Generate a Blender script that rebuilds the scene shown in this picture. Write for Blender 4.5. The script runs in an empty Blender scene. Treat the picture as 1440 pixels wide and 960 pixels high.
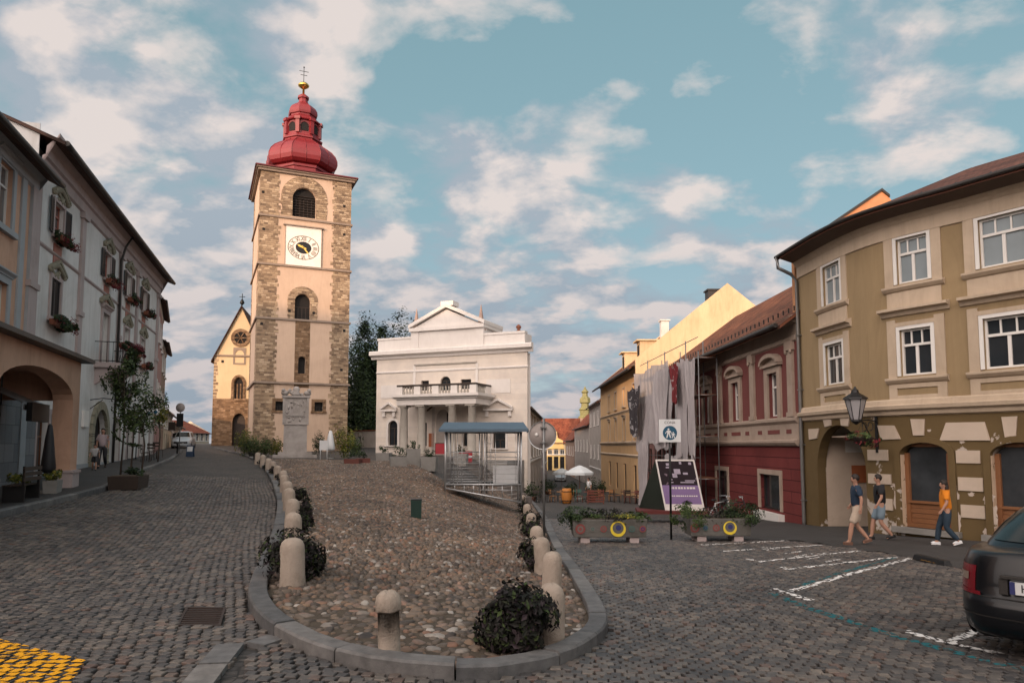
import bpy, bmesh, math, random
import numpy as np
from mathutils import Vector, Matrix
random.seed(7); rng = np.random.default_rng(7)
PI = math.pi
scene = bpy.context.scene
COL = scene.collection
# ------------------------------------------------------------------ camera maths (a plan of the place drawn from the photograph)
CAMZ = 2.0; FC = 1000.0; PITCH = math.radians(4.5); YP = 547.0
def ray(px, py):
    c, s = math.cos(PITCH), math.sin(PITCH)
    F = FC*c - (YP-py)*s; U = FC*s + (YP-py)*c
    return (px-720)/F, U/F
def P(px, py, Y):
    a, b = ray(px, py); return Vector((a*Y, Y, CAMZ + b*Y))
def proj(x, y, z):
    c, s = math.cos(PITCH), math.sin(PITCH); z -= CAMZ
    d = y*c + z*s; u = -y*s + z*c
    return 720 + FC*x/d, YP - FC*u/d
# ------------------------------------------------------------------ terrain
def itp(pts):
    xs = np.array([p[0] for p in pts], float); ys = np.array([p[1] for p in pts], float)
    return lambda v: np.interp(v, xs, ys)
XL = itp([(0,-1),(6,-1.0),(7,-2),(9,-3.3),(10,-3.7),(13.2,-4.55),(18.6,-6.2),(25,-8.4),(33,-11.3),(42,-14.6),(50,-18),(60,-24),(70,-30),(85,-38)])
XR = itp([(0,1.1),(30,1.15),(45,1.5),(60,2.2),(400,12)])
XM = itp([(0,-1.5),(9,-3.2),(13,-4),(20,-5),(30,-6),(45,-4.6),(60,-3),(400,8)])
XK = itp([(0,-8.6),(5,-9.5),(16.2,-11.6),(22.6,-12.8),(29.5,-15.3),(39.5,-18.8),(50,-23.2),(60,-27.6),(70,-32),(100,-46),(400,-150)])
ZL = itp([(0,0),(6,0),(10,.05),(13,.12),(19,.28),(25,.42),(33,.65),(42,.95),(50,1.1),(70,1.3),(85,1.9),(110,2.2),(400,2.4)])
ZK = itp([(0,0),(5,.02),(10,.12),(16,.38),(20,.5),(31,.9),(45,1.3),(60,1.6),(85,2.05),(130,2.3),(400,2.4)])
ZR = itp([(0,0),(6,-.05),(8.3,-.2),(13,-.3),(18,-.5),(24,-.76),(37,-1.4),(53,-2.1),(74,-2.75),(110,-3.5),(200,-4),(400,-4)])
def sst(t):
    t = np.clip(t, 0, 1); return t*t*(3-2*t)
def Z(x, y):
    x = np.asarray(x, float); y = np.asarray(y, float)
    zl, zk, zr = ZL(y), ZK(y), ZR(y)
    w = sst((x-XM(y))/(XR(y)-XM(y)))
    z = zl*(1-w) + zr*w
    xl = XL(y); xk = XK(y)
    v = np.clip((xl-x)/(xl-xk), 0, 1)
    return np.where(x < xl, zl*(1-v)+zk*v, z)
def Zf(x, y): return float(Z(x, y))
def ground(px, py, dz=0.0, extra=None):
    """plan position where the line of sight through a pixel meets the ground (+dz)"""
    a, b = ray(px, py)
    lo, prev = 2.0, None
    Y = 3.0
    while Y < 300:
        h = CAMZ + b*Y - dz - (extra(a*Y, Y) if extra else Zf(a*Y, Y))
        if h <= 0: break
        prev = Y; Y *= 1.01
    lo, hi = (prev or 2.9), Y
    for _ in range(30):
        m = (lo+hi)/2
        h = CAMZ + b*m - dz - (extra(a*m, m) if extra else Zf(a*m, m))
        if h > 0: lo = m
        else: hi = m
    return Vector((a*lo, lo, CAMZ+b*lo))
# ------------------------------------------------------------------ mesh builder
class MB:
    def __init__(s): s.v=[]; s.f=[]; s.uv=[]; s.sm=[]
    def add(s, vs, fs, smooth=False, uvs=None):
        o=len(s.v); s.v += [tuple(v) for v in vs]
        for i,f in enumerate(fs):
            s.f.append(tuple(o+k for k in f)); s.sm.append(smooth)
            s.uv.append(uvs[i] if uvs else None)
        return s
    def box(s, x0,x1,y0,y1,z0,z1, taper=0):
        t=taper
        vs=[(x0,y0,z0),(x1,y0,z0),(x1,y1,z0),(x0,y1,z0),(x0+t,y0+t,z1),(x1-t,y0+t,z1),(x1-t,y1-t,z1),(x0+t,y1-t,z1)]
        return s.add(vs,[(0,3,2,1),(4,5,6,7),(0,1,5,4),(1,2,6,5),(2,3,7,6),(3,0,4,7)])
    def cbox(s, c, size, rz=0, tilt=0, axis='X'):
        hx,hy,hz=[k/2 for k in size]
        m=Matrix.Translation(Vector(c))@Matrix.Rotation(rz,4,'Z')@Matrix.Rotation(tilt,4,axis)
        vs=[m@Vector((a*hx,b*hy,d*hz)) for d in (-1,1) for a,b in ((-1,-1),(1,-1),(1,1),(-1,1))]
        return s.add(vs,[(0,3,2,1),(4,5,6,7),(0,1,5,4),(1,2,6,5),(2,3,7,6),(3,0,4,7)])
    def prism(s, poly, y0, y1, axis='Y'):
        """poly in (x,z), extruded along y (axis Y) ; axis 'Z': poly in (x,y) extruded z; axis 'X': poly in (y,z)"""
        n=len(poly)
        if axis=='Y': a=[(p[0],y0,p[1]) for p in poly]; b=[(p[0],y1,p[1]) for p in poly]
        elif axis=='Z': a=[(p[0],p[1],y0) for p in poly]; b=[(p[0],p[1],y1) for p in poly]
        else: a=[(y0,p[0],p[1]) for p in poly]; b=[(y1,p[0],p[1]) for p in poly]
        fs=[tuple(range(n)), tuple(range(2*n-1,n-1,-1))]
        fs+=[(i,n+i,n+(i+1)%n,(i+1)%n) for i in range(n)]
        return s.add(a+b,fs)
    def tube(s, pts, r, n=8, smooth=True, caps=True):
        pts=[Vector(p) for p in pts]; R=r if isinstance(r,(list,tuple)) else [r]*len(pts)
        vs=[]; up=None
        for i,p in enumerate(pts):
            d=(pts[min(i+1,len(pts)-1)]-pts[max(i-1,0)])
            if d.length<1e-9: d=Vector((0,0,1))
            d.normalize()
            a=Vector((0,0,1)) if abs(d.z)<.9 else Vector((1,0,0))
            e=d.cross(a).normalized(); g=e.cross(d).normalized()
            for k in range(n):
                t=2*PI*k/n; vs.append(p+(e*math.cos(t)+g*math.sin(t))*R[i])
        fs=[]
        for i in range(len(pts)-1):
            for k in range(n):
                fs.append((i*n+k,i*n+(k+1)%n,(i+1)*n+(k+1)%n,(i+1)*n+k))
        s.add(vs,fs,smooth)
        if caps:
            o=len(s.v)-len(vs)
            s.f.append(tuple(o+k for k in range(n-1,-1,-1))); s.sm.append(False); s.uv.append(None)
            s.f.append(tuple(o+(len(pts)-1)*n+k for k in range(n))); s.sm.append(False); s.uv.append(None)
        return s
    def lathe(s, prof, n=16, c=(0,0,0), smooth=True, rot=0, sx=1, sy=1, caps=True):
        vs=[]
        for r,z in prof:
            for k in range(n):
                t=2*PI*k/n+rot; vs.append((c[0]+r*math.cos(t)*sx,c[1]+r*math.sin(t)*sy,c[2]+z))
        fs=[]
        for i in range(len(prof)-1):
            for k in range(n):
                fs.append((i*n+k,i*n+(k+1)%n,(i+1)*n+(k+1)%n,(i+1)*n+k))
        if caps: fs.append(tuple(range(n-1,-1,-1))); fs.append(tuple((len(prof)-1)*n+k for k in range(n)))
        return s.add(vs,fs,smooth)
    def ell(s, c, r, n=10, m=7, smooth=True, rz=0):
        prof=[]; 
        vs=[]
        for i in range(m+1):
            ph=-PI/2+PI*i/m
            for k in range(n):
                t=2*PI*k/n
                x=math.cos(ph)*math.cos(t)*r[0]; y=math.cos(ph)*math.sin(t)*r[1]; z=math.sin(ph)*r[2]
                vs.append((c[0]+x*math.cos(rz)-y*math.sin(rz),c[1]+x*math.sin(rz)+y*math.cos(rz),c[2]+z))
        fs=[(i*n+k,i*n+(k+1)%n,(i+1)*n+(k+1)%n,(i+1)*n+k) for i in range(m) for k in range(n)]
        return s.add(vs,fs,smooth)
    def xf(s, M, start=0):
        for i in range(start,len(s.v)): s.v[i]=tuple(M@Vector(s.v[i]))
        return s
    def build(s, name, mat, parent=None, warp=None, bevel=0, sub=0, loc=None):
        me=bpy.data.meshes.new(name); me.from_pydata(s.v,[],s.f)
        if any(u is not None for u in s.uv):
            ul=me.uv_layers.new(name='UVMap'); li=0
            for f,u in zip(s.f,s.uv):
                for k in range(len(f)):
                    ul.data[li].uv = u[k] if u is not None else (0,0); li+=1
        me.polygons.foreach_set('use_smooth', s.sm)
        me.materials.append(mat)
        if warp or bevel or sub:
            bm=bmesh.new(); bm.from_mesh(me)
            if warp:
                xs=[v.co.x for v in bm.verts]; a,b=min(xs),max(xs); st=.35
                k=math.floor(a/st)+1
                while k*st<b:
                    bmesh.ops.bisect_plane(bm,geom=bm.verts[:]+bm.edges[:]+bm.faces[:],plane_co=(k*st,0,0),plane_no=(1,0,0)); k+=1
                for v in bm.verts: v.co=Vector(warp(v.co))
            if bevel:
                bmesh.ops.remove_doubles(bm,verts=bm.verts,dist=1e-5)
                es=[e for e in bm.edges if len(e.link_faces)==2 and e.calc_face_angle(0)>.6]
                bmesh.ops.bevel(bm,geom=es,offset=bevel,segments=2,affect='EDGES',profile=.6)
            bm.to_mesh(me); bm.free()
        o=bpy.data.objects.new(name,me); COL.objects.link(o)
        if sub:
            md=o.modifiers.new('sub','SUBSURF'); md.levels=sub; md.render_levels=sub
        if parent: o.parent=parent
        if loc is not None: o.location=loc
        return o
def tag(o,label=None,cat=None,group=None,kind=None):
    if label: o['label']=label
    if cat: o['category']=cat
    if group: o['group']=group
    if kind: o['kind']=kind
    return o
def empty(name,loc,rz=0,label=None,cat=None,group=None):
    o=bpy.data.objects.new(name,None); COL.objects.link(o); o.location=loc; o.rotation_euler=(0,0,rz)
    o.empty_display_size=.2
    return tag(o,label,cat,group)
def kids(o): return [c for c in bpy.data.objects if c.parent==o]
def copy_tree(o,parent=None,top=True):
    c=o.copy(); COL.objects.link(c)
    if not top: c.parent=parent
    for ch in kids(o): copy_tree(ch,c,False)
    return c
def text_mesh(name,body,size,mat,parent,M,depth=.004,align='CENTER'):
    cu=bpy.data.curves.new('lettering','FONT'); cu.body=body; cu.size=size; cu.extrude=depth; cu.align_x=align; cu.align_y='CENTER'
    t=bpy.data.objects.new('lettering',cu); COL.objects.link(t)
    dg=bpy.context.evaluated_depsgraph_get(); me=bpy.data.meshes.new_from_object(t.evaluated_get(dg))
    bpy.data.objects.remove(t); me.transform(M); me.materials.clear(); me.materials.append(mat)
    o=bpy.data.objects.new(name,me); COL.objects.link(o); o.parent=parent
    return o
# ------------------------------------------------------------------ materials
MATS={}
def srgb(r,g,b):
    f=lambda c:(c/255/12.92 if c/255<=.04045 else ((c/255+.055)/1.055)**2.4)
    return (f(r),f(g),f(b),1)
class NT:
    def __init__(s,m): s.t=m.node_tree; s.n=s.t.nodes; s.l=s.t.links
    def new(s,ty,ins=None,**kw):
        n=s.n.new(ty)
        for k,v in kw.items(): setattr(n,k,v)
        for k,v in (ins or {}).items():
            if hasattr(v,'node'): s.l.new(v,n.inputs[k])
            else: n.inputs[k].default_value=v
        return n
    def math(s,op,a,b=0,c=None):
        d={0:a,1:b}
        if c is not None: d[2]=c
        return s.new('ShaderNodeMath',d,operation=op).outputs[0]
    def mix(s,f,a,b,bt='MIX'):
        n=s.new('ShaderNodeMix',{},data_type='RGBA',blend_type=bt)
        for k,v in ((0,f),(6,a),(7,b)):
            if hasattr(v,'node'): s.l.new(v,n.inputs[k])
            else: n.inputs[k].default_value=v
        return n.outputs[2]
    def ramp(s,f,stops,interp='LINEAR'):
        n=s.new('ShaderNodeValToRGB',{0:f}); r=n.color_ramp; r.interpolation=interp
        while len(r.elements)<len(stops): r.elements.new(.5)
        for e,(p,c) in zip(r.elements,stops):
            e.position=p; e.color=c if len(c)==4 else (*c,1)
        return n.outputs[0]
    def noise(s,vec,scale,detail=4,rough=.55,dist=0):
        return s.new('ShaderNodeTexNoise',{'Vector':vec,'Scale':scale,'Detail':detail,'Roughness':rough,'Distortion':dist}).outputs[0]
def newmat(name):
    m=bpy.data.materials.new(name); m.use_nodes=True; m.node_tree.nodes.clear()
    k=NT(m); out=k.new('ShaderNodeOutputMaterial'); bs=k.new('ShaderNodeBsdfPrincipled')
    k.l.new(bs.outputs[0],out.inputs[0]); MATS[name]=m
    return m,k,bs
def mul(c,f): return (c[0]*f,c[1]*f,c[2]*f,1)
def M_plain(name,col,rough=.7,var=.12,scale=2.5,bump=.15,bscale=60,metal=0,spec=.4,grime=0,coords='Object',coat=0):
    """paint, plaster, metal or wood: one colour with soft variation, fine bump and optional worn patches"""
    if name in MATS: return MATS[name]
    m,k,bs=newmat(name)
    tc=k.new('ShaderNodeTexCoord').outputs[coords]
    n1=k.noise(tc,scale,5,.6); 
    c=k.mix(n1,mul(col,1-var),mul(col,1+var))
    if grime:
        n2=k.noise(tc,scale*.35,7,.7,.6)
        g=k.ramp(n2,[(.46,(0,0,0,1)),(.66,(1,1,1,1))])
        g=k.math('MULTIPLY',g,grime)
        c=k.mix(g,c,mul((col[0]*.95,col[1]*.9,col[2]*.82),.5))
    if grime and scale<1.3:
        mp=k.new('ShaderNodeMapping',{'Vector':tc,'Scale':(2.2,2.2,.30)}).outputs[0]
        c=k.mix(min(1,grime*1.7),c,k.mix(1,c,k.ramp(k.noise(mp,1.0,7,.7,1.2),[(.34,(.76,.74,.72)),(.54,(.98,.98,.98)),(.8,(1.06,1.06,1.06))]),'MULTIPLY'))
    k.l.new(c,bs.inputs['Base Color'])
    bs.inputs['Roughness'].default_value=rough; bs.inputs['Metallic'].default_value=metal
    bs.inputs['Specular IOR Level'].default_value=spec
    if coat: bs.inputs['Coat Weight'].default_value=coat; bs.inputs['Coat Roughness'].default_value=.06
    if bump:
        b=k.new('ShaderNodeBump',{'Strength':bump,'Distance':.02,'Height':k.noise(tc,bscale,4,.7)})
        k.l.new(b.outputs[0],bs.inputs['Normal'])
    return m
def M_island(name,stops,rough=.8,bump=.3,bscale=30,var=.25,trans=0,spec=.3,vscale=8):
    """many little pieces in one mesh, each with its own tone"""
    if name in MATS: return MATS[name]
    m,k,bs=newmat(name)
    ri=k.new('ShaderNodeNewGeometry').outputs['Random Per Island']
    tc=k.new('ShaderNodeTexCoord').outputs['Object']
    c=k.ramp(ri,stops)
    n=k.noise(tc,vscale,4,.6)
    c=k.mix(1,c,k.ramp(n,[(.25,(1-var,)*3),(.75,(1+var,)*3)]),'MULTIPLY')
    n3=k.noise(tc,.45,6,.65)
    c=k.mix(1,c,k.ramp(n3,[(.32,(.62,.62,.64)),(.5,(.98,.96,.95)),(.7,(1.36,1.28,1.2))]),'MULTIPLY')
    k.l.new(c,bs.inputs['Base Color'])
    bs.inputs['Roughness'].default_value=rough; bs.inputs['Specular IOR Level'].default_value=spec
    if trans: bs.inputs['Transmission Weight'].default_value=0
    if bump:
        b=k.new('ShaderNodeBump',{'Strength':bump,'Distance':.01,'Height':k.noise(tc,bscale,4,.65)})
        k.l.new(b.outputs[0],bs.inputs['Normal'])
    return m
def M_masonry(name,cols,mortar,bw=.55,bh=.28,msize=.02,rough=.9,bump=.8,coords='Object',axis='XZ',plaster=None,pl_amt=0,offs=.5,noise_w=.04,stain=.35):
    """coursed rubble / brick seen on a wall; the courses follow local x and z"""
    if name in MATS: return MATS[name]
    m,k,bs=newmat(name)
    tc=k.new('ShaderNodeTexCoord').outputs[coords]
    sp=k.new('ShaderNodeSeparateXYZ',{0:tc})
    if axis=='XZ': xx=k.math('ADD',sp.outputs[0],sp.outputs[1]); zz=sp.outputs[2]
    else: xx=sp.outputs[0]; zz=sp.outputs[1]
    nx=k.noise(tc,1.6,3); nz=k.noise(tc,2.3,3)
    xx=k.math('ADD',xx,k.math('MULTIPLY',k.math('SUBTRACT',nx,.5),noise_w*6))
    zz=k.math('ADD',zz,k.math('MULTIPLY',k.math('SUBTRACT',nz,.5),noise_w*3))
    v=k.new('ShaderNodeCombineXYZ',{0:xx,1:zz,2:0}).outputs[0]
    br=k.new('ShaderNodeTexBrick',{'Vector':v,'Color1':(0,0,0,1),'Color2':(1,1,1,1),'Mortar':(.5,.5,.5,1),'Scale':1,'Mortar Size':msize,'Mortar Smooth':.3,'Bias':0,'Brick Width':bw,'Row Height':bh},offset=offs,squash=.7,squash_frequency=3)
    c=k.ramp(br.outputs[0],cols)
    c=k.mix(k.noise(tc,7,5,.7),c,mul((.5,.45,.4),1.0),'OVERLAY')
    c=k.mix(br.outputs[1],c,mortar)
    if pl_amt:
        pn=k.ramp(k.noise(tc,.7,6,.65),[(.5-pl_amt*.2,(0,0,0)),(.56-pl_amt*.2,(1,1,1))])
        pn2=k.math('MULTIPLY',pn,1)
        c=k.mix(pn2,plaster,c)
    st=k.ramp(k.noise(tc,.45,6,.7),[(.35,(1-stain,1-stain*1.05,1-stain*1.1)),(.7,(1.12,1.1,1.05))])
    c=k.mix(1,c,st,'MULTIPLY')
    k.l.new(c,bs.inputs['Base Color']); bs.inputs['Roughness'].default_value=rough; bs.inputs['Specular IOR Level'].default_value=.2
    h=k.math('ADD',k.math('MULTIPLY',br.outputs[1],-1),k.math('MULTIPLY',k.noise(tc,14,5,.7),.6))
    b=k.new('ShaderNodeBump',{'Strength':bump,'Distance':.04,'Height':h})
    k.l.new(b.outputs[0],bs.inputs['Normal'])
    return m
def M_roof(name,c1,c2,tw=.2,th=.3,moss=.0,rough=.85,bump=1.0):
    """clay tiles laid by UV: u along the eave, v up the slope (metres)"""
    if name in MATS: return MATS[name]
    m,k,bs=newmat(name)
    uv=k.new('ShaderNodeTexCoord').outputs['UV']
    br=k.new('ShaderNodeTexBrick',{'Vector':uv,'Color1':(0,0,0,1),'Color2':(1,1,1,1),'Mortar':(.2,.2,.2,1),'Scale':1,'Mortar Size':.012,'Mortar Smooth':.4,'Bias':0,'Brick Width':tw,'Row Height':th})
    c=k.mix(br.outputs[0],c1,c2)
    c=k.mix(k.ramp(k.noise(uv,.9,6,.7),[(.35,(0,0,0)),(.7,(1,1,1))]),c,mul(c1,.45))
    if moss: c=k.mix(k.math('MULTIPLY',k.ramp(k.noise(uv,2.2,6,.75),[(.5,(0,0,0)),(.62,(1,1,1))]),moss),c,(.07,.07,.045,1))
    c=k.mix(k.math('MULTIPLY',br.outputs[1],.8),c,mul(c1,.2))
    k.l.new(c,bs.inputs['Base Color']); bs.inputs['Roughness'].default_value=rough; bs.inputs['Specular IOR Level'].default_value=.25
    sp=k.new('ShaderNodeSeparateXYZ',{0:uv})
    saw=k.math('FRACT',k.math('DIVIDE',sp.outputs[1],th)); wav=k.math('ABSOLUTE',k.math('SINE',k.math('MULTIPLY',sp.outputs[0],PI/tw)))
    h=k.math('ADD',k.math('MULTIPLY',saw,-.8),k.math('MULTIPLY',wav,.5))
    b=k.new('ShaderNodeBump',{'Strength':bump,'Distance':.05,'Height':h}); k.l.new(b.outputs[0],bs.inputs['Normal'])
    return m
def M_glass(name,col=(.02,.025,.03,1),rough=.08,var=.5,spec=.6):
    if name in MATS: return MATS[name]
    m,k,bs=newmat(name)
    tc=k.new('ShaderNodeTexCoord').outputs['Object']
    c=k.mix(k.noise(tc,1.3,3),mul(col,1-var),mul(col,1+var))
    k.l.new(c,bs.inputs['Base Color']); bs.inputs['Roughness'].default_value=rough; bs.inputs['Specular IOR Level'].default_value=spec
    b=k.new('ShaderNodeBump',{'Strength':.06,'Distance':.05,'Height':k.noise(tc,1.8,2)}); k.l.new(b.outputs[0],bs.inputs['Normal'])
    return m
def M_peeling(name,paint,under,amt=.2,scale=.8,rough=.85,band=None):
    """painted plaster flaked away in patches down to the paler coat beneath"""
    if name in MATS: return MATS[name]
    m,k,bs=newmat(name)
    tc=k.new('ShaderNodeTexCoord').outputs['Object']
    n=k.noise(tc,scale,9,.62,.4)
    msk=k.ramp(n,[(.62-amt*.3,(0,0,0)),(.635-amt*.3,(1,1,1))])
    c=k.mix(k.noise(tc,2.2,6,.6),mul(paint,.84),mul(paint,1.14))
    u=k.mix(k.noise(tc,5,5),mul(under,.8),mul(under,1.1))
    c=k.mix(msk,c,u)
    k.l.new(c,bs.inputs['Base Color']); bs.inputs['Roughness'].default_value=rough; bs.inputs['Specular IOR Level'].default_value=.25
    b=k.new('ShaderNodeBump',{'Strength':.35,'Distance':.02,'Height':k.math('ADD',k.math('MULTIPLY',msk,-1),k.noise(tc,50,4,.7))}); k.l.new(b.outputs[0],bs.inputs['Normal'])
    return m
WHITE=(.78,.76,.72,1)
m_white=M_plain('white_paint',(.7,.68,.65,1),.5,.06)
m_glass=M_glass('window_glass'); m_blind=M_glass('glass_with_blind',(.2,.24,.26,1),.25,.25,.5); m_curt=M_glass('glass_with_curtain',(.12,.11,.11,1),.15,.7,.5)
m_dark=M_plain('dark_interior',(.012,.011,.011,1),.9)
m_black=M_plain('black_iron',(.015,.015,.016,1),.45,.2,metal=.3)
m_zinc=M_plain('zinc',(.22,.22,.22,1),.4,.15,metal=.6)
m_dzinc=M_plain('dark_gutter',(.035,.032,.03,1),.5,.2,metal=.3)
m_steel=M_plain('galvanised_steel',(.5,.51,.52,1),.38,.1,metal=.7)
m_gold=M_plain('gilding',(.8,.5,.12,1),.25,.1,metal=1)
m_wood=M_plain('brown_wood',(.14,.06,.03,1),.55,.3,scale=9)
m_darkwood=M_plain('dark_wood',(.03,.02,.015,1),.6,.3,scale=9)
m_leaf=M_island('green_leaves',[(0,(.018,.035,.010)),(.5,(.035,.06,.016)),(1,(.06,.095,.025))],.6,0,trans=1)
m_dleaf=M_island('dark_tree_leaves',[(0,(.010,.022,.009)),(.5,(.018,.036,.012)),(1,(.045,.075,.022))],.6,0)
m_purple=M_island('dark_purple_leaves',[(0,(.010,.012,.009)),(.45,(.020,.020,.018)),(.8,(.038,.028,.034)),(.9,(.035,.055,.02)),(1,(.06,.085,.03))],.65,0,spec=.15)
m_red=M_island('red_flowers',[(0,(.05,.006,.01)),(.5,(.12,.012,.02)),(1,(.2,.03,.03))],.6,0)
m_yleaf=M_island('yellow_green_leaves',[(0,(.04,.06,.012)),(.6,(.12,.14,.02)),(1,(.25,.2,.03))],.6,0)
m_bark=M_plain('bark',(.06,.045,.035,1),.9,.4,scale=8,bump=.6,bscale=25)
m_terr=M_plain('terracotta',(.2,.07,.04,1),.8,.2)
m_conc=M_plain('concrete',(.24,.23,.215,1),.9,.18,bump=.4,grime=.5)
def leaves(mb,c,r,n,size,hole=.0,clump=0,up=.3,rnd=random):
    """leaf-sized faces spread through a lumpy volume"""
    cl=[(Vector((rnd.gauss(0,.5),rnd.gauss(0,.5),rnd.gauss(0,.45))),rnd.uniform(.3,.55)) for _ in range(clump)]
    for _ in range(n):
        if clump:
            b,cr=cl[rnd.randrange(clump)]
            d=Vector((rnd.gauss(0,1),rnd.gauss(0,1),rnd.gauss(0,1))).normalized()*cr*rnd.random()**.4
            q=b+d
            if q.length>1.25: q=q.normalized()*1.15
        else:
            q=Vector((rnd.gauss(0,1),rnd.gauss(0,1),rnd.gauss(0,1))).normalized()*(rnd.random()**.35)
            if q.z<0: q.z*=.8
        p=Vector((c[0]+q.x*r[0],c[1]+q.y*r[1],c[2]+q.z*r[2]))
        nrm=(q+Vector((rnd.gauss(0,.5),rnd.gauss(0,.5),up+rnd.gauss(0,.5)))).normalized()
        t=nrm.cross(Vector((rnd.gauss(0,1),rnd.gauss(0,1),rnd.gauss(0,1)))).normalized(); u=nrm.cross(t)
        s=size*rnd.uniform(.6,1.35); w=s*.5
        mb.add([p-t*s*.5,p+u*w*.5+nrm*s*.08,p+t*s*.5,p-u*w*.5+nrm*s*.08],[(0,1,2,3)])
    return mb
EXPO=0.5
# ------------------------------------------------------------------ ground, setts, mound, kerbs, markings
def catmull(pts, step=.25):
    out=[]; n=len(pts)
    for i in range(n-1):
        p0,p1,p2,p3=pts[max(i-1,0)],pts[i],pts[i+1],pts[min(i+2,n-1)]
        m=max(1,int((p2-p1).length/step))
        for k in range(m):
            t=k/m
            out.append(.5*((2*p1)+(p2-p0)*t+(2*p0-5*p1+4*p2-p3)*t*t+(3*p1-p0-3*p2+p3)*t**3))
    out.append(pts[-1]); return out
def inpoly(x,y,poly):
    x=np.asarray(x); y=np.asarray(y); ins=np.zeros(x.shape,bool); n=len(poly)
    for i in range(n):
        x0,y0=poly[i]; x1,y1=poly[(i+1)%n]
        if y0==y1: continue
        c=((y0>y)!=(y1>y))&(x<(x1-x0)*(y-y0)/(y1-y0)+x0); ins^=c
    return ins
def pdist(x,y,pl):
    d=np.full(np.shape(x),1e9)
    for (x0,y0),(x1,y1) in zip(pl[:-1],pl[1:]):
        dx,dy=x1-x0,y1-y0; L=dx*dx+dy*dy
        if L<1e-9: continue
        t=np.clip(((x-x0)*dx+(y-y0)*dy)/L,0,1)
        d=np.minimum(d,np.hypot(x-x0-t*dx,y-y0-t*dy))
    return d
KP=[(300,629.5),(330,637),(352,645),(368,657),(380,675),(388,700),(389,722),(380,760),(362,800),(352,825),(349,848),(360,872),(385,893),(420,912),(470,930),(520,941),(570,948),(640,953),(700,951),(760,941),(810,925),(840,905),(854,888),(852,868),(840,845),(815,805),(797,782),(782,755),(768,728),(752,708),(743,697)]
kp=[ground(*p) for p in KP]; kp=[Vector((p.x,p.y)) for p in kp]
KO=catmull(kp,.25)
def offset(pl,d):
    out=[]
    for i,p in enumerate(pl):
        t=(pl[min(i+1,len(pl)-1)]-pl[max(i-1,0)]).normalized(); out.append(p+Vector((-t.y,t.x))*d)
    return out
KI=offset(KO,.23); KI2=offset(KO,.28)
e_r=KI[-1]; steps_c=ground(628,684); w1=ground(596,664); w2=ground(548,652); w3=ground(470,651); w4=ground(385,648)
MOUND=[(p.x,p.y) for p in KI]+[(p.x,p.y) for p in (steps_c,w1,w2,w3,w4)]
MOUND_O=[(p.x,p.y) for p in KO]+[(p.x,p.y) for p in (steps_c,w1,w2,w3,w4)]
KOL=[(p.x,p.y) for p in KO]
def ZM(x,y):
    x=np.asarray(x,float); y=np.asarray(y,float)
    return Z(x,y)+.05+.13*sst(pdist(x,y,KOL)/2.5)
def ZMf(x,y): return float(ZM(np.array([x]),np.array([y]))[0])
PAVE=[(p.x,p.y) for p in (ground(985,757),ground(1120,760),ground(1205,771),ground(1300,786),ground(1345,797),ground(1440,817),ground(1700,870))]
PAVE+=[(18,10),(20,20),(14,30),(14,44),(9.3,44),(8.2,34),(7.2,27)]
GR=[ground(248,878),ground(310,879),ground(322,853),ground(262,852)]; GRP=[(p.x,p.y) for p in GR]
# base sheet reaching the horizon
def axis(lim,fine,st):
    a=list(np.arange(-fine,fine+.01,st)); v=fine; s=st
    r=[]
    while v<lim: s*=1.35; v+=s; r.append(v)
    return np.array([-q for q in r[::-1]]+a+r)
gx=axis(900,40,.5); gy=axis(900,90,.5); gy=gy[gy>-400]
GX,GY=np.meshgrid(gx,gy)
GZ=Z(GX,GY)-.035*(1-sst((GY-29)/1.5))-.005
GZ-=.12*np.where(inpoly(GX,GY,MOUND),1,0)
nx,ny=len(gx),len(gy)
def grid_mesh(name,GX,GY,GZ,mat,mask=None):
    ny,nx=GX.shape; me=bpy.data.meshes.new(name)
    vs=np.stack([GX.ravel(),GY.ravel(),GZ.ravel()],1)
    i=np.arange(ny-1)[:,None]*nx+np.arange(nx-1)[None,:]
    f=np.stack([i,i+1,i+1+nx,i+nx],-1)
    if mask is not None: f=f[mask]
    f=f.reshape(-1,4)
    me.vertices.add(len(vs)); me.vertices.foreach_set('co',vs.ravel())
    me.loops.add(f.size); me.loops.foreach_set('vertex_index',f.ravel().astype(np.int32))
    me.polygons.add(len(f)); me.polygons.foreach_set('loop_start',np.arange(0,f.size,4,dtype=np.int32))
    me.update(calc_edges=True); me.materials.append(mat)
    me.polygons.foreach_set('use_smooth',[True]*len(f))
    bm=bmesh.new(); bm.from_mesh(me)
    lo=[v for v in bm.verts if not v.link_faces]
    bmesh.ops.delete(bm,geom=lo,context='VERTS'); bm.to_mesh(me); bm.free()
    o=bpy.data.objects.new(name,me); COL.objects.link(o); return o
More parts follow.
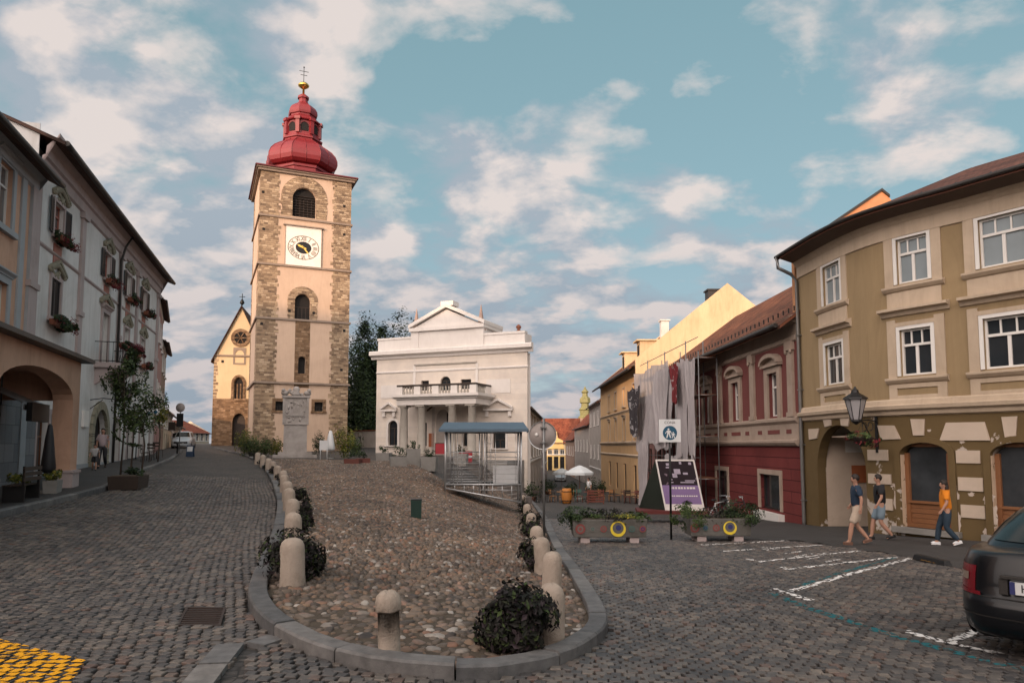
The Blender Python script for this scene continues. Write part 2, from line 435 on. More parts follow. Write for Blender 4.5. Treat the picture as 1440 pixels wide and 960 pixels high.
def M_ground(name,scale,c1,c2,joint,bump=1.0):
    m,k,bs=newmat(name)
    tc=k.new('ShaderNodeTexCoord').outputs['Object']
    rot=k.new('ShaderNodeMapping',{'Vector':tc,'Rotation':(0,0,math.radians(-9))}).outputs[0]
    dn=k.new('ShaderNodeTexNoise',{'Vector':tc,'Scale':1.1,'Detail':2}); 
    v=k.new('ShaderNodeMix',{0:.09},data_type='RGBA',blend_type='LINEAR_LIGHT'); k.l.new(rot,v.inputs[6]); k.l.new(dn.outputs[1],v.inputs[7])
    vo=k.new('ShaderNodeTexVoronoi',{'Vector':v.outputs[2],'Scale':scale,'Randomness':.45},feature='DISTANCE_TO_EDGE')
    vc=k.new('ShaderNodeTexVoronoi',{'Vector':v.outputs[2],'Scale':scale,'Randomness':.45})
    r=k.new('ShaderNodeSeparateColor',{0:vc.outputs['Color']}).outputs[0]
    c=k.mix(r,c1,c2)
    j=k.ramp(vo.outputs[0],[(.03,(1,1,1)),(.11,(0,0,0))])
    c=k.mix(j,c,joint)
    c=k.mix(1,c,k.ramp(k.noise(tc,.35,5,.6),[(.3,(.78,.78,.8)),(.7,(1.2,1.16,1.1))]),'MULTIPLY')
    k.l.new(c,bs.inputs['Base Color']); bs.inputs['Roughness'].default_value=.7; bs.inputs['Specular IOR Level'].default_value=.35
    b=k.new('ShaderNodeBump',{'Strength':bump,'Distance':.03,'Height':k.math('MINIMUM',vo.outputs[0],.25)}); k.l.new(b.outputs[0],bs.inputs['Normal'])
    return m
g_sett=M_ground('paved_ground',8.2,(.042,.038,.037,1),(.10,.088,.08,1),(.02,.018,.016,1),.8)
tag(grid_mesh('ground',GX,GY,GZ,g_sett),kind='structure')
# bulk mesh of many small convex stones
def bulk(name,V,F4,mat,kind,smooth=False,F3=None,label=None):
    me=bpy.data.meshes.new(name)
    me.vertices.add(len(V)); me.vertices.foreach_set('co',V.astype(np.float32).ravel())
    loops=F4.ravel(); starts=np.arange(0,F4.size,4); 
    if F3 is not None and len(F3):
        starts=np.concatenate([starts,F4.size+np.arange(0,F3.size,3)]); loops=np.concatenate([loops,F3.ravel()])
    me.loops.add(len(loops)); me.loops.foreach_set('vertex_index',loops.astype(np.int32))
    me.polygons.add(len(starts)); me.polygons.foreach_set('loop_start',starts.astype(np.int32))
    me.update(calc_edges=True); me.polygons.foreach_set('use_smooth',[smooth]*len(starts))
    me.materials.append(mat); o=bpy.data.objects.new(name,me); COL.objects.link(o); return tag(o,kind=kind)
pt=.122; ang=math.radians(-7); ca,sa=math.cos(ang),math.sin(ang)
ui=np.arange(-370,371); vi=np.arange(-46,370)
U_,V_=np.meshgrid(ui,vi)
U_=U_.ravel().astype(float); V_=V_.ravel().astype(float)
u=(U_+.5*(V_%2)+rng.normal(0,.07,U_.shape))*pt; v=(V_+rng.normal(0,.05,U_.shape))*pt*.98
# rows bend gently, as laid by hand
v=v+.16*np.sin(u*.55+1.3)+.10*np.sin(u*1.7+v*.3)
x=u*ca-v*sa; y=u*sa+v*ca+3.0
ok=(y>3.4)&(y<30)&(np.abs(x)<.76*y+2.0)&(x>XK(y)+.16)
ok[ok]&=~inpoly(x[ok],y[ok],[(p.x,p.y) for p in KO]+[(steps_c.x,steps_c.y),(-6,40),(-14,45)])
ok[ok]&=~inpoly(x[ok],y[ok],PAVE)
ok[ok]&=~inpoly(x[ok],y[ok],GRP)
SB=[ground(376,893),ground(352,900),ground(338,905),ground(300,962),ground(330,962),ground(352,928),ground(358,912),ground(400,902)]
SBP=[(p.x,p.y) for p in SB]
ok[ok]&=~inpoly(x[ok],y[ok],SBP)
x,y=x[ok],y[ok]; n=len(x)
sw=pt*rng.uniform(.38,.46,n); sd=pt*rng.uniform(.38,.455,n); th=ang+rng.normal(0,.09,n)
zc=Z(x,y); hgt=rng.normal(0,.0035,n); tx,ty=rng.normal(0,.03,n),rng.normal(0,.03,n)
rings=[(1.0,-.05),(.97,-.008),(.86,0)]
V=np.zeros((n,12,3)); SETT_TOP=np.zeros((n,4,3)); cor=[(-1,-1),(1,-1),(1,1),(-1,1)]
for ci,(a,b) in enumerate(cor):
    ja=rng.normal(1,.07,n); jb=rng.normal(1,.07,n)
    for ri,(s,dz) in enumerate(rings):
        lx=a*sw*s*ja; ly=b*sd*s*jb
        X=x+lx*np.cos(th)-ly*np.sin(th); Y=y+lx*np.sin(th)+ly*np.cos(th)
        V[:,ri*4+ci]=np.stack([X,Y,zc+hgt+dz+(lx*tx+ly*ty)*1.0],1)
SETT_TOP[:]=V[:,8:12]
base=np.array([(0,1,5,4),(1,2,6,5),(2,3,7,6),(3,0,4,7),(4,5,9,8),(5,6,10,9),(6,7,11,10),(7,4,8,11),(8,9,10,11)])
F=(base[None]+12*np.arange(n)[:,None,None]).reshape(-1,4)
m_sett=M_island('granite_setts',[(0,(0.045,0.043,0.044)),(.35,(0.067,0.063,0.062)),(.65,(0.095,0.085,0.078)),(.88,(0.134,0.118,0.103)),(1,(0.099,0.065,0.054))],.55,.5,60,.3,spec=.45,vscale=14)
bulk('cobbled_road',V.reshape(-1,3),F,m_sett,'structure',False)
# river stones set in the mound
pm=.102
U_,V_=np.meshgrid(np.arange(-245,70),np.arange(0,490)); 
x=(U_.ravel()+.5*(V_.ravel()%2)+rng.normal(0,.16,U_.size))*pm; y=5.8+(V_.ravel()+rng.normal(0,.16,U_.size))*pm*.95
ok=inpoly(x,y,[(p.x,p.y) for p in KI2]+[(p.x,p.y) for p in (steps_c,w1,w2,w3,w4)]); x,y=x[ok],y[ok]
near=y<12.5
keep=np.ones(len(x),bool); x,y=x[keep],y[keep]; n=len(x)
big=np.clip(rng.lognormal(0,.28,n),.6,1.7); loose=np.clip((10.8-y)/3,0,1)
keep=rng.random(n)>(.30*loose); x,y,big,loose=x[keep],y[keep],big[keep],loose[keep]; n=len(x)
ra=pm*.48*(1+.75*loose*rng.random(n))*big; rb=ra*rng.uniform(.6,1.0,n); hh=pm*rng.uniform(.36,.62,n)*(1-.40*loose); th=rng.uniform(0,PI,n)
zc=ZM(x,y)-.035
K=8; prof=[(1.0,-.35),(1.0,.25),(.80,.75),(.42,.97)]
V=np.zeros((n,K*4+1,3)); jj=rng.normal(1,.09,(n,K)); tx,ty=rng.normal(0,.14,n),rng.normal(0,.14,n)
for ri,(s,dz) in enumerate(prof):
    for k in range(K):
        t=2*PI*k/K; lx=ra*s*math.cos(t)*jj[:,k]; ly=rb*s*math.sin(t)*jj[:,k]
        V[:,ri*K+k]=np.stack([x+lx*np.cos(th)-ly*np.sin(th),y+lx*np.sin(th)+ly*np.cos(th),zc+hh*dz+lx*tx+ly*ty],1)
V[:,-1]=np.stack([x,y,zc+hh],1)
b4=np.array([(r*K+k,r*K+(k+1)%K,(r+1)*K+(k+1)%K,(r+1)*K+k) for r in range(3) for k in range(K)]); b3=np.array([(3*K+k,3*K+(k+1)%K,4*K) for k in range(K)])
st=(K*4+1)*np.arange(n)[:,None,None]
m_cob=M_island('river_stones',[(0,(.055,.045,.040)),(.2,(.11,.09,.073)),(.42,(.16,.12,.09)),(.6,(.10,.083,.07)),(.74,(.19,.13,.088)),(.84,(.18,.10,.07)),(.95,(.21,.185,.16)),(1,(.33,.31,.285))],.65,.45,25,.35,spec=.35,vscale=10)
bulk('cobbled_mound',V.reshape(-1,3),(b4[None]+st).reshape(-1,4),m_cob,'structure',True,(b3[None]+st).reshape(-1,3))
m_bed=M_plain('earth_bed',(.075,.058,.042,1),.95,.4,scale=4,bump=.8,bscale=30,grime=.4)
ax=np.arange(-26,4,.25); ay=np.arange(5.5,56,.25); AX,AY=np.meshgrid(ax,ay)
cx=(AX[:-1,:-1]+.125); cy=(AY[:-1,:-1]+.125)
tag(grid_mesh('stone_bed',AX,AY,ZM(AX,AY)-.020,m_bed,mask=inpoly(cx,cy,[(p.x,p.y) for p in offset(KO,.2)]+[(p.x,p.y) for p in (steps_c,w1,w2,w3,w4)])),kind='structure')
# kerbs: cut blocks end to end
m_kerb=M_island('granite_kerb',[(0,(.085,.087,.09)),(.5,(.12,.122,.125)),(1,(.16,.155,.15))],.7,.6,60,.35,spec=.35,vscale=7)
def kerb(name,pl,w,h,side,L=1.05,sink=.12,zf=Zf,dz=0):
    mb=MB(); acc=0; start=0; i=0
    inner=offset(pl,w*side)
    segs=[]; cur=[0]
    for i in range(1,len(pl)):
        acc+=(pl[i]-pl[i-1]).length; cur.append(i)
        if acc>=L or i==len(pl)-1: segs.append(cur); cur=[i]; acc=0
    for sg in segs:
        if len(sg)<2: continue
        g=.009; N=len(sg); vs=[]; jz=random.uniform(-.012,.012)
        for q,i in enumerate(sg):
            o,n_=pl[i],inner[i]; t=Vector((0,0))
            if q==0: t=(pl[sg[1]]-pl[sg[0]]).normalized()*g
            if q==N-1: t=-(pl[sg[-1]]-pl[sg[-2]]).normalized()*g
            o=o+t; n_=n_+t; c=.022; zz=zf(o.x,o.y)+dz+jz; zn=zf(n_.x,n_.y)+dz+jz
            d=(n_-o).normalized()
            oo=o+d*c; nn=n_-d*c*.5
            vs+=[(o.x,o.y,zz-sink),(o.x,o.y,zz+h-c),(oo.x,oo.y,zz+h),(nn.x,nn.y,zz+h),(n_.x,n_.y,zz+h-c*.5),(n_.x,n_.y,zn-sink)]
        fs=[]
        for q in range(N-1):
            for k in range(5): fs.append((q*6+k,q*6+k+1,(q+1)*6+k+1,(q+1)*6+k))
        fs+=[tuple(range(6)),tuple(range((N-1)*6+5,(N-1)*6-1,-1))]
        mb.add(vs,fs)
    o=mb.build(name,m_kerb); bm=bmesh.new(); bm.from_mesh(o.data); bmesh.ops.recalc_face_normals(bm,faces=bm.faces); bm.to_mesh(o.data); bm.free()
    return tag(o,kind='structure')
kerb('kerb',KO,.23,.12,1)
LK=[Vector((float(XK(t)),t)) for t in np.arange(2.5,56,.5)]
LK=LK+[Vector((float(XK(56.))-1.2,57.2)),Vector((float(XK(56.))-3.2,57.6))]
LK=catmull(LK,.4)
kerb('kerb',LK,.2,.13,1,dz=0)
# pavement on the left
m_walk=M_plain('pavement_asphalt',(.05,.047,.046,1),.75,.25,scale=1.2,bump=.5,bscale=120,grime=.5)
ty_=np.concatenate([np.arange(2,58,.5)]); tx_=np.array([0,.5,1,2,3,4,6,9,14,20.])
WX=XK(ty_)[:,None]-.18-tx_[None,:]; WY=np.repeat(ty_[:,None],len(tx_),1); WZ=Z(XK(ty_)-.2,ty_)[:,None]+.118+0*WX
tag(grid_mesh('pavement',WX,WY,WZ,m_walk),kind='structure')
ax=np.arange(4,20,.25); ay=np.arange(8,46,.25); AX,AY=np.meshgrid(ax,ay)
tag(grid_mesh('pavement',AX,AY,Z(AX,AY)+.006,m_walk,mask=inpoly(AX[:-1,:-1]+.125,AY[:-1,:-1]+.125,PAVE)),kind='structure')
# flat granite band at the mound's toe
mb=MB()
for a,b in (((376,893),(345,903)),((343,905),(322,932)),((320,934),(298,964))):
    p,q=ground(*a),ground(*b); d=(q-p); d.z=0; w=Vector((-d.y,d.x,0)).normalized()*.26
    if w.y>0: w=-w
    vs=[]
    for r,zz in ((p,-.06),(q,-.06),(q+w,-.06),(p+w,-.06),(p,.012),(q,.012),(q+w,.012),(p+w,.012)): vs.append((r.x,r.y,Zf(r.x,r.y)+zz))
    mb.add(vs,[(0,3,2,1),(4,5,6,7),(0,1,5,4),(1,2,6,5),(2,3,7,6),(3,0,4,7)])
tag(mb.build('kerb',m_kerb),kind='structure')
# drain grate
m_iron=M_plain('rusty_iron',(.045,.03,.025,1),.6,.4,scale=8,metal=.4)
g=MB(); o,xa,ya=GR[0],(GR[1]-GR[0]),(GR[3]-GR[0])
gc=empty('drain_grate',(o.x,o.y,0),0,'rusty iron drain grate sunk in the setts left of the mound kerb','drain grate')
def gq(a0,a1,b0,b1,z0=-.03,z1=.0):
    vs=[]
    for zz in (z0,z1):
        for a,b in ((a0,b0),(a1,b0),(a1,b1),(a0,b1)):
            p=xa*a+ya*b; vs.append((p.x,p.y,Zf(o.x+p.x,o.y+p.y)+zz))
    return vs
bxf=[(0,3,2,1),(4,5,6,7),(0,1,5,4),(1,2,6,5),(2,3,7,6),(3,0,4,7)]
for r in ((0,1,0,.07),(0,1,.93,1),(0,.06,.07,.93),(.94,1,.07,.93)): g.add(gq(*r),bxf)
g.build('frame',m_iron,gc)
g=MB()
for k in range(8): g.add(gq(.06,.94,.12+k*.1,.165+k*.1,-.03,-.003),bxf)
g.build('bars',m_iron,gc)
g=MB(); g.add(gq(0.01,.99,.01,.99,-.034,-.032),bxf); g.build('pit',m_dark,gc)
# painted markings: paint lies only on the tops of the setts
def clip(poly,a,b):
    out=[]
    for i in range(len(poly)):
        p,q=poly[i],poly[(i+1)%len(poly)]
        sp=(b[0]-a[0])*(p[1]-a[1])-(b[1]-a[1])*(p[0]-a[0]); sq=(b[0]-a[0])*(q[1]-a[1])-(b[1]-a[1])*(q[0]-a[0])
        if sp>=0: out.append(p)
        if (sp>=0)!=(sq>=0):
            t=sp/(sp-sq); out.append(tuple(p[k]+t*(q[k]-p[k]) for k in range(3)))
    return out
STC=SETT_TOP.mean(1)
def paint(name,regions,mat,wear=.1,grow=1.22,lift=.005):
    mb=MB()
    for R in regions:
        ar=sum(R[i][0]*R[(i+1)%len(R)][1]-R[(i+1)%len(R)][0]*R[i][1] for i in range(len(R)))
        if ar<0: R=R[::-1]
        xs=[p[0] for p in R]; ys=[p[1] for p in R]
        idx=np.where((STC[:,0]>min(xs)-.1)&(STC[:,0]<max(xs)+.1)&(STC[:,1]>min(ys)-.1)&(STC[:,1]<max(ys)+.1))[0]
        for i in idx:
            if random.random()<wear: continue
            poly=[tuple(p) for p in SETT_TOP[i]]
            c=STC[i]; poly=[tuple(c[k]+(p[k]-c[k])*1.03 for k in range(3)) for p in poly]
            for a,b in zip(R,R[1:]+R[:1]):
                poly=clip(poly,a,b)
                if len(poly)<3: break
            if len(poly)<3: continue
            mb.add([(p[0],p[1],p[2]+lift) for p in poly],[tuple(range(len(poly)))])
    return tag(mb.build(name,mat),kind='structure')
def strip(a,b,w):
    p,q=ground(*a),ground(*b); p,q=Vector((p.x,p.y)),Vector((q.x,q.y)); d=(q-p).normalized(); n_=Vector((-d.y,d.x))*w/2
    return [tuple(p-n_),tuple(q-n_),tuple(q+n_),tuple(p+n_)]
m_wp=M_peeling('worn_white_paint',(.72,.70,.68,1),(.12,.11,.10,1),.15,9)
m_tp=M_peeling('worn_teal_paint',(.015,.12,.14,1),(.07,.07,.07,1),.2,7)
m_yp=M_peeling('worn_yellow_paint',(.78,.36,.012,1),(.14,.08,.03,1),.1,7)
W=.10
paint('parking_marking',[strip((985,766),(1119,759),W),strip((1015,775),(1156,766),W),strip((1050,786),(1072,790),W),strip((1072,789),(1208,774),W),strip((1099,797),(1108,800),W),strip((1107,800),(1262,783),W),strip((1112,831),(1280,785),.12),strip((1087,828),(1141,844),.13),strip((1273,887),(1330,902),.12),strip((1330,902),(1410,920),.12),strip((1333,903),(1384,882),.12)]
  +[strip(a,b,.05) for a,b in (((1070,770),(1085,769)),((1078,773),(1096,771)),((1104,778),(1128,775)),((1118,782),(1143,778)),((1134,786),(1152,783)),((1160,790),(1182,786)),((1150,779),(1162,777)))],m_wp,.08)
paint('kerbside_marking',[strip((1086,834),(1131,853),.16),strip((1131,853),(1214,880),.16),strip((1214,880),(1275,899),.15),strip((1275,899),(1367,923),.15),strip((1367,923),(1440,941),.15),strip((1440,941),(1560,975),.15),strip((1122,824),(1258,784),.10)],m_tp,.15)
yg=[ground(-60,884),ground(0,899),ground(60,914),ground(122,930),ground(82,985),ground(-60,1000)]
paint('yellow_marking',[[(p.x,p.y) for p in yg]],m_yp,.0,1.26,.010)
# ------------------------------------------------------------------ house kit
class House:
    """a facade line in plan; local x runs along it, y goes into the wall, z up from zb"""
    def __init__(s,name,label,cat,pts,zb,group=None):
        s.pts=[Vector(p) for p in pts]; s.zb=zb
        s.L=[0]
        for a,b in zip(s.pts[:-1],s.pts[1:]): s.L.append(s.L[-1]+(b-a).length)
        s.W=s.L[-1]; s.curved=len(pts)>2
        A=s.pts[0]
        d=s.pts[1]-A; s.rz=0 if s.curved else math.atan2(d.y,d.x)
        s.root=empty(name,(A.x,A.y,zb),s.rz,label,cat,group)
    def at(s,x):
        i=0
        while i<len(s.L)-2 and x>s.L[i+1]: i+=1
        a,b=s.pts[i],s.pts[i+1]; t=(x-s.L[i])/(s.L[i+1]-s.L[i]); return a+(b-a)*t
    def warp(s,co):
        if not s.curved: return co
        x,y,z=co; h=.15
        p=s.at(x); d=(s.at(x+h)-s.at(x-h)).normalized(); q=p+Vector((-d.y,d.x))*y-s.pts[0]
        return (q.x,q.y,z)
    def hit(s,px,py,off=0):
        a,b=ray(px,py)
        best=None; n=len(s.pts)-1
        for i in range(n):
            p,q=s.pts[i],s.pts[i+1]; d=q-p
            o_=Vector((-d.y,d.x)).normalized()*-off; p=p+o_; q=q+o_
            den=d.x-a*d.y
            if abs(den)<1e-9: continue
            t=(a*p.y-p.x)/den
            if (t<0 and i>0) or (t>1 and i<n-1): continue
            Y=p.y+t*d.y
            if Y<=0: continue
            x=s.L[i]+t*(s.L[i+1]-s.L[i]); best=(x,CAMZ+b*Y-s.zb)
            if 0<=t<=1: return best
        return best
    def mk(s,mb,name,mat,parent=None,bevel=0):
        return mb.build(name,mat,parent or s.root,warp=s.warp if s.curved else None,bevel=bevel)
    def wall(s,mat,x0,x1,z0,z1,ops=(),y=0,thick=.35,name='wall',parent=None,depth=None):
        """front face cut round its openings, with reveals; ops: (x0,z0,x1,z1,arch)"""
        D=thick if depth is None else depth
        mb=MB(); xs=sorted({x0,x1,*[o[0] for o in ops],*[o[2] for o in ops]}); zs=sorted({z0,z1,*[o[1] for o in ops],*[o[3] for o in ops]})
        xs=[q for q in xs if x0<=q<=x1]; zs=[q for q in zs if z0<=q<=z1]
        for a,b in zip(xs[:-1],xs[1:]):
            run=None
            for c,d in list(zip(zs[:-1],zs[1:]))+[(None,None)]:
                solid = c is not None and not any(o[0]<(a+b)/2<o[2] and o[1]<(c+d)/2<o[3] for o in ops)
                if solid: run=[run[0],d] if run else [c,d]
                if (not solid) and run:
                    mb.add([(a,y,run[0]),(b,y,run[0]),(b,y,run[1]),(a,y,run[1])],[(0,1,2,3)]); run=None
        for o in ops:
            a,c,b,d=o[:4]; ar=o[4] if len(o)>4 else 0; dd=y+D
            if ar:
                sp=d-ar; N=14; cx=(a+b)/2; rx=(b-a)/2
                arc=[(cx-rx*math.cos(PI*i/N),sp+ar*math.sin(PI*i/N)) for i in range(N+1)]
                for half,cor in ((arc[:N//2+1],(a,d)),(arc[N//2:],(b,d))):
                    for p,q in zip(half[:-1],half[1:]): mb.add([(p[0],y,p[1]),(q[0],y,q[1]),(cor[0],y,cor[1])],[(0,1,2)])
                for p,q in zip(arc[:-1],arc[1:]): mb.add([(p[0],y,p[1]),(q[0],y,q[1]),(q[0],dd,q[1]),(p[0],dd,p[1])],[(0,1,2,3)])
                top=sp
            else:
                top=d; mb.add([(a,y,d),(b,y,d),(b,dd,d),(a,dd,d)],[(0,1,2,3)])
            mb.add([(a,y,c),(a,y,top),(a,dd,top),(a,dd,c)],[(0,1,2,3)]); mb.add([(b,y,c),(b,dd,c),(b,dd,top),(b,y,top)],[(0,1,2,3)])
            mb.add([(a,y,c),(a,dd,c),(b,dd,c),(b,y,c)],[(0,1,2,3)])
        return s.mk(mb,name,mat,parent)
    def body(s,mat,x0,x1,z0,z1,depth,name='wall',y0=.0,gable=0,mid=None,inner=True):
        """sides and back of the block (front left to wall())"""
        mb=MB(); y1=depth
        mb.add([(x0,y0,z0),(x0,y0,z1),(x0,y1,z1),(x0,y1,z0)],[(0,1,2,3)]); mb.add([(x1,y0,z0),(x1,y1,z0),(x1,y1,z1),(x1,y0,z1)],[(0,1,2,3)])
        mb.add([(x0,y1,z0),(x0,y1,z1),(x1,y1,z1),(x1,y1,z0)],[(0,1,2,3)])
        if inner: mb.add([(x0,y0+.4,z0+.01),(x0,y0+.4,z1),(x1,y0+.4,z1),(x1,y0+.4,z0+.01)],[(0,1,2,3)])
        if gable:
            m=mid if mid else (y0+y1)/2
            for x in (x0,x1): mb.add([(x,y0,z1),(x,m,z1+gable),(x,y1,z1)],[(0,1,2)])
        return s.mk(mb,name,mat)
    def roof(s,mat,x0,x1,z,depth,rise,over=.5,mid=None,th=.12,hipl=0,hipr=0,sideo=.15,name='roof'):
        """ridge roof along the facade; UV in metres"""
        m=mid if mid else depth/2
        sl=rise/m; y0=-over; z0=z-over*sl; L=math.hypot(m+over,rise+over*sl)
        y1=depth+over; z1=z-over*rise/(depth-m); L1=math.hypot(depth-m+over,rise+over*rise/(depth-m))
        xa,xb=x0-sideo,x1+sideo; mb=MB()
        for dz in (0,-th):
            mb.add([(xa,y0,z0+dz),(xb,y0,z0+dz),(xb-hipr,m,z+rise+dz),(xa+hipl,m,z+rise+dz)],[(0,1,2,3)],uvs=[[(xa,0),(xb,0),(xb-hipr,L),(xa+hipl,L)]])
            mb.add([(xb,y1,z1+dz),(xa,y1,z1+dz),(xa+hipl,m,z+rise+dz),(xb-hipr,m,z+rise+dz)],[(0,1,2,3)],uvs=[[(xb,0),(xa,0),(xa+hipl,L1),(xb-hipr,L1)]])
            if hipl: mb.add([(xa,y1,z1+dz),(xa,y0,z0+dz),(xa+hipl,m,z+rise+dz)],[(0,1,2)],uvs=[[(y1,0),(y0,0),(m,L)]])
            if hipr: mb.add([(xb,y0,z0+dz),(xb,y1,z1+dz),(xb-hipr,m,z+rise+dz)],[(0,1,2)],uvs=[[(y0,0),(y1,0),(m,L)]])
        pe=[(xa,y0,z0),(xb,y0,z0),(xb-hipr,m,z+rise),(xb,y1,z1),(xa,y1,z1),(xa+hipl,m,z+rise)]
        edges=[(0,1),(3,4)]+([(1,3)] if hipr else [(1,2),(2,3)])+([(4,0)] if hipl else [(4,5),(5,0)])
        for a,b in edges:
            p,q=pe[a],pe[b]; mb.add([p,q,(q[0],q[1],q[2]-th),(p[0],p[1],p[2]-th)],[(0,1,2,3)],uvs=[[(0,0),(.1,0),(.1,.1),(0,.1)]])
        return s.mk(mb,name,mat)
    def band(s,mat,x0,x1,prof,name='cornice',parent=None,y=0,caps=True):
        """moulding: prof = [(out,z)...] swept along x"""
        mb=MB(); n=len(prof)
        a=[(x0,y-o,z) for o,z in prof]; b=[(x1,y-o,z) for o,z in prof]
        fs=[(i,n+i,n+i+1,i+1) for i in range(n-1)]
        if caps: fs+=[tuple(range(n)),tuple(range(2*n-1,n-1,-1))]
        mb.add(a+b,fs); return s.mk(mb,name,mat,parent)
    def window(s,x0,z0,x1,z1,arch=0,y=.18,cols=2,trans=.68,frame=None,pane=None,top=0,fw=.055,name='window',yoff=0,label=None,toprow=0,mull=True):
        frame=frame or m_white; pane=pane or m_glass; mb=MB(); w=fw
        sp=z1-arch
        # outer frame
        mb.box(x0,x0+w,y-.04,y+.03,z0,sp); mb.box(x1-w,x1,y-.04,y+.03,z0,sp); mb.box(x0+w,x1-w,y-.04,y+.03,z0,z0+w)
        if arch:
            cx=(x0+x1)/2; rx=(x1-x0)/2; N=12
            for i in range(N):
                t0,t1=PI*i/N,PI*(i+1)/N
                o=[(cx-rx*math.cos(t),sp+arch*math.sin(t)) for t in (t0,t1)]; n_=[(cx-(rx-w)*math.cos(t),sp+(arch-w)*math.sin(t)) for t in (t1,t0)]
                mb.prism(o+n_,y-.04,y+.03)
        else: mb.box(x0+w,x1-w,y-.04,y+.03,z1-w,z1)
        tz=z0+(z1-z0)*trans
        if mull:
            for i in range(1,cols): 
                xx=x0+(x1-x0)*i/cols; mb.box(xx-w*.7,xx+w*.7,y-.03,y+.02,z0+w,(tz if trans<1 and toprow!=cols else (sp if arch else z1-w)))
            if trans<1: mb.box(x0+w,x1-w,y-.045,y+.025,tz-w*.6,tz+w*.6)
            if toprow:
                for i in range(1,toprow):
                    xx=x0+(x1-x0)*i/toprow; mb.box(xx-w*.35,xx+w*.35,y-.025,y+.02,tz+w*.6,(sp if arch else z1-w))
            for q in range(top):
                zz=z0+(tz-z0)*(q+1)/(top+1); mb.box(x0+w,x1-w,y-.02,y+.02,zz-.015,zz+.015)
        o=s.mk(mb,name,frame); 
        if label: o['label']=label
        pb=MB()
        if arch:
            cx=(x0+x1)/2; rx=(x1-x0)/2; poly=[(x0,z0),(x1,z0)]+[(cx+rx*math.cos(PI*i/12),sp+arch*math.sin(PI*i/12)) for i in range(13)]
            pb.add([(p[0],y+.012,p[1]) for p in poly],[tuple(range(len(poly)))])
        else: pb.add([(x0,y+.012,z0),(x1,y+.012,z0),(x1,y+.012,z1),(x0,y+.012,z1)],[(0,1,2,3)])
        s.mk(pb,'pane',pane,o)
        return o
    def surround(s,win,mat,x0,z0,x1,z1,w=.14,out=.05,sill=.06,head=0,arch=0,name='surround'):
        mb=MB(); sp=z1-arch
        mb.box(x0-w,x0,-out,.012,z0,sp); mb.box(x1,x1+w,-out,.012,z0,sp)
        if arch:
            cx=(x0+x1)/2; rx=(x1-x0)/2; N=14
            for i in range(N):
                t0,t1=PI*i/N,PI*(i+1)/N
                mb.prism([(cx-(rx+w)*math.cos(t0),sp+(arch+w)*math.sin(t0)),(cx-(rx+w)*math.cos(t1),sp+(arch+w)*math.sin(t1)),(cx-rx*math.cos(t1),sp+arch*math.sin(t1)),(cx-rx*math.cos(t0),sp+arch*math.sin(t0))],-out,.012)
        else: mb.box(x0-w,x1+w,-out,.012,z1,z1+w)
        s.mk(mb,name,mat,win)
        if sill: 
            mb=MB(); mb.box(x0-w-.06,x1+w+.06,-out-.10,.06,z0-sill*1.5,z0+.002); s.mk(mb,'sill',mat,win)
        if head: s.band(mat,x0-w-.08,x1+w+.08,[(0.0,z1+w),(out+.03,z1+w),(out+.05,z1+w+.05),(out+.14,z1+w+.12),(out+.14,z1+w+.17),(0.0,z1+w+.22)],'hood',win)
def gutter(H,x0,x1,y,z,mat=None,r=.075,name='gutter',parent=None):
    mb=MB(); N=max(2,int((x1-x0)/.6)+1); mb.tube([(x0+(x1-x0)*i/(N-1),y,z) for i in range(N)],r,8); return H.mk(mb,name,mat or m_dzinc,parent)
# ------------------------------------------------------------------ tower
m_plt=M_plain('tower_plaster',(.54,.40,.30,1),.9,.10,scale=.5,bump=.35,bscale=25,grime=.22)
STN=[(0,(.17,.13,.10)),(.3,(.27,.205,.15)),(.6,(.36,.28,.20)),(.85,(.46,.37,.27)),(1,(.54,.45,.35))]
m_stone=M_masonry('tower_stone',STN,(.30,.23,.17,1),.52,.21,.018,bump=1.0,stain=.3)
m_stone2=M_masonry('weathered_stone',[(0,(.15,.10,.065)),(.5,(.24,.16,.10)),(1,(.36,.26,.18))],(.20,.14,.10,1),.5,.24,.02,bump=1.0,stain=.4)
m_ledge=M_plain('string_course_stone',(.25,.195,.155,1),.9,.3,bump=.5)
m_redc=M_plain('red_copper_paint',(.19,.016,.020,1),.42,.3,scale=1.2,bump=.08,spec=.5)
m_redd=M_plain('dark_red_trim',(.13,.016,.018,1),.5,.2)
TY=70.0
Ta=math.radians(23.7); A=P(356,640,TY); ud=Vector((math.cos(Ta),math.sin(Ta)))
ar,_=ray(487.5,640); tt=(ar*A.y-A.x)/(ud.x-ar*ud.y); Bt=Vector((A.x,A.y))+ud*tt
T=House('bell_tower','tall square stone and plaster bell tower with clock and red onion roof','church tower',[(A.x,A.y),tuple(Bt)],.9)
TW=T.W; TD=TW*1.12
zt=T.hit(358,235)[1]
def tz(px,py): return T.hit(px,py)
qz=1.75
bx0,bz0=tz(411,304); bx1,_=tz(444,304); bz1=tz(427,264)[1]
cx0,cz0=tz(414,449); cx1,_=tz(436,449); cz1=tz(425,413)[1]
sx0,sz0=tz(419,525); sx1,_=tz(429,525); sz1=tz(424,501)[1]
l1a,lz0=tz(387,577); l1b,_=tz(398,577); lz1=tz(392,564)[1]
r1a,_=tz(442,579); r1b,_=tz(454,579)
ops=[(bx0,bz0,bx1,bz1,(bx1-bx0)/2),(cx0,cz0,cx1,cz1,(cx1-cx0)/2),(sx0,sz0,sx1,sz1,(sx1-sx0)/2),(l1a,lz0,l1b,lz1),(r1a,lz0,r1b,lz1)]
T.wall(m_plt,qz,TW-qz,-1.5,zt,ops,thick=.55)
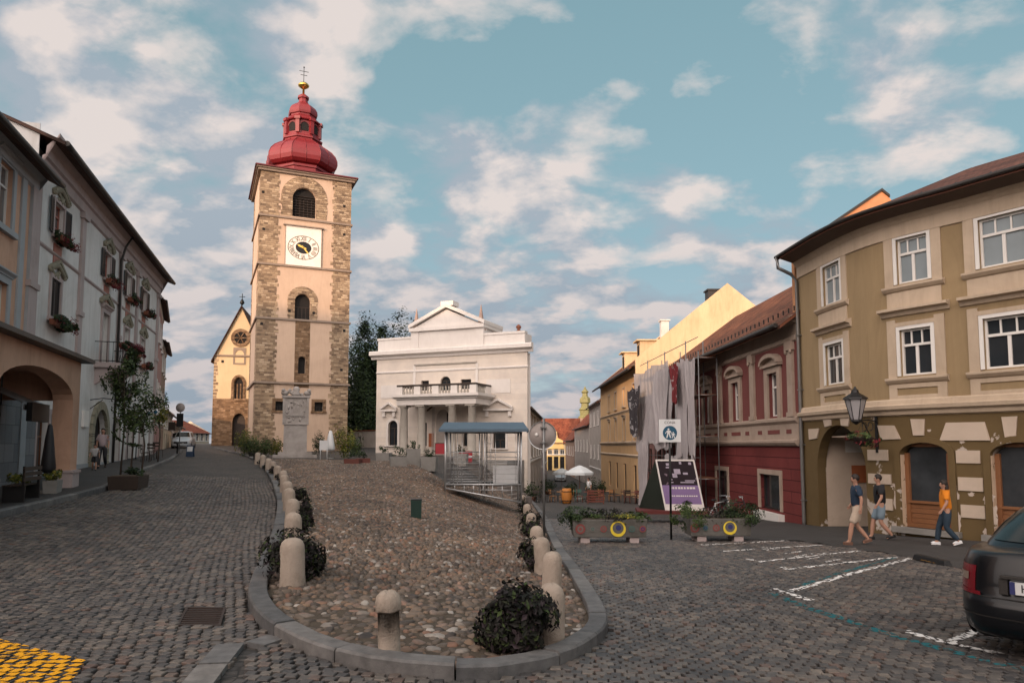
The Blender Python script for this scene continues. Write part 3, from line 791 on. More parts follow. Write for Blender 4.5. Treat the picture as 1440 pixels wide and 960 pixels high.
mb=MB(); mb.box(0,qz,0-.03,TD,-1.5,zt); mb.box(TW-qz,TW,-.03,TD,-1.5,zt); mb.box(qz,TW-qz,TD-.5,TD,-1.5,zt); T.mk(mb,'corner_stonework',m_stone)
# plaster panel on the left side between quoins (a shade proud of the stone behind)
mb=MB(); mb.box(-.012,.0,1.9,TD-1.9,0,zt-.05); T.mk(mb,'side_plaster',m_plt)
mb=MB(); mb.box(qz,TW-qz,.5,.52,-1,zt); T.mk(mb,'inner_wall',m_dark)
strip_x0,_=tz(415,470); strip_x1,_=tz(436,470)
sz_top=cz0-.05; sz_bot=tz(425,545)[1]
T.wall(m_stone2,strip_x0,strip_x1,sz_bot,sz_top,[(sx0,sz0,sx1,sz1,(sx1-sx0)/2)],y=-.02,thick=.5,name='stone_strip')
# toothed inner edge of the quoins
mb=MB(); z=-.5
while z<zt-.7:
    h=random.uniform(.28,.5)
    mb.box(qz,qz+random.uniform(.02,.32),-.03,.01,z,z+h); mb.box(TW-qz-random.uniform(.02,.32),TW-qz,-.03,.01,z+.1,z+.1+h); z+=h+random.uniform(.12,.4)
T.mk(mb,'toothing',m_stone)
for py,k in ((309,1),(376,1),(451,1),(540,1.4)):
    z=tz(418,py)[1]; mb=MB(); mb.prism([(-.03-.14*k,z-.02),(TW+.03+.14*k,z-.02),(TW+.03+.1,z+.18),(-.1,z+.18)],-.17*k,.0); mb.prism([(-.17*k,z-.02),(TD+.1,z-.02),(TD+.1,z+.18),(-.1,z+.18)],-.03-.14*k,-.0,axis='X'); mb.box(TW,TW+.15*k,0,TD,z,z+.16)
    T.mk(mb,'string_course',m_ledge)
def arch_ring(H,x0,z0,x1,z1,w,out,mat,name,parent=None,n=15,leg=True,y=0):
    mb=MB(); rx=(x1-x0)/2; cx=(x0+x1)/2; sp=z1-rx
    for i in range(n):
        t0,t1=PI*(i+.04)/n,PI*(i+.96)/n
        mb.prism([(cx-(rx+w)*math.cos(t0),sp+(rx+w)*math.sin(t0)),(cx-(rx+w)*math.cos(t1),sp+(rx+w)*math.sin(t1)),(cx-rx*math.cos(t1),sp+rx*math.sin(t1)),(cx-rx*math.cos(t0),sp+rx*math.sin(t0))],y-out,y+.01)
    if leg:
        z=z0
        while z<sp-.02:
            h=min(.28,sp-z); 
            mb.box(x0-w*random.uniform(.85,1.05),x0,y-out,y+.01,z+.01,z+h-.01); mb.box(x1,x1+w*random.uniform(.85,1.05),y-out,y+.01,z+.01,z+h-.01); z+=h
    return H.mk(mb,name,mat,parent)
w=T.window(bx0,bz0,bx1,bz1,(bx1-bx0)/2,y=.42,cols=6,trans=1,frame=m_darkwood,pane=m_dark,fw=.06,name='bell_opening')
arch_ring(T,bx0,bz0,bx1,bz1,1.15,.04,m_stone,'stone_arch',w,17)
mb=MB()
for i in range(9): mb.cbox(((bx0+bx1)/2,.36,bz0+.15+i*.27),((bx1-bx0)-.1,.16,.03),0,.5)
T.mk(mb,'louvre',m_darkwood,w)
w=T.window(cx0,cz0,cx1,cz1,(cx1-cx0)/2,y=.42,cols=4,trans=.5,frame=m_darkwood,pane=m_dark,fw=.05,name='arched_opening')
arch_ring(T,cx0,cz0,cx1,cz1,.75,.04,m_stone,'stone_arch',w,11)
T.window(sx0,sz0,sx1,sz1,(sx1-sx0)/2,y=.4,cols=1,trans=1,frame=m_darkwood,pane=m_dark,name='slit_opening')
for a,b in ((l1a,l1b),(r1a,r1b)):
    w=T.window(a,lz0,b,lz1,y=.3,cols=3,trans=.5,frame=m_black,pane=m_dark,fw=.03,name='barred_window')
    T.surround(w,m_stone2,a,lz0,b,lz1,w=.3,out=.05,sill=.12)
for px,py in ((484,290),(484,330),(371,322),(370,270),(368,455),(484,465),(480,520),(407,437),(441,440)):
    x,z=tz(px,py); mb=MB(); mb.box(x-.13,x+.13,-.045,.0,z-.13,z+.13); T.mk(mb,'putlog_hole',m_dark)
# clock
kx0,kz1=tz(402,317); kx1,_=tz(452,321); kz0=tz(402,359)[1]; kz1=kz1; kz0=min(kz0,kz1-4.2)
kcx=(kx0+kx1)/2; kcz=(kz0+kz1)/2-.05
ck=MB(); ck.box(kx0,kx1,-.12,.0,kz0,kz1); m_dial=M_plain('clock_panel_white',(.78,.72,.66,1),.6,.05,grime=.15); m_dialb=M_plain('clock_ring_olive',(.10,.085,.05,1),.6,.2)
clock=T.mk(ck,'clock',m_dial)
mb=MB(); mb.box(kx0-.25,kx1+.25,-.3,.0,kz1,kz1+.12); mb.box(kx0-.03,kx0,-.16,0,kz0,kz1); mb.box(kx1,kx1+.03,-.16,0,kz0,kz1); mb.box(kx0-.03,kx1+.03,-.16,0,kz0-.06,kz0); T.mk(mb,'frame',m_ledge,clock)
R1=(kx1-kx0)*.44; EY=.80
def ringm(r0,r1,y,mat,name,ey=EY):
    mb=MB(); N=40
    for i in range(N):
        a,b=2*PI*i/N,2*PI*(i+1)/N
        mb.add([(kcx+r1*math.cos(a),y,kcz+r1*ey*math.sin(a)),(kcx+r1*math.cos(b),y,kcz+r1*ey*math.sin(b)),(kcx+r0*math.cos(b),y,kcz+r0*ey*math.sin(b)),(kcx+r0*math.cos(a),y,kcz+r0*ey*math.sin(a))],[(0,3,2,1)])
    return T.mk(mb,name,mat,clock)
ringm(R1*.955,R1,-.135,m_dialb,'ring'); ringm(.0,R1*.50,-.14,m_black,'dial_centre')
for i in range(12):
    t=PI/2-2*PI*i/12; body=['XII','I','II','III','IIII','V','VI','VII','VIII','IX','X','XI'][i]
    c=Vector((kcx+R1*.74*math.cos(t),-.14,kcz+R1*.74*EY*math.sin(t)))
    s_=Matrix.Translation(c)@Matrix.Rotation(-(t-PI/2),4,'Y')@Matrix.Rotation(PI/2,4,'X')@Matrix.Diagonal((.72,1,1,1))
    text_mesh('numeral',body,R1*.40,m_dialb,clock,s_,.01)
mb=MB()
def hand(t,L,wd):
    d=Vector((math.sin(t),0,math.cos(t)*EY)); n_=Vector((d.z,0,-d.x)).normalized()*wd; c=Vector((kcx,-.17,kcz))
    mb.add([c-n_*.7-d*.3,c+n_*.7-d*.3,c+n_+d*L*.7,c+d*L,c-n_+d*L*.7],[(0,1,2,3,4)])
hand(math.radians(-62),R1*.46,.10); hand(math.radians(146),R1*.62,.07); T.mk(mb,'clock_hand',m_gold,clock)
# eaves + red onion roof
mb=MB(); mb.box(-.45,TW+.45,-.45,TD+.45,zt,zt+.14); mb.box(-.3,TW+.3,-.3,TD+.3,zt-.22,zt); T.mk(mb,'eaves',m_ledge)
mb=MB(); mb.prism([(-.62,zt+.14),(TW+.62,zt+.14),(TW+.55,zt+.26),(-.55,zt+.26)],-.62,TD+.62); T.mk(mb,'eaves_flashing',m_redd)
oc=(TW/2,TD/2); R8=TW*.5
cdist=Vector((T.root.location.x,T.root.location.y))+Vector((math.cos(T.rz)*oc[0]-math.sin(T.rz)*oc[1],math.sin(T.rz)*oc[0]+math.cos(T.rz)*oc[1]))
def dz(py,r=0): return P(419,py,cdist.y-r).z-T.zb
z0=zt+.2; K8=1/math.cos(PI/8)
def octo(prof,mat,name,parent=None,y=True):
    mb=MB(); mb.lathe([(r*K8*.97,(dz(v,r) if v>1 else z0-v)) for r,v in prof],8,(oc[0],oc[1],0),False,PI/8); return T.mk(mb,name,mat,parent)
dome=octo([(2.95,.2),(2.95,238),(2.8,237),(2.78,232.5),(2.95,232),(2.95,229),(2.8,228),(3.25,225),(3.6,220),(3.72,214),(3.70,208),(3.5,202.5),(3.1,198.5),(2.6,196.5),(2.2,195.5),(2.0,194),(1.95,191)],m_redc,'onion_roof')
mb=MB()
for i in range(16):
    t=PI/8*i; kk=K8*.97 if i%2 else 1.0*.965
    if i%2==0: kk=.972
    mb.tube([(oc[0]+math.cos(t)*r*kk,oc[1]+math.sin(t)*r*kk,dz(v,r)+.01) for r,v in ((2.95,229),(2.8,228),(3.25,225),(3.6,220),(3.72,214),(3.70,208),(3.5,202.5),(3.1,198.5),(2.6,196.5),(2.2,195.5),(2.0,194))],.045,5)
T.mk(mb,'seams',m_redc,dome)
rl=1.72; lz=dz(191,rl); lt=dz(165,rl)
octo([(1.9,192),(2.12,190.5),(2.12,188.5),(1.86,187.5),(1.82,185.5),(rl,185),(rl,166),(rl*1.05,165)],m_redc,'lantern')
lan=[c for c in kids(T.root) if c.name.startswith('lantern')][0]
for i in range(8):
    t=i*PI/4; q=Vector((math.cos(t),math.sin(t),0)); s_=Vector((-q.y,q.x,0)); c=Vector((oc[0],oc[1],0))+q*(rl+.01)
    ww=.42; za=dz(184,rl)+.1; zb_=za+.55
    pts=[c-s_*ww+Vector((0,0,za)),c+s_*ww+Vector((0,0,za))]+[c+s_*ww*math.cos(a)+Vector((0,0,zb_+ww*math.sin(a))) for a in [PI*j/8 for j in range(9)]]
    mo=MB(); mo.add(pts,[tuple(range(len(pts)))]); T.mk(mo,'opening',m_dark,lan)
    mb=MB()
    for j in range(9):
        a,b=PI*j/9,PI*(j+1)/9; A_=lambda k_,an:c+q*.07+s_*ww*k_*math.cos(an)+Vector((0,0,zb_+ww*k_*math.sin(an)))
        mb.add([A_(1,a),A_(1.35,a),A_(1.35,b),A_(1,b)],[(0,1,2,3)])
    T.mk(mb,'arch_trim',m_redd,lan)
    t+=PI/8; c=Vector((oc[0]+math.cos(t)*rl*1.10,oc[1]+math.sin(t)*rl*1.10,0)); mb=MB(); mb.cbox((c.x,c.y,(lz+lt)/2+.1),(.36,.40,lt-lz-.5),t); mb.cbox((c.x+.05*math.cos(t),c.y+.05*math.sin(t),lt-.15),(.5,.6,.3),t); T.mk(mb,'pier',m_redc,lan)
octo([(rl*1.16,165.5),(rl*1.2,164),(rl*1.02,162.5),(1.5,161),(1.34,160),(1.34,157.5),(1.5,156.5),(1.55,153.5),(1.5,149),(1.3,146),(.95,144.3),(.62,143.3),(.50,142),(.46,138),(.46,136.5),(.60,136),(.60,133.5),(.42,132.5),(.2,131.8)],m_redc,'upper_onion')
mb=MB(); mb.lathe([(.12,dz(132)),(.12,dz(126)),(.18,dz(125.5)),(.30,dz(124.5)),(.58,dz(122)),(.62,dz(120.5)),(.45,dz(118)),(.15,dz(117)),(.05,dz(116))],14,(oc[0],oc[1],0)); fin=T.mk(mb,'finial_ball',m_gold)
mb=MB(); ztp=dz(95)
mb.tube([(oc[0],oc[1],dz(117)),(oc[0],oc[1],ztp)],.035,6)
for zf,hw in ((.5,.36),(.74,.5)):
    zz=dz(117)+(ztp-dz(117))*zf; mb.tube([(oc[0]-hw,oc[1],zz),(oc[0]+hw,oc[1],zz)],.03,6)
mb.ell((oc[0],oc[1],ztp),(.09,.09,.09),6,4); T.mk(mb,'cross',m_black,fin)
# ------------------------------------------------------------------ church behind the tower
m_chp=M_plain('church_plaster',(.58,.45,.28,1),.9,.08,scale=.5,grime=.15)
cl_=P(297,625,88); dirc=Vector((math.cos(math.radians(12)),math.sin(math.radians(12))))
CH=House('church','plastered gothic church gable with rose window half hidden by the tower','church',[(cl_.x,cl_.y),(cl_.x+dirc.x*13,cl_.y+dirc.y*13)],1.6)
def cz(px,py): return CH.hit(px,py)
ez=cz(297,500)[1]; apx,apz=cz(340,430); sb=cz(310,560)[1]
CWid=apx*2
dx0,dz0=cz(326,624); dx1,_=cz(344,624); dzt=cz(335,581)[1]
wx0,wz0=cz(328,562); wx1,_=cz(342,562); wzt=cz(335,530)[1]
CH.wall(m_stone2,0,CWid,-2,sb,[(dx0,-1.9,dx1,dzt,(dx1-dx0)*.7)],thick=.6,name='stone_base')
CH.wall(m_chp,0,CWid,sb,ez,[(wx0,wz0,wx1,wzt,(wx1-wx0)*.7)],y=.03,thick=.5)
mb=MB(); mb.prism([(0,ez),(CWid,ez),(apx,apz)],.03,.4); CH.mk(mb,'gable',m_chp)
mb=MB(); mb.box(0,.3,.05,14,-2,ez); mb.box(CWid-.3,CWid,.05,14,-2,ez); mb.box(0.3,CWid-.3,.7,.9,-2,ez); CH.mk(mb,'side_wall',m_chp)
m_roofc=M_roof('church_roof_tiles',(.11,.05,.035,1),(.2,.09,.06,1))
mb=MB(); Lr=math.hypot(apx,apz-ez)
for sgn in (0,1):
    xe=-.3 if not sgn else CWid+.3; zz=ez-.3*(apz-ez)/apx
    mb.add([(xe,-.3,zz),(apx,-.3,apz+.05),(apx,26,apz+.05),(xe,26,zz)],[(0,1,2,3)],uvs=[[(0,0),(0,Lr),(26,Lr),(26,0)]])
    mb.add([(xe,-.3,zz-.25),(apx,-.3,apz-.2),(apx,26,apz-.2),(xe,26,zz-.25)],[(0,1,2,3)],uvs=[[(0,0),(0,Lr),(26,Lr),(26,0)]])
    mb.add([(xe,-.3,zz),(apx,-.3,apz+.05),(apx,-.3,apz-.2),(xe,-.3,zz-.25)],[(0,1,2,3)])
CH.mk(mb,'roof',m_roofc)
CH.band(m_ledge,-.02,CWid,[(0,ez-.1),(.12,ez),(.12,ez+.12),(0,ez+.18)],'string_course')
w=CH.window(wx0,wz0,wx1,wzt,(wx1-wx0)*.7,y=.3,cols=3,trans=1,frame=m_stone2,pane=m_dark,fw=.12,name='gothic_window'); CH.surround(w,m_stone2,wx0,wz0,wx1,wzt,w=.28,out=.05,arch=(wx1-wx0)*.7,sill=.1)
rx_,rz_=cz(338.5,475); mb=MB(); N=24
for r0,r1 in ((.75,1.15),):
    for i in range(N):
        a,b=2*PI*i/N,2*PI*(i+1)/N
        mb.prism([(rx_+r1*math.cos(a),rz_+r1*math.sin(a)),(rx_+r1*math.cos(b),rz_+r1*math.sin(b)),(rx_+r0*math.cos(b),rz_+r0*math.sin(b)),(rx_+r0*math.cos(a),rz_+r0*math.sin(a))],-.08,.04)
for i in range(6):
    a=PI*i/3; mb.tube([(rx_,-.03,rz_),(rx_+.8*math.cos(a),-.03,rz_+.8*math.sin(a))],.07,6)
rw=CH.mk(mb,'rose_window',m_stone2); mb=MB(); mb.add([(rx_+.78*math.cos(2*PI*i/N),.02,rz_+.78*math.sin(2*PI*i/N)) for i in range(N)],[tuple(range(N))]); CH.mk(mb,'pane',m_dark,rw)
nx0,nz0=cz(330,510); nx1,_=cz(343,510); nzt=cz(336,492)[1]
mb=MB(); mb.box(nx0,nx1,-.02,.02,nz0,nzt-.4); dn=None
CH.wall(m_ledge,nx0-.2,nx1+.2,nz0-.2,nzt+.3,[(nx0,nz0,nx1,nzt,.7)],y=-.03,thick=.09,name='blind_niche')
d=CH.wall(m_stone2,dx0-.5,dx1+.5,-1.9,dzt+.5,[(dx0,-1.9,dx1,dzt,(dx1-dx0)*.7)],y=-.09,thick=.1,name='portal')
mb=MB(); mb.box(dx0,dx1,.5,.58,-1.9,dzt-1.3); mb.box(dx0,dx1,.52,.6,dzt-1.3,dzt); dd=CH.mk(mb,'door',m_darkwood)
mb=MB(); 
for px,py in ((313,508),): x,z=cz(px,py); mb.box(x-.15,x+.15,-.01,.04,z-.15,z+.15)
CH.mk(mb,'putlog_hole',m_dark)
mb=MB(); z=sb
while z<ez-.3: mb.box(0,random.uniform(.25,.6),.0,.05,z,z+.32); z+=.42
CH.mk(mb,'corner_stonework',m_stone)
mb=MB(); mb.tube([(apx,.2,apz),(apx,.2,apz+1.6)],.05,6); mb.lathe([(.05,0),(.3,.3),(.2,.6),(.06,.8)],8,(apx,.2,apz+.1)); mb.tube([(apx-.35,.2,apz+1.2),(apx+.35,.2,apz+1.2)],.04,6); CH.mk(mb,'finial',m_black)
# low church yard wall
pw=[ground(300,627),P(345,626,78)]
# ------------------------------------------------------------------ monument
m_marble=M_plain('weathered_marble',(.36,.33,.31,1),.8,.22,scale=2.2,bump=.9,bscale=9,grime=.5)
mp=P(396,640,50); MA=Vector((mp.x,mp.y)); md=Vector((math.cos(Ta*.7),math.sin(Ta*.7)))
arr,_=ray(433,641); tt=(arr*MA.y-MA.x)/(md.x-arr*md.y)
MO=House('stone_monument','tall weathered marble slab monument with carved relief standing before the tower','monument',[tuple(MA),tuple(MA+md*tt)],Zf(MA.x,MA.y))
mw=MO.W; mt=MO.hit(415,545)[1]; ms=MO.hit(415,597)[1]; mt2=MO.hit(415,558)[1]
mb=MB(); mb.box(.08,mw-.08,0,.45,.2,ms,.02); MO.mk(mb,'slab',m_marble,bevel=.02)
mb=MB(); mb.box(-.6,mw+.6,-.5,.95,0,.22); mb.box(-.25,mw+.25,-.25,.7,.22,.42); MO.mk(mb,'plinth',m_marble,bevel=.02)
mb=MB(); mb.box(0,mw,-.05,.5,ms,ms+.12); mb.box(.05,mw-.05,0,.45,ms+.12,mt2); mb.prism([(.3,mt2-1.35),(mw-.3,mt2-1.35),(mw/2,mt2-.45)],-.07,0)
mb.box(.0,.16,-.08,.46,ms+.12,mt2-.05); mb.box(mw-.16,mw,-.08,.46,ms+.12,mt2-.05); mb.box(-.08,mw+.08,-.12,.52,mt2-.05,mt2+.1)
for i in range(40):
    x=random.uniform(.25,mw-.25); z=random.uniform(ms+.2,mt2-.3); mb.ell((x,0,z),(random.uniform(.05,.1),.07,random.uniform(.06,.16)),6,4)
MO.mk(mb,'carved_relief',m_marble)
mb=MB()
for x0 in (.12,mw-.12):
    mb.ell((x0,.2,mt2+.28),(.26,.3,.2),8,6); mb.ell((x0+(.1 if x0>1 else -.1),.05,mt2+.45),(.14,.16,.15),8,6)
mb.lathe([(.28,0),(.34,.1),(.2,.28),(.26,.45),(.12,mt-mt2)],10,(mw/2,.2,mt2+.1)); 
for i in range(10): mb.ell((random.uniform(.35,mw-.35),.15,mt2+random.uniform(.15,.5)),(.12,.12,.13),6,4)
MO.mk(mb,'crest_figures',m_marble)
# ------------------------------------------------------------------ theatre
m_th=M_masonry('theatre_wall',[(0,(.61,.57,.54)),(1,(.67,.63,.60))],(.58,.54,.51,1),30,.42,.012,rough=.85,bump=.12,noise_w=0,stain=.12)
m_th2=M_plain('theatre_plaster',(.66,.62,.585,1),.85,.07,scale=.8,grime=.14)
m_col=M_plain('theatre_columns',(.36,.33,.29,1),.8,.12,grime=.3)
tA=P(528,645,61); td=Vector((2.42,-1)).normalized(); a_,_=ray(742,645); tt=(a_*tA.y-tA.x)/(td.x-a_*td.y)
TA=Vector((tA.x,tA.y)); TB=TA+td*tt
H=House('theatre','white neoclassical theatre with a columned porch, balustrade and stepped gable','theatre',[tuple(TA),tuple(TB)],1.0)
h=H.hit; Wt=H.W
zc=h(531,506)[1]; zp=h(531,488)[1]; xa,_=h(580,470); xb,_=h(679,462); zat=h(580,467)[1]; zap=h(627,431)[1]; xm=(xa+xb)/2
wl=(h(546,626)[0],h(546,626)[1],h(559,626)[0],h(552,591)[1]); wr=(h(693,629)[0],h(693,630)[1],h(711,629)[0],h(700,606)[1])
bw=[(h(592,548)[0],h(592,549)[1],h(603,548)[0],h(597,535)[1],0),(h(619,548)[0],h(619,549)[1],h(633.5,548)[0],h(626,529)[1],.5),(h(648,546)[0],h(648,547)[1],h(662.5,546)[0],h(655,533)[1],0)]
dr=(h(613,634)[0],-.1,h(631,634)[0],h(622,575)[1],.75)
sw_=[(h(593,626)[0],h(593,627)[1],h(600,626)[0],h(596,594)[1],0),(h(651,627)[0],h(651,627)[1],h(657,627)[0],h(654,597)[1],0)]
zs=h(600,563)[1]
ops=[(wl[0],wl[1],wl[2],wl[3],(wl[2]-wl[0])/2),wr+(0,)]+bw+[dr]+sw_
H.wall(m_th,0,Wt,-5.2,zc,ops,thick=.4)
# body: the right side follows the street, so the plan is not square
sa,_=ray(746,560); SBk=Vector((sa*70,70)); c_,s__=math.cos(-H.rz),math.sin(-H.rz)
lb=SBk-TB; lb=Vector((lb.x*c_-lb.y*s__,lb.x*s__+lb.y*c_)); 
mb=MB(); pl=[(0,0.05),(Wt,0.05),(Wt+lb.x,lb.y),(1.5,lb.y)]
for (p,q) in zip(pl[1:],pl[2:]+pl[:1]): mb.add([(p[0],p[1],-5.2),(q[0],q[1],-5.2),(q[0],q[1],zc),(p[0],p[1],zc)],[(0,1,2,3)])
mb.add([(p[0],p[1],zc+.3) for p in pl],[(0,1,2,3)]); mb.add([(0,.6,-5),(Wt,.6,-5),(Wt,.6,zc),(0,.6,zc)],[(0,1,2,3)]); H.mk(mb,'side_wall',m_th2)
CP=[(0,zc),(.12,zc+.02),(.16,zc+.2),(.42,zc+.32),(.5,zc+.34),(.5,zc+.62),(.38,zc+.7),(0,zc+.74)]
H.band(m_th2,-.5,Wt+.5,CP,'cornice'); 
mb=MB(); 
mb=MB(); mb.box(.1,xa,0,.5,zc+.7,zp+.6); mb.box(.05,xa,-.06,.55,zp+.55,zp+.72); H.mk(mb,'parapet',m_th2); mb=MB(); mb.box(xb,Wt-.25,0,.5,zc+.7,zp+.45);  mb.box(xb,Wt-.2,-.06,.55,zp+.42,zp+.6); mb.box(Wt-.8,Wt-.22,.02,1.5,zc+.7,zp+.43); H.mk(mb,'parapet',m_th2)
mb=MB(); mb.box(xa,xb,-.05,3.5,zc+.7,zat); mb.prism([(xa+.1,zat+.3),(xb-.1,zat+.3),(xm,zap-.25)],-.05,3.5); H.mk(mb,'attic',m_th2)
mb=MB(); mb.box(xa-.2,xb+.2,-.28,3.6,zat,zat+.3)
for sg in (-1,1):
    xe=xa-.25 if sg<0 else xb+.25
    q=[(xe,zat+.28),(xm,zap-.1),(xm,zap+.2),(xe,zat+.58)]
    mb.prism(q if sg<0 else q[::-1],-.32,3.6)
H.mk(mb,'pediment_moulding',m_th2)
mb=MB(); mb.box(xm-.5,xm+.65,-.2,.9,zap+.05,zap+.42); H.mk(mb,'apex_block',m_th2)
m_ob=M_plain('obelisk_stone',(.34,.24,.2,1),.8,.2)
for px,pb,ptp in ((584,467,437),(675,462,431)):
    x,z=h(px,pb); zt_=h(px,ptp)[1]; mb=MB(); mb.box(x-.36,x+.36,-.1,.54,zc+.7,z+.1); H.mk(mb,'obelisk_base',m_th2); mb=MB(); mb.lathe([(.40,z+.1),(.44,z+.2),(.32,z+.25),(.30,z+.4),(.02,zt_+.2)],4,(x,.2,0),False,PI/4); H.mk(mb,'obelisk',m_ob)
for px in (581,678,728):
    x,z=h(px,478); mb=MB(); mb.lathe([(.14,0),(.2,.06),(.09,.14),(.2,.28),(.22,.38),(.12,.5),(.04,.56)],12,(x,.2,(zp+.6))); H.mk(mb,'urn',m_terr if px>700 else m_ob)
zb2=h(531,525)[1]; H.band(m_th2,0,Wt+.06,[(0,zb2-.08),(.08,zb2),(.08,zb2+.1),(0,zb2+.14)],'string_course')
px0,pz1=h(583,514); px1,_=h(671,512); H.band(m_col,px0,px1,[(0,pz1-.05),(.12,pz1),(.12,pz1+.1),(0,pz1+.12)],'string_course')
mb=MB(); mb.box(px0-.1,px0+.12,-.06,0.01,zs+1.2,pz1); mb.box(px1-.12,px1+.1,-.06,0.01,zs+1.2,pz1); H.mk(mb,'pilaster',m_th2)
mb=MB()
for q in ((536,560),(684,553)): 
    x,z=h(*q); mb.box(x,x+2.1,-.035,.01,z,z+1.1)
H.mk(mb,'wall_panel',m_th2)
# gate pediments over side bays
for q0,q1,qa in (((537,577),(559,575),(549,566)),((681,576),(722,574),(701,561))):
    x0,z0=h(*q0); x1,_=h(*q1); _,za=h(*qa); mb=MB()
    mb.box(x0,x1,-.3,.01,z0-.1,z0+.06)
    for sg in (0,1):
        xe=x0 if not sg else x1; xc=(x0+x1)/2; q=[(xe,z0+.06),(xc,za-.12),(xc,za+.06),(xe,z0+.22)]; mb.prism(q if not sg else q[::-1],-.3,.01)
    mb.box(x0+.15,x0+.4,-.2,.01,z0-.55,z0-.1); mb.box(x1-.4,x1-.15,-.2,.01,z0-.55,z0-.1); H.mk(mb,'window_pediment',m_th2)
w=H.window(*wl,arch=(wl[2]-wl[0])/2,y=.25,cols=2,trans=.7,frame=m_darkwood,pane=m_glass,fw=.06); H.surround(w,m_th2,*wl,w=.2,out=.06,arch=(wl[2]-wl[0])/2)
w=H.window(*wr,y=.25,cols=2,trans=.5,frame=m_darkwood,pane=m_glass,fw=.06); H.surround(w,m_th2,*wr,w=.18,out=.06)
for b in bw: H.window(b[0],b[1],b[2],b[3],arch=b[4],y=.25,cols=2,trans=.7,frame=m_darkwood)
for b in sw_: H.window(b[0],b[1],b[2],b[3],y=.25,cols=1,trans=.6,frame=m_darkwood)
w=H.window(dr[0],dr[1],dr[2],dr[3],arch=.75,y=.3,cols=2,trans=.66,frame=m_darkwood,pane=m_dark,name='door')
m_notice=M_plain('notice_orange',(.32,.10,.04,1),.6,.3,scale=6)
x0,z0=h(603,628); x1,_=h(609.5,628); _,z1=h(606,609); mb=MB(); mb.box(x0,x1,-.05,-.01,z0,z1); H.mk(mb,'notice_board',m_notice)
# porch
PD=2.9
hp=lambda px,py:H.hit(px,py,PD)
c0=[hp(q,632)[0] for q in (564,589,632,660)]; zc0=.25; zc1=hp(590,569)[1]
for x in c0:
    r=.34; mb=MB(); mb.box(x-.45,x+.45,-PD-.05,-PD+.85,-1.2,zc0); mb.lathe([(r*1.2,zc0),(r*1.2,zc0+.12),(r,zc0+.2),(r*.96,zc0+1.5),(r*.84,zc1-.3),(r*.9,zc1-.28),(r*1.1,zc1-.14)],18,(x,-PD+.4,0)); mb.box(x-.4,x+.4,-PD,-PD+.8,zc1-.14,zc1); H.mk(mb,'column',m_col)
ex0=c0[0]-.45; ex1=c0[-1]+.55; ze=hp(600,556)[1]
mb=MB(); mb.box(ex0,ex1,-PD-.05,.0,zc1,ze-.15); mb.prism([(ex0-.35,ze-.1),(ex1+.35,ze-.1),(ex1+.35,ze+.12),(ex0-.35,ze+.12)],-PD-.4,0); mb.prism([(ex0-.15,ze-.25),(ex1+.15,ze-.25),(ex1+.25,ze-.1),(ex0-.25,ze-.1)],-PD-.2,0); H.mk(mb,'porch_roof',m_th2)
zr=hp(600,540)[1]; 
mb=MB(); mb.box(ex0,ex1,-PD-.05,-PD+.2,zr-.16,zr); mb.box(ex0,ex0+.25,-PD,0,zr-.16,zr); mb.box(ex1-.25,ex1,-PD,0,zr-.16,zr)
bal=H.mk(mb,'balustrade',m_darkwood)
for q in np.linspace(ex0+.25,ex1-.25,5): mb=MB(); mb.box(q-.28,q+.28,-PD-.07,-PD+.22,ze+.1,zr-.16); H.mk(mb,'pedestal',m_th2,bal)
mb=MB(); mb.box(ex1-.3,ex1,-1.0,0,ze+.1,zr-.16); H.mk(mb,'pedestal',m_th2,bal)
mb=MB(); xx=ex0+.6
while xx<ex1-.5:
    mb.lathe([(.06,ze+.1),(.1,ze+.25),(.05,(ze+zr)/2),(.09,zr-.3),(.06,zr-.16)],7,(xx,-PD+.08,0)); xx+=.27
for i in range(7): mb.lathe([(.06,ze+.1),(.1,ze+.25),(.05,(ze+zr)/2),(.09,zr-.3),(.06,zr-.16)],7,(ex1-.12,-PD+.5+i*.3,0))
H.mk(mb,'balusters',m_col,bal)
mb=MB(); mb.box(-.3,Wt*.98,-PD-.6,0,-3,-.15); H.mk(mb,'terrace',m_conc)
# stair down to the lower street on the right side of the terrace
m_step=M_plain('stone_steps',(.20,.175,.16,1),.9,.2,bump=.4,grime=.5)
s0=ground(612,668); s1=P(735,668,44)
ST=House('stone_steps','broad stone steps falling from the mound toward the lower street behind the metal cage','steps',[(s0.x,s0.y),(s1.x,s1.y)],0)
mb=MB()
for i in range(11): mb.box(0,ST.W+1.2,i*.42,9.5,-3.0,-1.2+i*.2)
ST.mk(mb,'steps',m_step)
# ------------------------------------------------------------------ left row
def lineL(c,Y): return (c-.3*Y,Y)
def Yl(px,c): a,_=ray(px,600); return c/(a+.3)
CF=-9.3; CA=-7.03
m_peach=M_plain('peach_plaster',(.60,.37,.26,1),.9,.10,scale=.7,grime=.35)
m_gblue=M_plain('grey_blue_plaster',(.34,.36,.38,1),.85,.08,grime=.2)
m_wht=M_plain('white_plaster',(.66,.645,.63,1),.9,.10,scale=.6,grime=.35)
m_rose=M_plain('rose_plaster',(.42,.35,.34,1),.9,.1,scale=.8,grime=.3)
m_orn=M_plain('mossy_stucco',(.26,.24,.18,1),.95,.35,scale=5,bump=1,bscale=18)
m_shut=M_plain('black_shutters',(.014,.014,.017,1),.55,.2)
m_rtile=M_roof('left_roof_tiles',(.09,.05,.04,1),(.15,.085,.06,1),moss=.4)
Ywh=Yl(33,CF)
L1=House('arcade_house','peach plastered house with a wide ground floor arch and grey blue corner strips','house',[lineL(CF,9),lineL(CF,Ywh)],.25)
h=L1.hit; W1=L1.W; ze=h(10,196)[1]
wn=[]
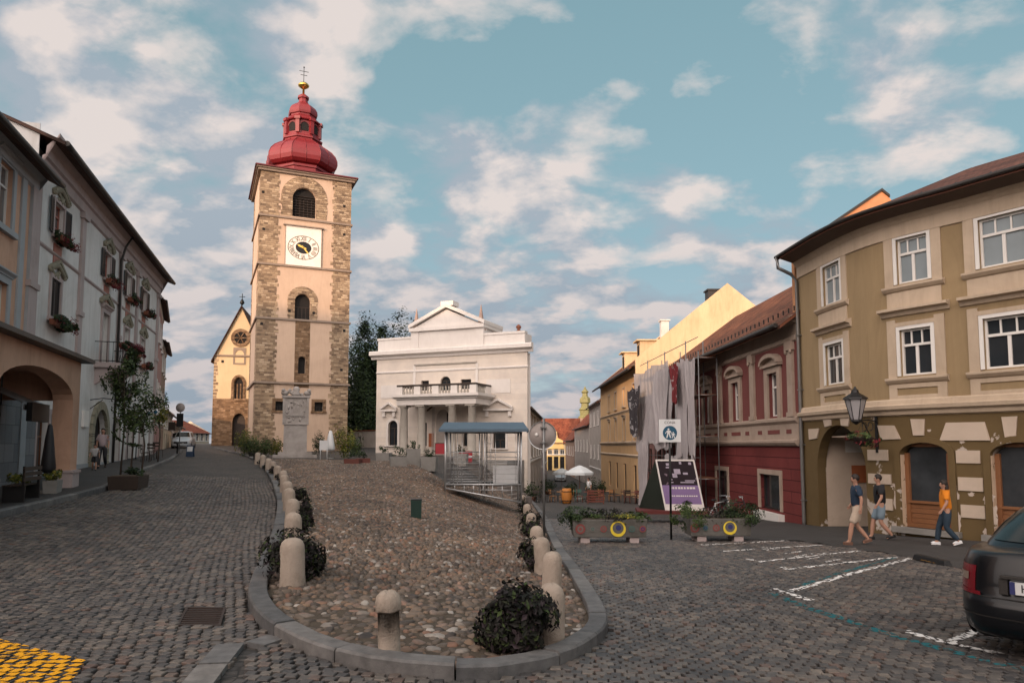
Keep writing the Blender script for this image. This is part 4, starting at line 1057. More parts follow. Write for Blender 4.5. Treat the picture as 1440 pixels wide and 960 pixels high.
for q,(zlo,zhi) in ((-4,(320,240)),):
    x=h(q,300)[0]; 
for xx in (W1-2.6,W1-5.8,W1-9):
    for zz in (h(3,318)[1],h(3,318)[1]-3.7):
        wn.append((xx-.55,zz,xx+.55,zz+2.0))
shop=[(W1-3.6,.05,W1-2.3,2.9),(W1-7.6,.05,W1-5.2,3.0)]
L1.wall(m_peach,0,W1,-1,ze-.6,wn+shop,thick=.3); L1.body(m_peach,0,W1,-1,ze,11,gable=2.6)
for o in wn: w=L1.window(*o,toprow=2,frame=m_white,pane=m_curt); L1.surround(w,m_gblue,*o,w=.22,out=.05,sill=.12,head=1)
for o in shop: L1.window(*o,y=.25,cols=2,trans=.75,frame=m_wood,name='door')
L1.band(m_gblue,0,W1,[(0,ze-.75),(.1,ze-.7),(.12,ze-.4),(.4,ze-.15),(.5,ze-.05),(.5,ze)],'cornice')
mb=MB(); mb.box(W1-.5,W1,-.09,.01,.2,ze-.7); mb.box(W1-1.35,W1-.95,-.06,.01,4.3,ze-.7); mb.box(W1-4.6,W1-4.2,-.06,.01,4.3,ze-.7); L1.mk(mb,'corner_strip',m_gblue)
L1.roof(m_rtile,0,W1,ze,11,2.6,over=.75); gutter(L1,-.2,W1+.15,-.78,ze-.40,r=.09)
mb=MB(); zq=0
xq,_=h(20,600); mb.box(W1-2.1,W1-.02,-.05,.01,0,3.9); L1.mk(mb,'stone_facing',M_masonry('blue_grey_facing',[(0,(.16,.18,.21)),(1,(.22,.24,.27))],(.10,.11,.12,1),.8,.6,.012,bump=.2,noise_w=0,stain=.15))
# arcade
OFF=2.17; ha=lambda px,py:L1.hit(px,py,OFF)
ax1=ha(112,560)[0]; ar1=ha(101,600)[0]; ar0=ha(-6,600)[0]; azt=ha(60,489)[1]; acr=ha(45,512)[1]; asp=ha(101,562)[1]
w_=ar1-ar0; gap=ax1-ar1
ops=[(ar0,-.8,ar1,acr,acr-asp),(ar0-w_-.7,-.8,ar0-.7,acr,acr-asp)]
L1.wall(m_peach,max(0.0,ar0-w_-1.6),ax1,-.8,azt,ops,y=-OFF,thick=.55,name='arcade')
mb=MB(); x0=ar0-w_-1.6
mb.box(ax1-.04,ax1,-OFF+.02,-0.0,asp,azt); mb.box(x0,ax1,-OFF+.5,-OFF+.55,acr,azt); mb.box(x0,ax1,-OFF+.02,0,acr+.15,acr+.25); L1.mk(mb,'arcade_vault',m_peach)
mb=MB(); mb.prism([(-OFF-.35,azt-.02),(-OFF-.35,azt+.1),(0,azt+.38),(0,azt-.02)],x0,ax1+.2,axis='X'); L1.mk(mb,'arcade_roof',m_dzinc)
for xx in (ar1+gap/2-.05,ar0-.35):
    mb=MB(); mb.lathe([(.24,.95),(.24,1.08),(.19,1.15),(.17,asp-.35),(.22,asp-.3),(.24,asp-.12),(.28,asp-.05),(.28,asp)],14,(xx,-OFF+.28,0)); L1.mk(mb,'column',m_rose)
    mb=MB(); mb.box(xx-.34,xx+.34,-OFF-.1,-OFF+.6,-.5,.9); mb.box(xx-.38,xx+.38,-OFF-.14,-OFF+.64,.9,.98); L1.mk(mb,'pier',m_rose)
m_awn=M_plain('pale_canvas',(.42,.43,.44,1),.8,.08)
mb=MB(); xA,xB=W1-3.9,W1-1.6; mb.add([(xA,-.05,3.55),(xB,-.05,3.55),(xB,-1.2,3.0),(xA,-1.2,3.0),(xA,-1.2,2.78),(xB,-1.2,2.78)],[(0,1,2,3),(3,2,5,4)]); mb.add([(xA,-.05,3.53),(xB,-.05,3.53),(xB,-1.19,2.98),(xA,-1.19,2.98)],[(3,2,1,0)])
L1.mk(mb,'awning',m_awn)
mb=MB(); mb.box(W1-3.9,W1-2.4,-1.45,-1.3,2.45,3.0); L1.mk(mb,'shop_sign',m_black)
# white house
Yw1=Yl(216,CF)
L2=House('shuttered_house','long white house with black shutters, stucco hoods and window boxes','house',[lineL(CF,Ywh+.04),lineL(CF,Yw1)],.45)
h=L2.hit; W2=L2.W; ze=h(120,262)[1]
up=[((72,325),(91,283)),((142,387),(158,343)),((173,423),(186,388)),((197,447),(206,416))]
lo=[((64,448),(84,391)),((133,510),(152,412)),((172,512),(184,470)),((196,520),(205,490))]
wu=[(h(a[0],a[1])[0],h((a[0]+b[0])/2,a[1])[1],h(b[0],a[1])[0],h((a[0]+b[0])/2,b[1])[1]) for a,b in up]
zu0=np.mean([q[1] for q in wu]); zu1=np.mean([q[3] for q in wu])
wlw=[(h(a[0],a[1])[0],h((a[0]+b[0])/2,a[1])[1],h(b[0],a[1])[0],h((a[0]+b[0])/2,b[1])[1]) for a,b in lo]
zl0,zl1=wlw[0][1],wlw[0][3]
WU=[];WL=[]
for q in wu: c=(q[0]+q[2])/2; WU.append((c-.55,zu0,c+.55,zu1))
for i,q in enumerate(wlw): c=(WU[i][0]+WU[i][2])/2; WL.append((c-.55,zl0 if i!=1 else zl0-.9,c+.55,zl1))
pd0=h(127,640)[0]; pd1=h(146,640)[0]; pdz=h(137,575)[1]
gop=[(h(51,600)[0],-.2,h(67,600)[0],2.75,0),(h(70,600)[0],.0,h(91,600)[0],2.75,0)]; xx=pd1+1.6
while xx<W2-1.3: gop.append((xx,.4,xx+1.3,2.9,.5)); xx+=3.0
L2.wall(m_wht,0,W2,-1,ze-1.1,WU+WL+[(pd0,-.5,pd1,pdz,(pd1-pd0)/2)]+gop,thick=.3); L2.body(m_wht,0,W2,-1,ze-.1,11,gable=2.2)
L2.band(m_rose,0,W2,[(0,ze-1.25),(.1,ze-1.2),(.12,ze-.85),(.22,ze-.8),(.24,ze-.5),(.5,ze-.2),(.62,ze-.12),(.62,ze)],'cornice')
L2.roof(m_rtile,0,W2,ze,11,2.2,over=.85,hipl=0); gutter(L2,-.1,W2+.1,-.88,ze-.38,r=.1)
zst=h(80,361)[1]; L2.band(m_rose,0,W2,[(0,zst-.06),(.07,zst),(.07,zst+.06),(0,zst+.1)],'string_course')
def shutter(H,win,x0,x1,z0,z1,y=-.06,ang=0,mat=None):
    mb=MB(); n=int((z1-z0)/.09); wd=x1-x0
    mb.box(0,wd,-.02,.02,z0,z0+.06); mb.box(0,wd,-.02,.02,z1-.06,z1); mb.box(0,.05,-.02,.02,z0,z1); mb.box(wd-.05,wd,-.02,.02,z0,z1)
    for i in range(n): mb.cbox((wd/2,0,z0+.08+i*.09),(wd-.08,.012,.085),0,.5)
    o=H.mk(mb,'shutter',mat or m_shut,win); o.location=(x0,y,0); o.rotation_euler=(0,0,ang); return o
def flower_box(H,x0,x1,z,out=.12,full=1.0,label='',group='flower boxes on the left facades',fl=.5,root=None):
    c=H.root.matrix_world if False else Matrix.Translation(H.root.location)@Matrix.Rotation(H.rz,4,'Z')
    p=c@Vector(((x0+x1)/2,-out-.12,z)); e=empty('flower_box',p,H.rz,label,'flower box',group); hw=(x1-x0)/2
    mb=MB(); mb.box(-hw,hw,-.1,.1,-.02,.18,-.02); mb.build('box',m_terr,e)
    n=int(1000*hw*full); mb=MB(); leaves(mb,(0,-.08,.16),(hw+.15,.30,.30),n,.10,clump=9); mb.build('foliage',m_dleaf,e)
    mb=MB(); leaves(mb,(0,-.16,.10),(hw+.18,.32,.33),int(n*fl),.075,clump=9); mb.build('blossom',m_red,e); return e
def hood_stucco(H,win,x0,x1,z):
    mb=MB(); xc=(x0+x1)/2; hw=(x1-x0)/2+.25
    for i in range(14):
        t=-1+2*i/13; mb.ell((xc+t*hw,-.07,z+.32*(1-abs(t))**.7+.08),(.13,.09,.1),7,5)
    for i in range(12): mb.ell((xc+random.uniform(-.6,.6)*hw,-.04,z-.05+random.uniform(0,.25)),(.09,.05,.08),6,4)
    mb.prism([(xc-hw-.1,z+.1),(xc,z+.5),(xc+hw+.1,z+.1),(xc+hw+.1,z+.2),(xc,z+.62),(xc-hw-.1,z+.2)][::1],-.16,.0)
    H.mk(mb,'stucco_hood',m_orn,win)
names=['nearest upper window','upper window above the iron balcony','third upper window','farthest upper window']
m_frame2=M_plain('reddish_window_frame',(.32,.12,.09,1),.6,.2)
for i,o in enumerate(WU):
    w=L2.window(*o,toprow=3,top=1,frame=m_frame2 if i!=2 else m_white,pane=m_curt); L2.surround(w,m_rose,*o,w=.13,out=.05,sill=.08); hood_stucco(L2,w,o[0],o[2],o[3]+.16)
    if i==0:
        shutter(L2,w,o[0]-.66,o[0]-.1,o[1],o[3],-.09,.12); shutter(L2,w,o[2]+.1,o[2]+.66,o[1],o[3],-.03,-.12)
    else: shutter(L2,w,o[0]-.66,o[0]-.1,o[1],o[3]); shutter(L2,w,o[2]+.1,o[2]+.66,o[1],o[3])
    flower_box(L2,o[0]-.15,o[2]+.15,o[1]-.22,label='window box under the '+names[i]+' of the white house')
    mb=MB(); mb.box(o[0]+.1,o[2]-.1,-.03,.01,o[1]-1.1,o[1]-.3); L2.mk(mb,'apron_panel',m_frame2,w)
for i,o in enumerate(WL):
    if i==0:
        w=L2.window(*o,toprow=3,top=1,pane=m_dark); L2.surround(w,m_rose,*o,w=.16,out=.06,sill=.1); hood_stucco(L2,w,o[0],o[2],o[3]+.16)
        shutter(L2,w,o[0],(o[0]+o[2])/2-.01,o[1],o[3],.03); shutter(L2,w,(o[0]+o[2])/2+.01,o[2],o[1],o[3],.03)
        flower_box(L2,o[0]-.35,o[2]+.5,o[1]-.3,full=1.6,fl=.25,label='bushy window box under the closed black shutters of the white house')
    elif i==1:
        w=L2.window(*o,toprow=2,top=2,frame=m_white,pane=m_dark,name='balcony_door'); L2.surround(w,m_rose,*o,w=.2,out=.08,sill=0,head=1); hood_stucco(L2,w,o[0]-.2,o[2]+.2,o[3]+.35)
    else:
        w=L2.window(*o,toprow=2,pane=m_dark); L2.surround(w,m_rose,*o,w=.13,out=.05,sill=.08); hood_stucco(L2,w,o[0],o[2],o[3]+.16)
        flower_box(L2,o[0]-.15,o[2]+.15,o[1]-.22,label='window box under the lower window '+('just past the iron balcony' if i==2 else 'at the far end of the white house'))
# pilasters
for xx,ww in ((h(48,300)[0],.8),(h(112,400)[0],.5),((WU[1][2]+WU[2][0])/2+.3,.45),((WU[2][2]+WU[3][0])/2,.45),(W2-.35,.5)):
    mb=MB(); zb_=4.6; mb.box(xx-ww/2,xx+ww/2,-.1,.01,zb_+.5,ze-1.3); mb.prism([(xx-ww/2-.1,ze-1.5),(xx+ww/2+.1,ze-1.5),(xx+ww/2+.16,ze-1.26),(xx-ww/2-.16,ze-1.26)],-.2,.01); mb.box(xx-ww/2-.08,xx+ww/2+.08,-.16,.01,zst-1.75,zst-1.55); mb.box(xx-ww/2-.05,xx+ww/2+.05,-.13,.01,zb_,zb_+.5); L2.mk(mb,'pilaster',m_rose)
xd=h(165,420)[0]; mb=MB(); mb.tube([(xd,-.75,ze-.1),(xd,-.3,ze-.9),(xd,-.12,ze-1.6),(xd,-.12,.2)],.06,8); L2.mk(mb,'downpipe',m_dzinc)
mb=MB(); mb.box(-.06,-.012,-.02,1.6,ze-1.9,ze+.25); L2.mk(mb,'eaves_end',m_wht)
mb=MB(); mb.box(0,W2,-.03,.01,-.8,.75); L2.mk(mb,'plinth_band',m_gblue)
# portal
d=L2.window(pd0,-.5,pd1,pdz,arch=(pd1-pd0)/2,y=.25,cols=2,trans=.62,frame=m_darkwood,pane=m_dark,name='door'); arch_ring(L2,pd0,0,pd1,pdz,.38,.14,m_orn,'portal_surround',d,11)
for o in gop: w=L2.window(o[0],o[1],o[2],o[3],arch=o[4],y=.22,cols=2 if o[4] else 3,trans=.7,frame=m_darkwood if o[4] else m_wood,pane=m_dark if o[4] else m_curt,name='window' if o[4] else 'shop_door'); L2.surround(w,m_rose,o[0],o[1],o[2],o[3],w=.14,out=.04,arch=o[4])
x0=h(114,600)[0]; x1=h(120,600)[0]; mb=MB(); mb.box(x0,x1+.1,-.1,.0,h(117,600)[1],h(117,577)[1]); L2.mk(mb,'notice_case',m_white); 
# balcony
bo=WL[1]; bx0_,bx1_=bo[0]-1.0,bo[2]+1.5; bz=bo[1]-.08
mb=MB(); mb.box(bx0_,bx1_,-1.05,0,bz-.22,bz)
for xx in (bx0_+.3,bx1_-.3): mb.prism([(-.9,bz-.22),(0,bz-.22),(0,bz-1.0),(-.15,bz-.9)],xx-.12,xx+.12,axis='X')
bc=L2.mk(mb,'balcony',m_rose)
mb=MB()
pth=[(bx0_+.05,0,0),(bx0_+.05,-1.0,0),(bx1_-.05,-1.0,0),(bx1_-.05,0,0)]
for zz in (bz+.08,bz+.95): mb.tube([(p[0],p[1],zz) for p in pth],.022,6,smooth=False)
n=22
for i in range(n+1):
    x=bx0_+.05+(bx1_-bx0_-.1)*i/n; mb.tube([(x,-1.0,bz),(x+.04*(-1)**i,-1.06,bz+.4),(x,-1.0,bz+.95)],.011,5)
for y in (-.25,-.5,-.75):
    for x in (bx0_+.05,bx1_-.05): mb.tube([(x,y,bz),(x,y,bz+.95)],.011,5)
L2.mk(mb,'railing',m_black,bc)
flower_box(L2,bx0_-.05,bx1_+.1,bz+.70,out=1.0,full=1.6,fl=.55,label='long overflowing box of dark red flowers hung on the iron balcony rail')
mb=MB(); mb.box(.02,h(50,600)[0]-.15,-.05,.01,-.2,3.6); L2.mk(mb,'stone_facing',MATS['blue_grey_facing'])
# iron wall lantern, hanging sign
Mw=Matrix.Translation(L2.root.location)@Matrix.Rotation(L2.rz,4,'Z')
lx,lz_=h(127,562)
e=empty('wall_lantern',Mw@Vector((lx,-.0,lz_)),L2.rz,'small iron wall lantern reaching out beside the arched portal','wall lantern')
mb=MB(); mb.tube([(0,0,0),(0,-.5,.08),(0,-1.5,0)],.022,6); mb.tube([(0,0,-.4),(0,-.5,.02)],.018,6); mb.build('bracket',m_black,e)
mb=MB(); mb.lathe([(.1,.0),(.2,.45),(.24,.47),(.05,.62)],6,(0,-1.5,.02),False); mb.build('lamp_glass',m_curt,e)
# houses further up the lane
def simple_house(name,label,pts,zb,ez,wall,roofm,rows,cols,depth=8,rise=2.5,over=.4,ground=2.6,ww=.95,wh=1.55,group=None,frame=None,sur=None,doors=True,hipl=0,hipr=0,pane=None,cat='house',cornice=True,awn=None):
    H=House(name,label,cat,pts,zb,group); W=H.W; ops=[]
    if cols: st=W/cols
    fh=(ez-ground)/max(rows,1)
    for r in range(rows):
        for c in range(cols):
            x=st*(c+.5); z=ground+fh*r+(fh-wh)*.5; ops.append((x-ww/2,z,x+ww/2,z+wh))
    dops=[]
    if doors:
        for c in range(cols):
            x=st*(c+.5); dops.append((x-ww*.55,(.0 if c%2==0 else .8),x+ww*.55,ground-.45))
    H.wall(wall,0,W,-2,ez,ops+dops,thick=.25); H.body(wall,0,W,-2,ez,depth,gable=rise)
    for o in ops:
        w=H.window(*o,frame=frame or m_white,pane=pane or m_glass,fw=.05,y=.15); H.surround(w,sur or m_white,*o,w=.12,out=.04,sill=.06)
    for o in dops: H.window(*o,frame=m_darkwood,pane=m_dark,y=.18,cols=1 if o[1]<.5 else 2,trans=.75,name='door' if o[1]<.5 else 'window')
    H.roof(roofm,0,W,ez,depth,rise,over=over,hipl=hipl,hipr=hipr); gutter(H,0,W,-over-.03,ez-over*rise/(depth/2)-.03,r=.07)
    if cornice: H.band(sur or m_white,0,W,[(0,ez-.45),(.06,ez-.4),(.08,ez-.15),(.25,ez-.02),(0,ez)],'cornice'); H.band(sur or m_white,0,W,[(0,ground-.1),(.07,ground-.05),(.07,ground+.08),(0,ground+.12)],'string_course')
    return H
def pxpt(px,Y): a,_=ray(px,620); return (a*Y,Y)
m_pink=M_plain('pink_plaster',(.40,.22,.20,1),.9,.1,grime=.3); m_brn=M_plain('brown_plaster',(.30,.20,.15,1),.9,.1,grime=.3); m_crm=M_plain('cream_plaster',(.52,.44,.34,1),.9,.1,grime=.3)
m_rr=M_roof('red_roof_tiles',(.22,.055,.03,1),(.34,.11,.06,1),moss=.15)
simple_house('street_house','dark pink three storey house just beyond the shuttered white house',[pxpt(216,Yw1),pxpt(223,Yw1+8)],.8,P(214,418,46).z-.8,m_pink,m_rtile,2,3,depth=9,group='houses up the left lane')
simple_house('street_house','brownish narrow tall house second beyond the shuttered white house',[pxpt(223,Yw1+8.1),pxpt(229,Yw1+16)],1.1,P(227,480,55).z-1.1,m_brn,m_rtile,2,3,depth=9,group='houses up the left lane')
simple_house('street_house','low cream house with red tiled roof behind the round shop signs',[pxpt(229.3,Yw1+16.2),pxpt(241,Yw1+28)],1.5,P(236,578,66).z-1.5,m_crm,m_rr,1,4,depth=8,rise=3.0,ground=2.0,wh=1.1,group='houses up the left lane')
simple_house('street_house','lowest grey cream house at the far end of the left row',[pxpt(241.5,Yw1+28.2),pxpt(255,Yw1+50)],1.8,P(250,597,85).z-1.8,m_rose,m_rr,1,6,depth=8,rise=2.6,ground=1.5,wh=1.0,group='houses up the left lane',doors=False)
# far red-roofed house at the lane's end
q0=pxpt(259,128); q1=pxpt(294,136)
HC=simple_house('cottage','white low cottage with a bright red roof closing the view up the left lane',[q0,q1],2.0,P(275,607,130).z-2.0,m_crm,m_rr,1,5,depth=8,rise=2.2,ground=.5,wh=1.4,doors=False,hipr=2.2,cornice=False)
# ------------------------------------------------------------------ right: tan corner house
m_tan=M_plain('tan_plaster',(.31,.225,.125,1),.9,.09,scale=.5,grime=.25)
m_crem=M_plain('cream_trim',(.50,.40,.30,1),.85,.07,scale=.8,grime=.3)
m_och=M_peeling('flaking_ochre_paint',(.125,.085,.038,1),(.46,.40,.35,1),.03,.7)
m_creb=M_plain('cream_block',(.50,.41,.33,1),.85,.1,scale=1.5,grime=.3)
m_troof=M_roof('tan_house_tiles',(.13,.05,.035,1),(.22,.09,.06,1),moss=.3)
R1=House('corner_house','tan and cream three storey house curving round the corner with flaking arched shopfronts','house',[(10.62,26),(10.8,23),(11.2,21.3),(11.9,20.06),(12.5,19.2),(13.1,18.2),(15.6,14.4),(18.5,10.0)],-1.0)
# smooth the bend
pp=catmull([Vector(p) for p in R1.pts],.5); R1.pts=pp; R1.L=[0]
for a,b in zip(pp[:-1],pp[1:]): R1.L.append(R1.L[-1]+(b-a).length)
R1.W=R1.L[-1]
h=R1.hit; W=R1.W
zt_=np.mean([h(1189,339)[1],h(1312,297)[1],h(1440,264)[1]])
zl_=np.mean([h(1137,590)[1],h(1300,583)[1],h(1440,576)[1]])  # underside of the first-floor ledge
def wn(x0,x1,yb,yt): xm_=(x0+x1)/2; return (h(x0,(yb+yt)/2)[0],h(xm_,yb)[1],h(x1,(yb+yt)/2)[0],h(xm_,yt)[1])
U=[wn(1157,1181,427,371),wn(1262,1306,395,329),wn(1380,1449,372,303)]
D=[wn(1161,1186,541,483),wn(1264,1309,526,461),wn(1381,1447,517,444)]
uz0,uz1=np.mean([q[1] for q in U]),np.mean([q[3] for q in U]); dz0_,dz1_=np.mean([q[1] for q in D]),np.mean([q[3] for q in D])
cs=[(U[i][0]+U[i][2]+D[i][0]+D[i][2])/4 for i in range(3)]+[cs_+0 for cs_ in ()]
hw=[(U[i][2]-U[i][0])/2 for i in range(3)]
cs.append(cs[2]+(cs[2]-cs[1])); hw.append(hw[1]); cs.append(cs[3]+3.4); hw.append(hw[1])
UU=[(c-q,uz0,c+q,uz1) for c,q in zip(cs,hw)]; DD=[(c-q,dz0_,c+q,dz1_) for c,q in zip(cs,hw)]
R1.wall(m_tan,0,W,zl_,zt_,UU+DD,thick=.3,name='upper_wall')
pa0=h(1151,700)[0]; pa1=h(1219,690)[0]; paz=h(1185,597)[1]
s10=h(1268,690)[0]; s11=h(1337,700)[0]; s1z=h(1300,622)[1]; s1b=h(1290,742)[1]
s20=h(1396,700)[0]; s21=s20+(s11-s10)*1.05; s3=s21+1.3
ops=[(pa0,-1,pa1,paz,(pa1-pa0)/2),(s10,s1b,s11,s1z,.35),(s20,s1b,s21,s1z,.35),(s3,s1b,s3+1.9,s1z,.35)]
R1.wall(m_och,0,W,-1.0,zl_,ops,thick=.32,name='ground_floor_wall')
R1.body(m_tan,0,W,-1,zt_+.3,8.6,y0=.05,inner=False)
# passage
mb=MB(); mb.box(pa0-.02,pa0+.0,.3,8,-1,paz); mb.box(pa1,pa1+.02,.3,8,-1,paz); mb.box(pa0,pa1,.3,8,paz-.4,paz-.35); 
pas=R1.mk(mb,'passage',m_creb)
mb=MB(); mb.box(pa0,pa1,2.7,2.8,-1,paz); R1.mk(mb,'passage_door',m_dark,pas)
mb=MB(); x,z=h(1160,667); 
mb.add([(pa0+.03,1.2,z-.3),(pa0+.03,1.9,z-.3),(pa0+.03,1.9,z+.3),(pa0+.03,1.2,z+.3)],[(0,1,2,3)]); R1.mk(mb,'poster',m_notice,pas)
mb=MB(); mb.add([(pa0+.03,1.0,z+.75),(pa0+.03,1.7,z+.75),(pa0+.03,1.7,z+1.15),(pa0+.03,1.0,z+1.15)],[(0,1,2,3)]); R1.mk(mb,'notice',m_white,pas)
# shopfronts
m_sframe=M_plain('worn_shop_wood',(.20,.085,.035,1),.6,.25,scale=5)
m_inner=M_peeling('bare_cream_reveal',(.48,.36,.26,1),(.2,.14,.08,1),.2,3)
for a,b in ((s10,s11),(s20,s21),(s3,s3+1.9)):
    mb=MB(); zz=s1b
    mb.box(a+.02,a+.14,.16,.26,zz,s1z-.3); mb.box(b-.14,b-.02,.16,.26,zz,s1z-.3); mb.box(a+.14,b-.14,.16,.26,s1z-.12,s1z-.02)
    mb.box(a+.14,b-.14,.16,.26,zz,zz+.12)
    for q in range(4): mb.box(a+.14,b-.14,.19+(q%2)*.012,.26,zz+.13+q*.14,zz+.26+q*.14)
    mb.box(a+.1,b-.1,.14,.26,zz+.69,zz+.76)
    s_=R1.mk(mb,'shopfront',m_sframe); mb=MB(); N=10
    poly=[(a+.05,zz+.7),(b-.05,zz+.7)]+[((a+b)/2+(b-a-.1)/2*math.cos(PI*i/N),s1z-.37+.35*math.sin(PI*i/N)) for i in range(N+1)]
    mb.add([(p[0],.24,p[1]) for p in poly],[tuple(range(len(poly)))]); R1.mk(mb,'pane',M_glass('dusty_shop_glass',(.035,.04,.045,1),.2,.9,.5),s_)
    mb=MB(); mb.box(a-.0,a+.02,.0,.3,zz,s1z-.35); R1.mk(mb,'bare_reveal',m_inner,s_)
    mb=MB(); mb.box(a-.25,b+.25,-.18,.3,zz-.16,zz-.0); R1.mk(mb,'threshold',m_conc,s_)
    # moulded rim
    mb=MB(); wdt=.17; N=14; sp=s1z-.35; cx=(a+b)/2; rx=(b-a)/2
    for i in range(N):
        t0,t1=PI*i/N,PI*(i+1)/N
        mb.prism([(cx-(rx+wdt)*math.cos(t0),sp+(.35+wdt)*math.sin(t0)),(cx-(rx+wdt)*math.cos(t1),sp+(.35+wdt)*math.sin(t1)),(cx-rx*math.cos(t1),sp+.35*math.sin(t1)),(cx-rx*math.cos(t0),sp+.35*math.sin(t0))],-.05,.01)
    mb.box(a-wdt,a,-.05,.01,zz,sp); mb.box(b,b+wdt,-.05,.01,zz,sp); R1.mk(mb,'arch_rim',m_och,s_)
# cream blocks, voussoirs and flaked plaster patches
def blk(mb,x0,x1,yt,yb,y=-.035):
    xa_=h(x0,(yt+yb)/2)[0]; xb_=h(x1,(yt+yb)/2)[0]; mb.box(xa_,xb_,y,.01,h((x0+x1)/2,yb)[1],h((x0+x1)/2,yt)[1])
def quad4(mb,pts,y=-.04):
    mb.prism([h(*p) for p in pts],y,.01)
for a in ((1221,1249,632,647),(1222,1254,666,680),(1245,1256,701,717),(1345,1379,633,651),(1348,1383,671,690),(1352,1386,710,728)): mb=MB(); blk(mb,*a); R1.mk(mb,'cream_block',m_creb)
for a in ([(1235,598),(1258,598),(1267,617),(1240,618)],[(1281,589),(1301,589),(1300,612),(1285,612)],[(1331,594),(1385,593),(1393,619),(1322,619)],[(1409,586),(1431,585),(1429,615),(1414,615)],[(1138,603),(1153,602),(1150,616),(1139,618)],[(1158,587),(1170,587),(1170,598),(1161,600)],[(1182,585),(1196,585),(1194,599),(1184,598)]): mb=MB(); quad4(mb,a); R1.mk(mb,'keystone',m_creb)
def patch(mb,cx,cy,rw,rh,seed):
    r=random.Random(seed); n=22; pts=[]
    for i in range(n):
        a=2*PI*i/n; k_=1+r.uniform(-.32,.32); pts.append((cx+rw*math.cos(a)*k_,cy+rh*math.sin(a)*k_))
    H_=[h(*p) for p in pts]; c=h(cx,cy)
    for i in range(n):
        p,q=H_[i],H_[(i+1)%n]; mb.add([(c[0],-.012,c[1]),(p[0],-.010,p[1]),(q[0],-.010,q[1])],[(0,2,1)])
mb=MB()
for i,a in enumerate(((1262,700,4.5,20),(1264,738,6,7),(1343,695,5,18),(1347,735,5,13),(1391,700,9,9),(1396,725,7,16),(1388,748,5,6),(1366,695,5,3),(1353,621,4,2.5),(1307,605,3,1.8),(1258,684,4,5))): patch(mb,*a,i)
R1.mk(mb,'flaked_plaster',M_peeling('flaked_patch',(.50,.42,.36,1),(.13,.09,.04,1),.02,3.5))
for a,b in ((0,zl_),):
    R1.band(m_crem,0,W,[(0,zl_-.04),(.08,zl_),(.1,zl_+.1),(.2,zl_+.16),(.22,zl_+.26),(.12,zl_+.3),(.1,zl_+.42),(.05,zl_+.46),(0,zl_+.46)],'string_course')
R1.band(m_crem,0,W,[(0,zt_-.5),(.05,zt_-.48),(.05,zt_-.1),(.12,zt_),(.2,zt_+.1),(0,zt_+.1)],'frieze')
m_soff=M_plain('dark_eaves_board',(.10,.07,.055,1),.8,.2)
R1.band(m_soff,0,W,[(0,zt_+.08),(.2,zt_+.1),(.75,zt_+.28),(.8,zt_+.36),(0,zt_+.5)],'eaves')
for i,(o,od) in enumerate(zip(UU,DD)):
    for k_,o_ in enumerate((o,od)):
        pn=[m_blind,m_blind,m_blind,m_blind,m_glass][i] if k_==0 else m_glass
        nc=2
        w=R1.window(*o_,cols=nc,trans=.66,toprow=3,frame=m_white,pane=pn,fw=.06,y=.12,top=0 if i<2 else 0)
        R1.surround(w,m_white,*o_,w=.10,out=.03,sill=0)
        mb=MB(); x0,x1=o_[0]-.38,o_[2]+.38; zb_=o_[1]-.12
        top=o_[3]+.1
        lim=(zt_-.45) if k_==0 else (UU[0][1]-1.05)
        bot=(o_[1]-.12)
        mb.box(x0,x0+.27,-.04,.01,zb_,lim); mb.box(x1-.27,x1,-.04,.01,zb_,lim); mb.box(x0+.27,x1-.27,-.04,.01,top,top+.12); 
        R1.mk(mb,'cream_band',m_crem,w)
        zs_=zb_-.02
        R1.band(m_crem,x0-.06,x1+.06,[(0,zs_-.1),(.07,zs_-.06),(.14,zs_+.02),(.14,zs_+.08),(0,zs_+.1)],'sill',w)
        if k_==0:
            mb=MB(); mb.box(x0+.04,x1-.04,-.035,.01,zs_-.62,zs_-.1); R1.mk(mb,'apron',m_crem,w)
            R1.band(m_crem,x0-.16,x1+.16,[(0,zs_-.82),(.06,zs_-.8),(.1,zs_-.7),(.24,zs_-.66),(.24,zs_-.58),(0,zs_-.54)],'hood',w)
        else:
            mb=MB(); zz=zl_+.46; mb.box(x0,x0+.25,-.035,.01,zz,zs_-.1); mb.box(x1-.25,x1,-.035,.01,zz,zs_-.1); mb.box(x0+.25,x1-.25,-.035,.01,zs_-.22,zs_-.1); mb.box(x0+.25,x1-.25,-.035,.01,zz,zz+.1); R1.mk(mb,'apron',m_crem,w)
# tilted open top light on the lower near window
m_rise=1.85
R1.roof(m_troof,0,W,zt_+.66,8.6,m_rise,over=.8,mid=4.3,sideo=.1)
gutter(R1,0,W,-.84,zt_+.30,m_dzinc,.06)
mb=MB(); x=0
while x<W: mb.lathe([(.02,0),(.06,.03),(.05,.1),(.01,.14)],6,(x,-.35,zt_+.42)); x+=.9
R1.mk(mb,'snow_guards',m_dzinc)
mb=MB(); fx,fz=10.72-R1.pts[0].x,0
fw0=P(1128,341,26.3); fw1=P(1229,276,26.9); fw2=P(1238,286,27.0)
poly=[(fw0.x-R1.pts[0].x-.3,7.4),(fw0.x-R1.pts[0].x-.3,fw0.z+1.0-.3),(fw1.x-R1.pts[0].x,fw1.z+1.0),(fw2.x-R1.pts[0].x,fw2.z+1.0),(fw2.x-R1.pts[0].x+.5,fw2.z+.4),(fw2.x-R1.pts[0].x+.5,7.4)]
m_fire=M_plain('fire_wall_brick',(.50,.24,.12,1),.9,.2,scale=3,grime=.3)
mb.prism(poly,.35,.62); o=mb.build('fire_wall',m_fire,R1.root)
mb=MB(); pc=[poly[1],poly[2],poly[3]]; 
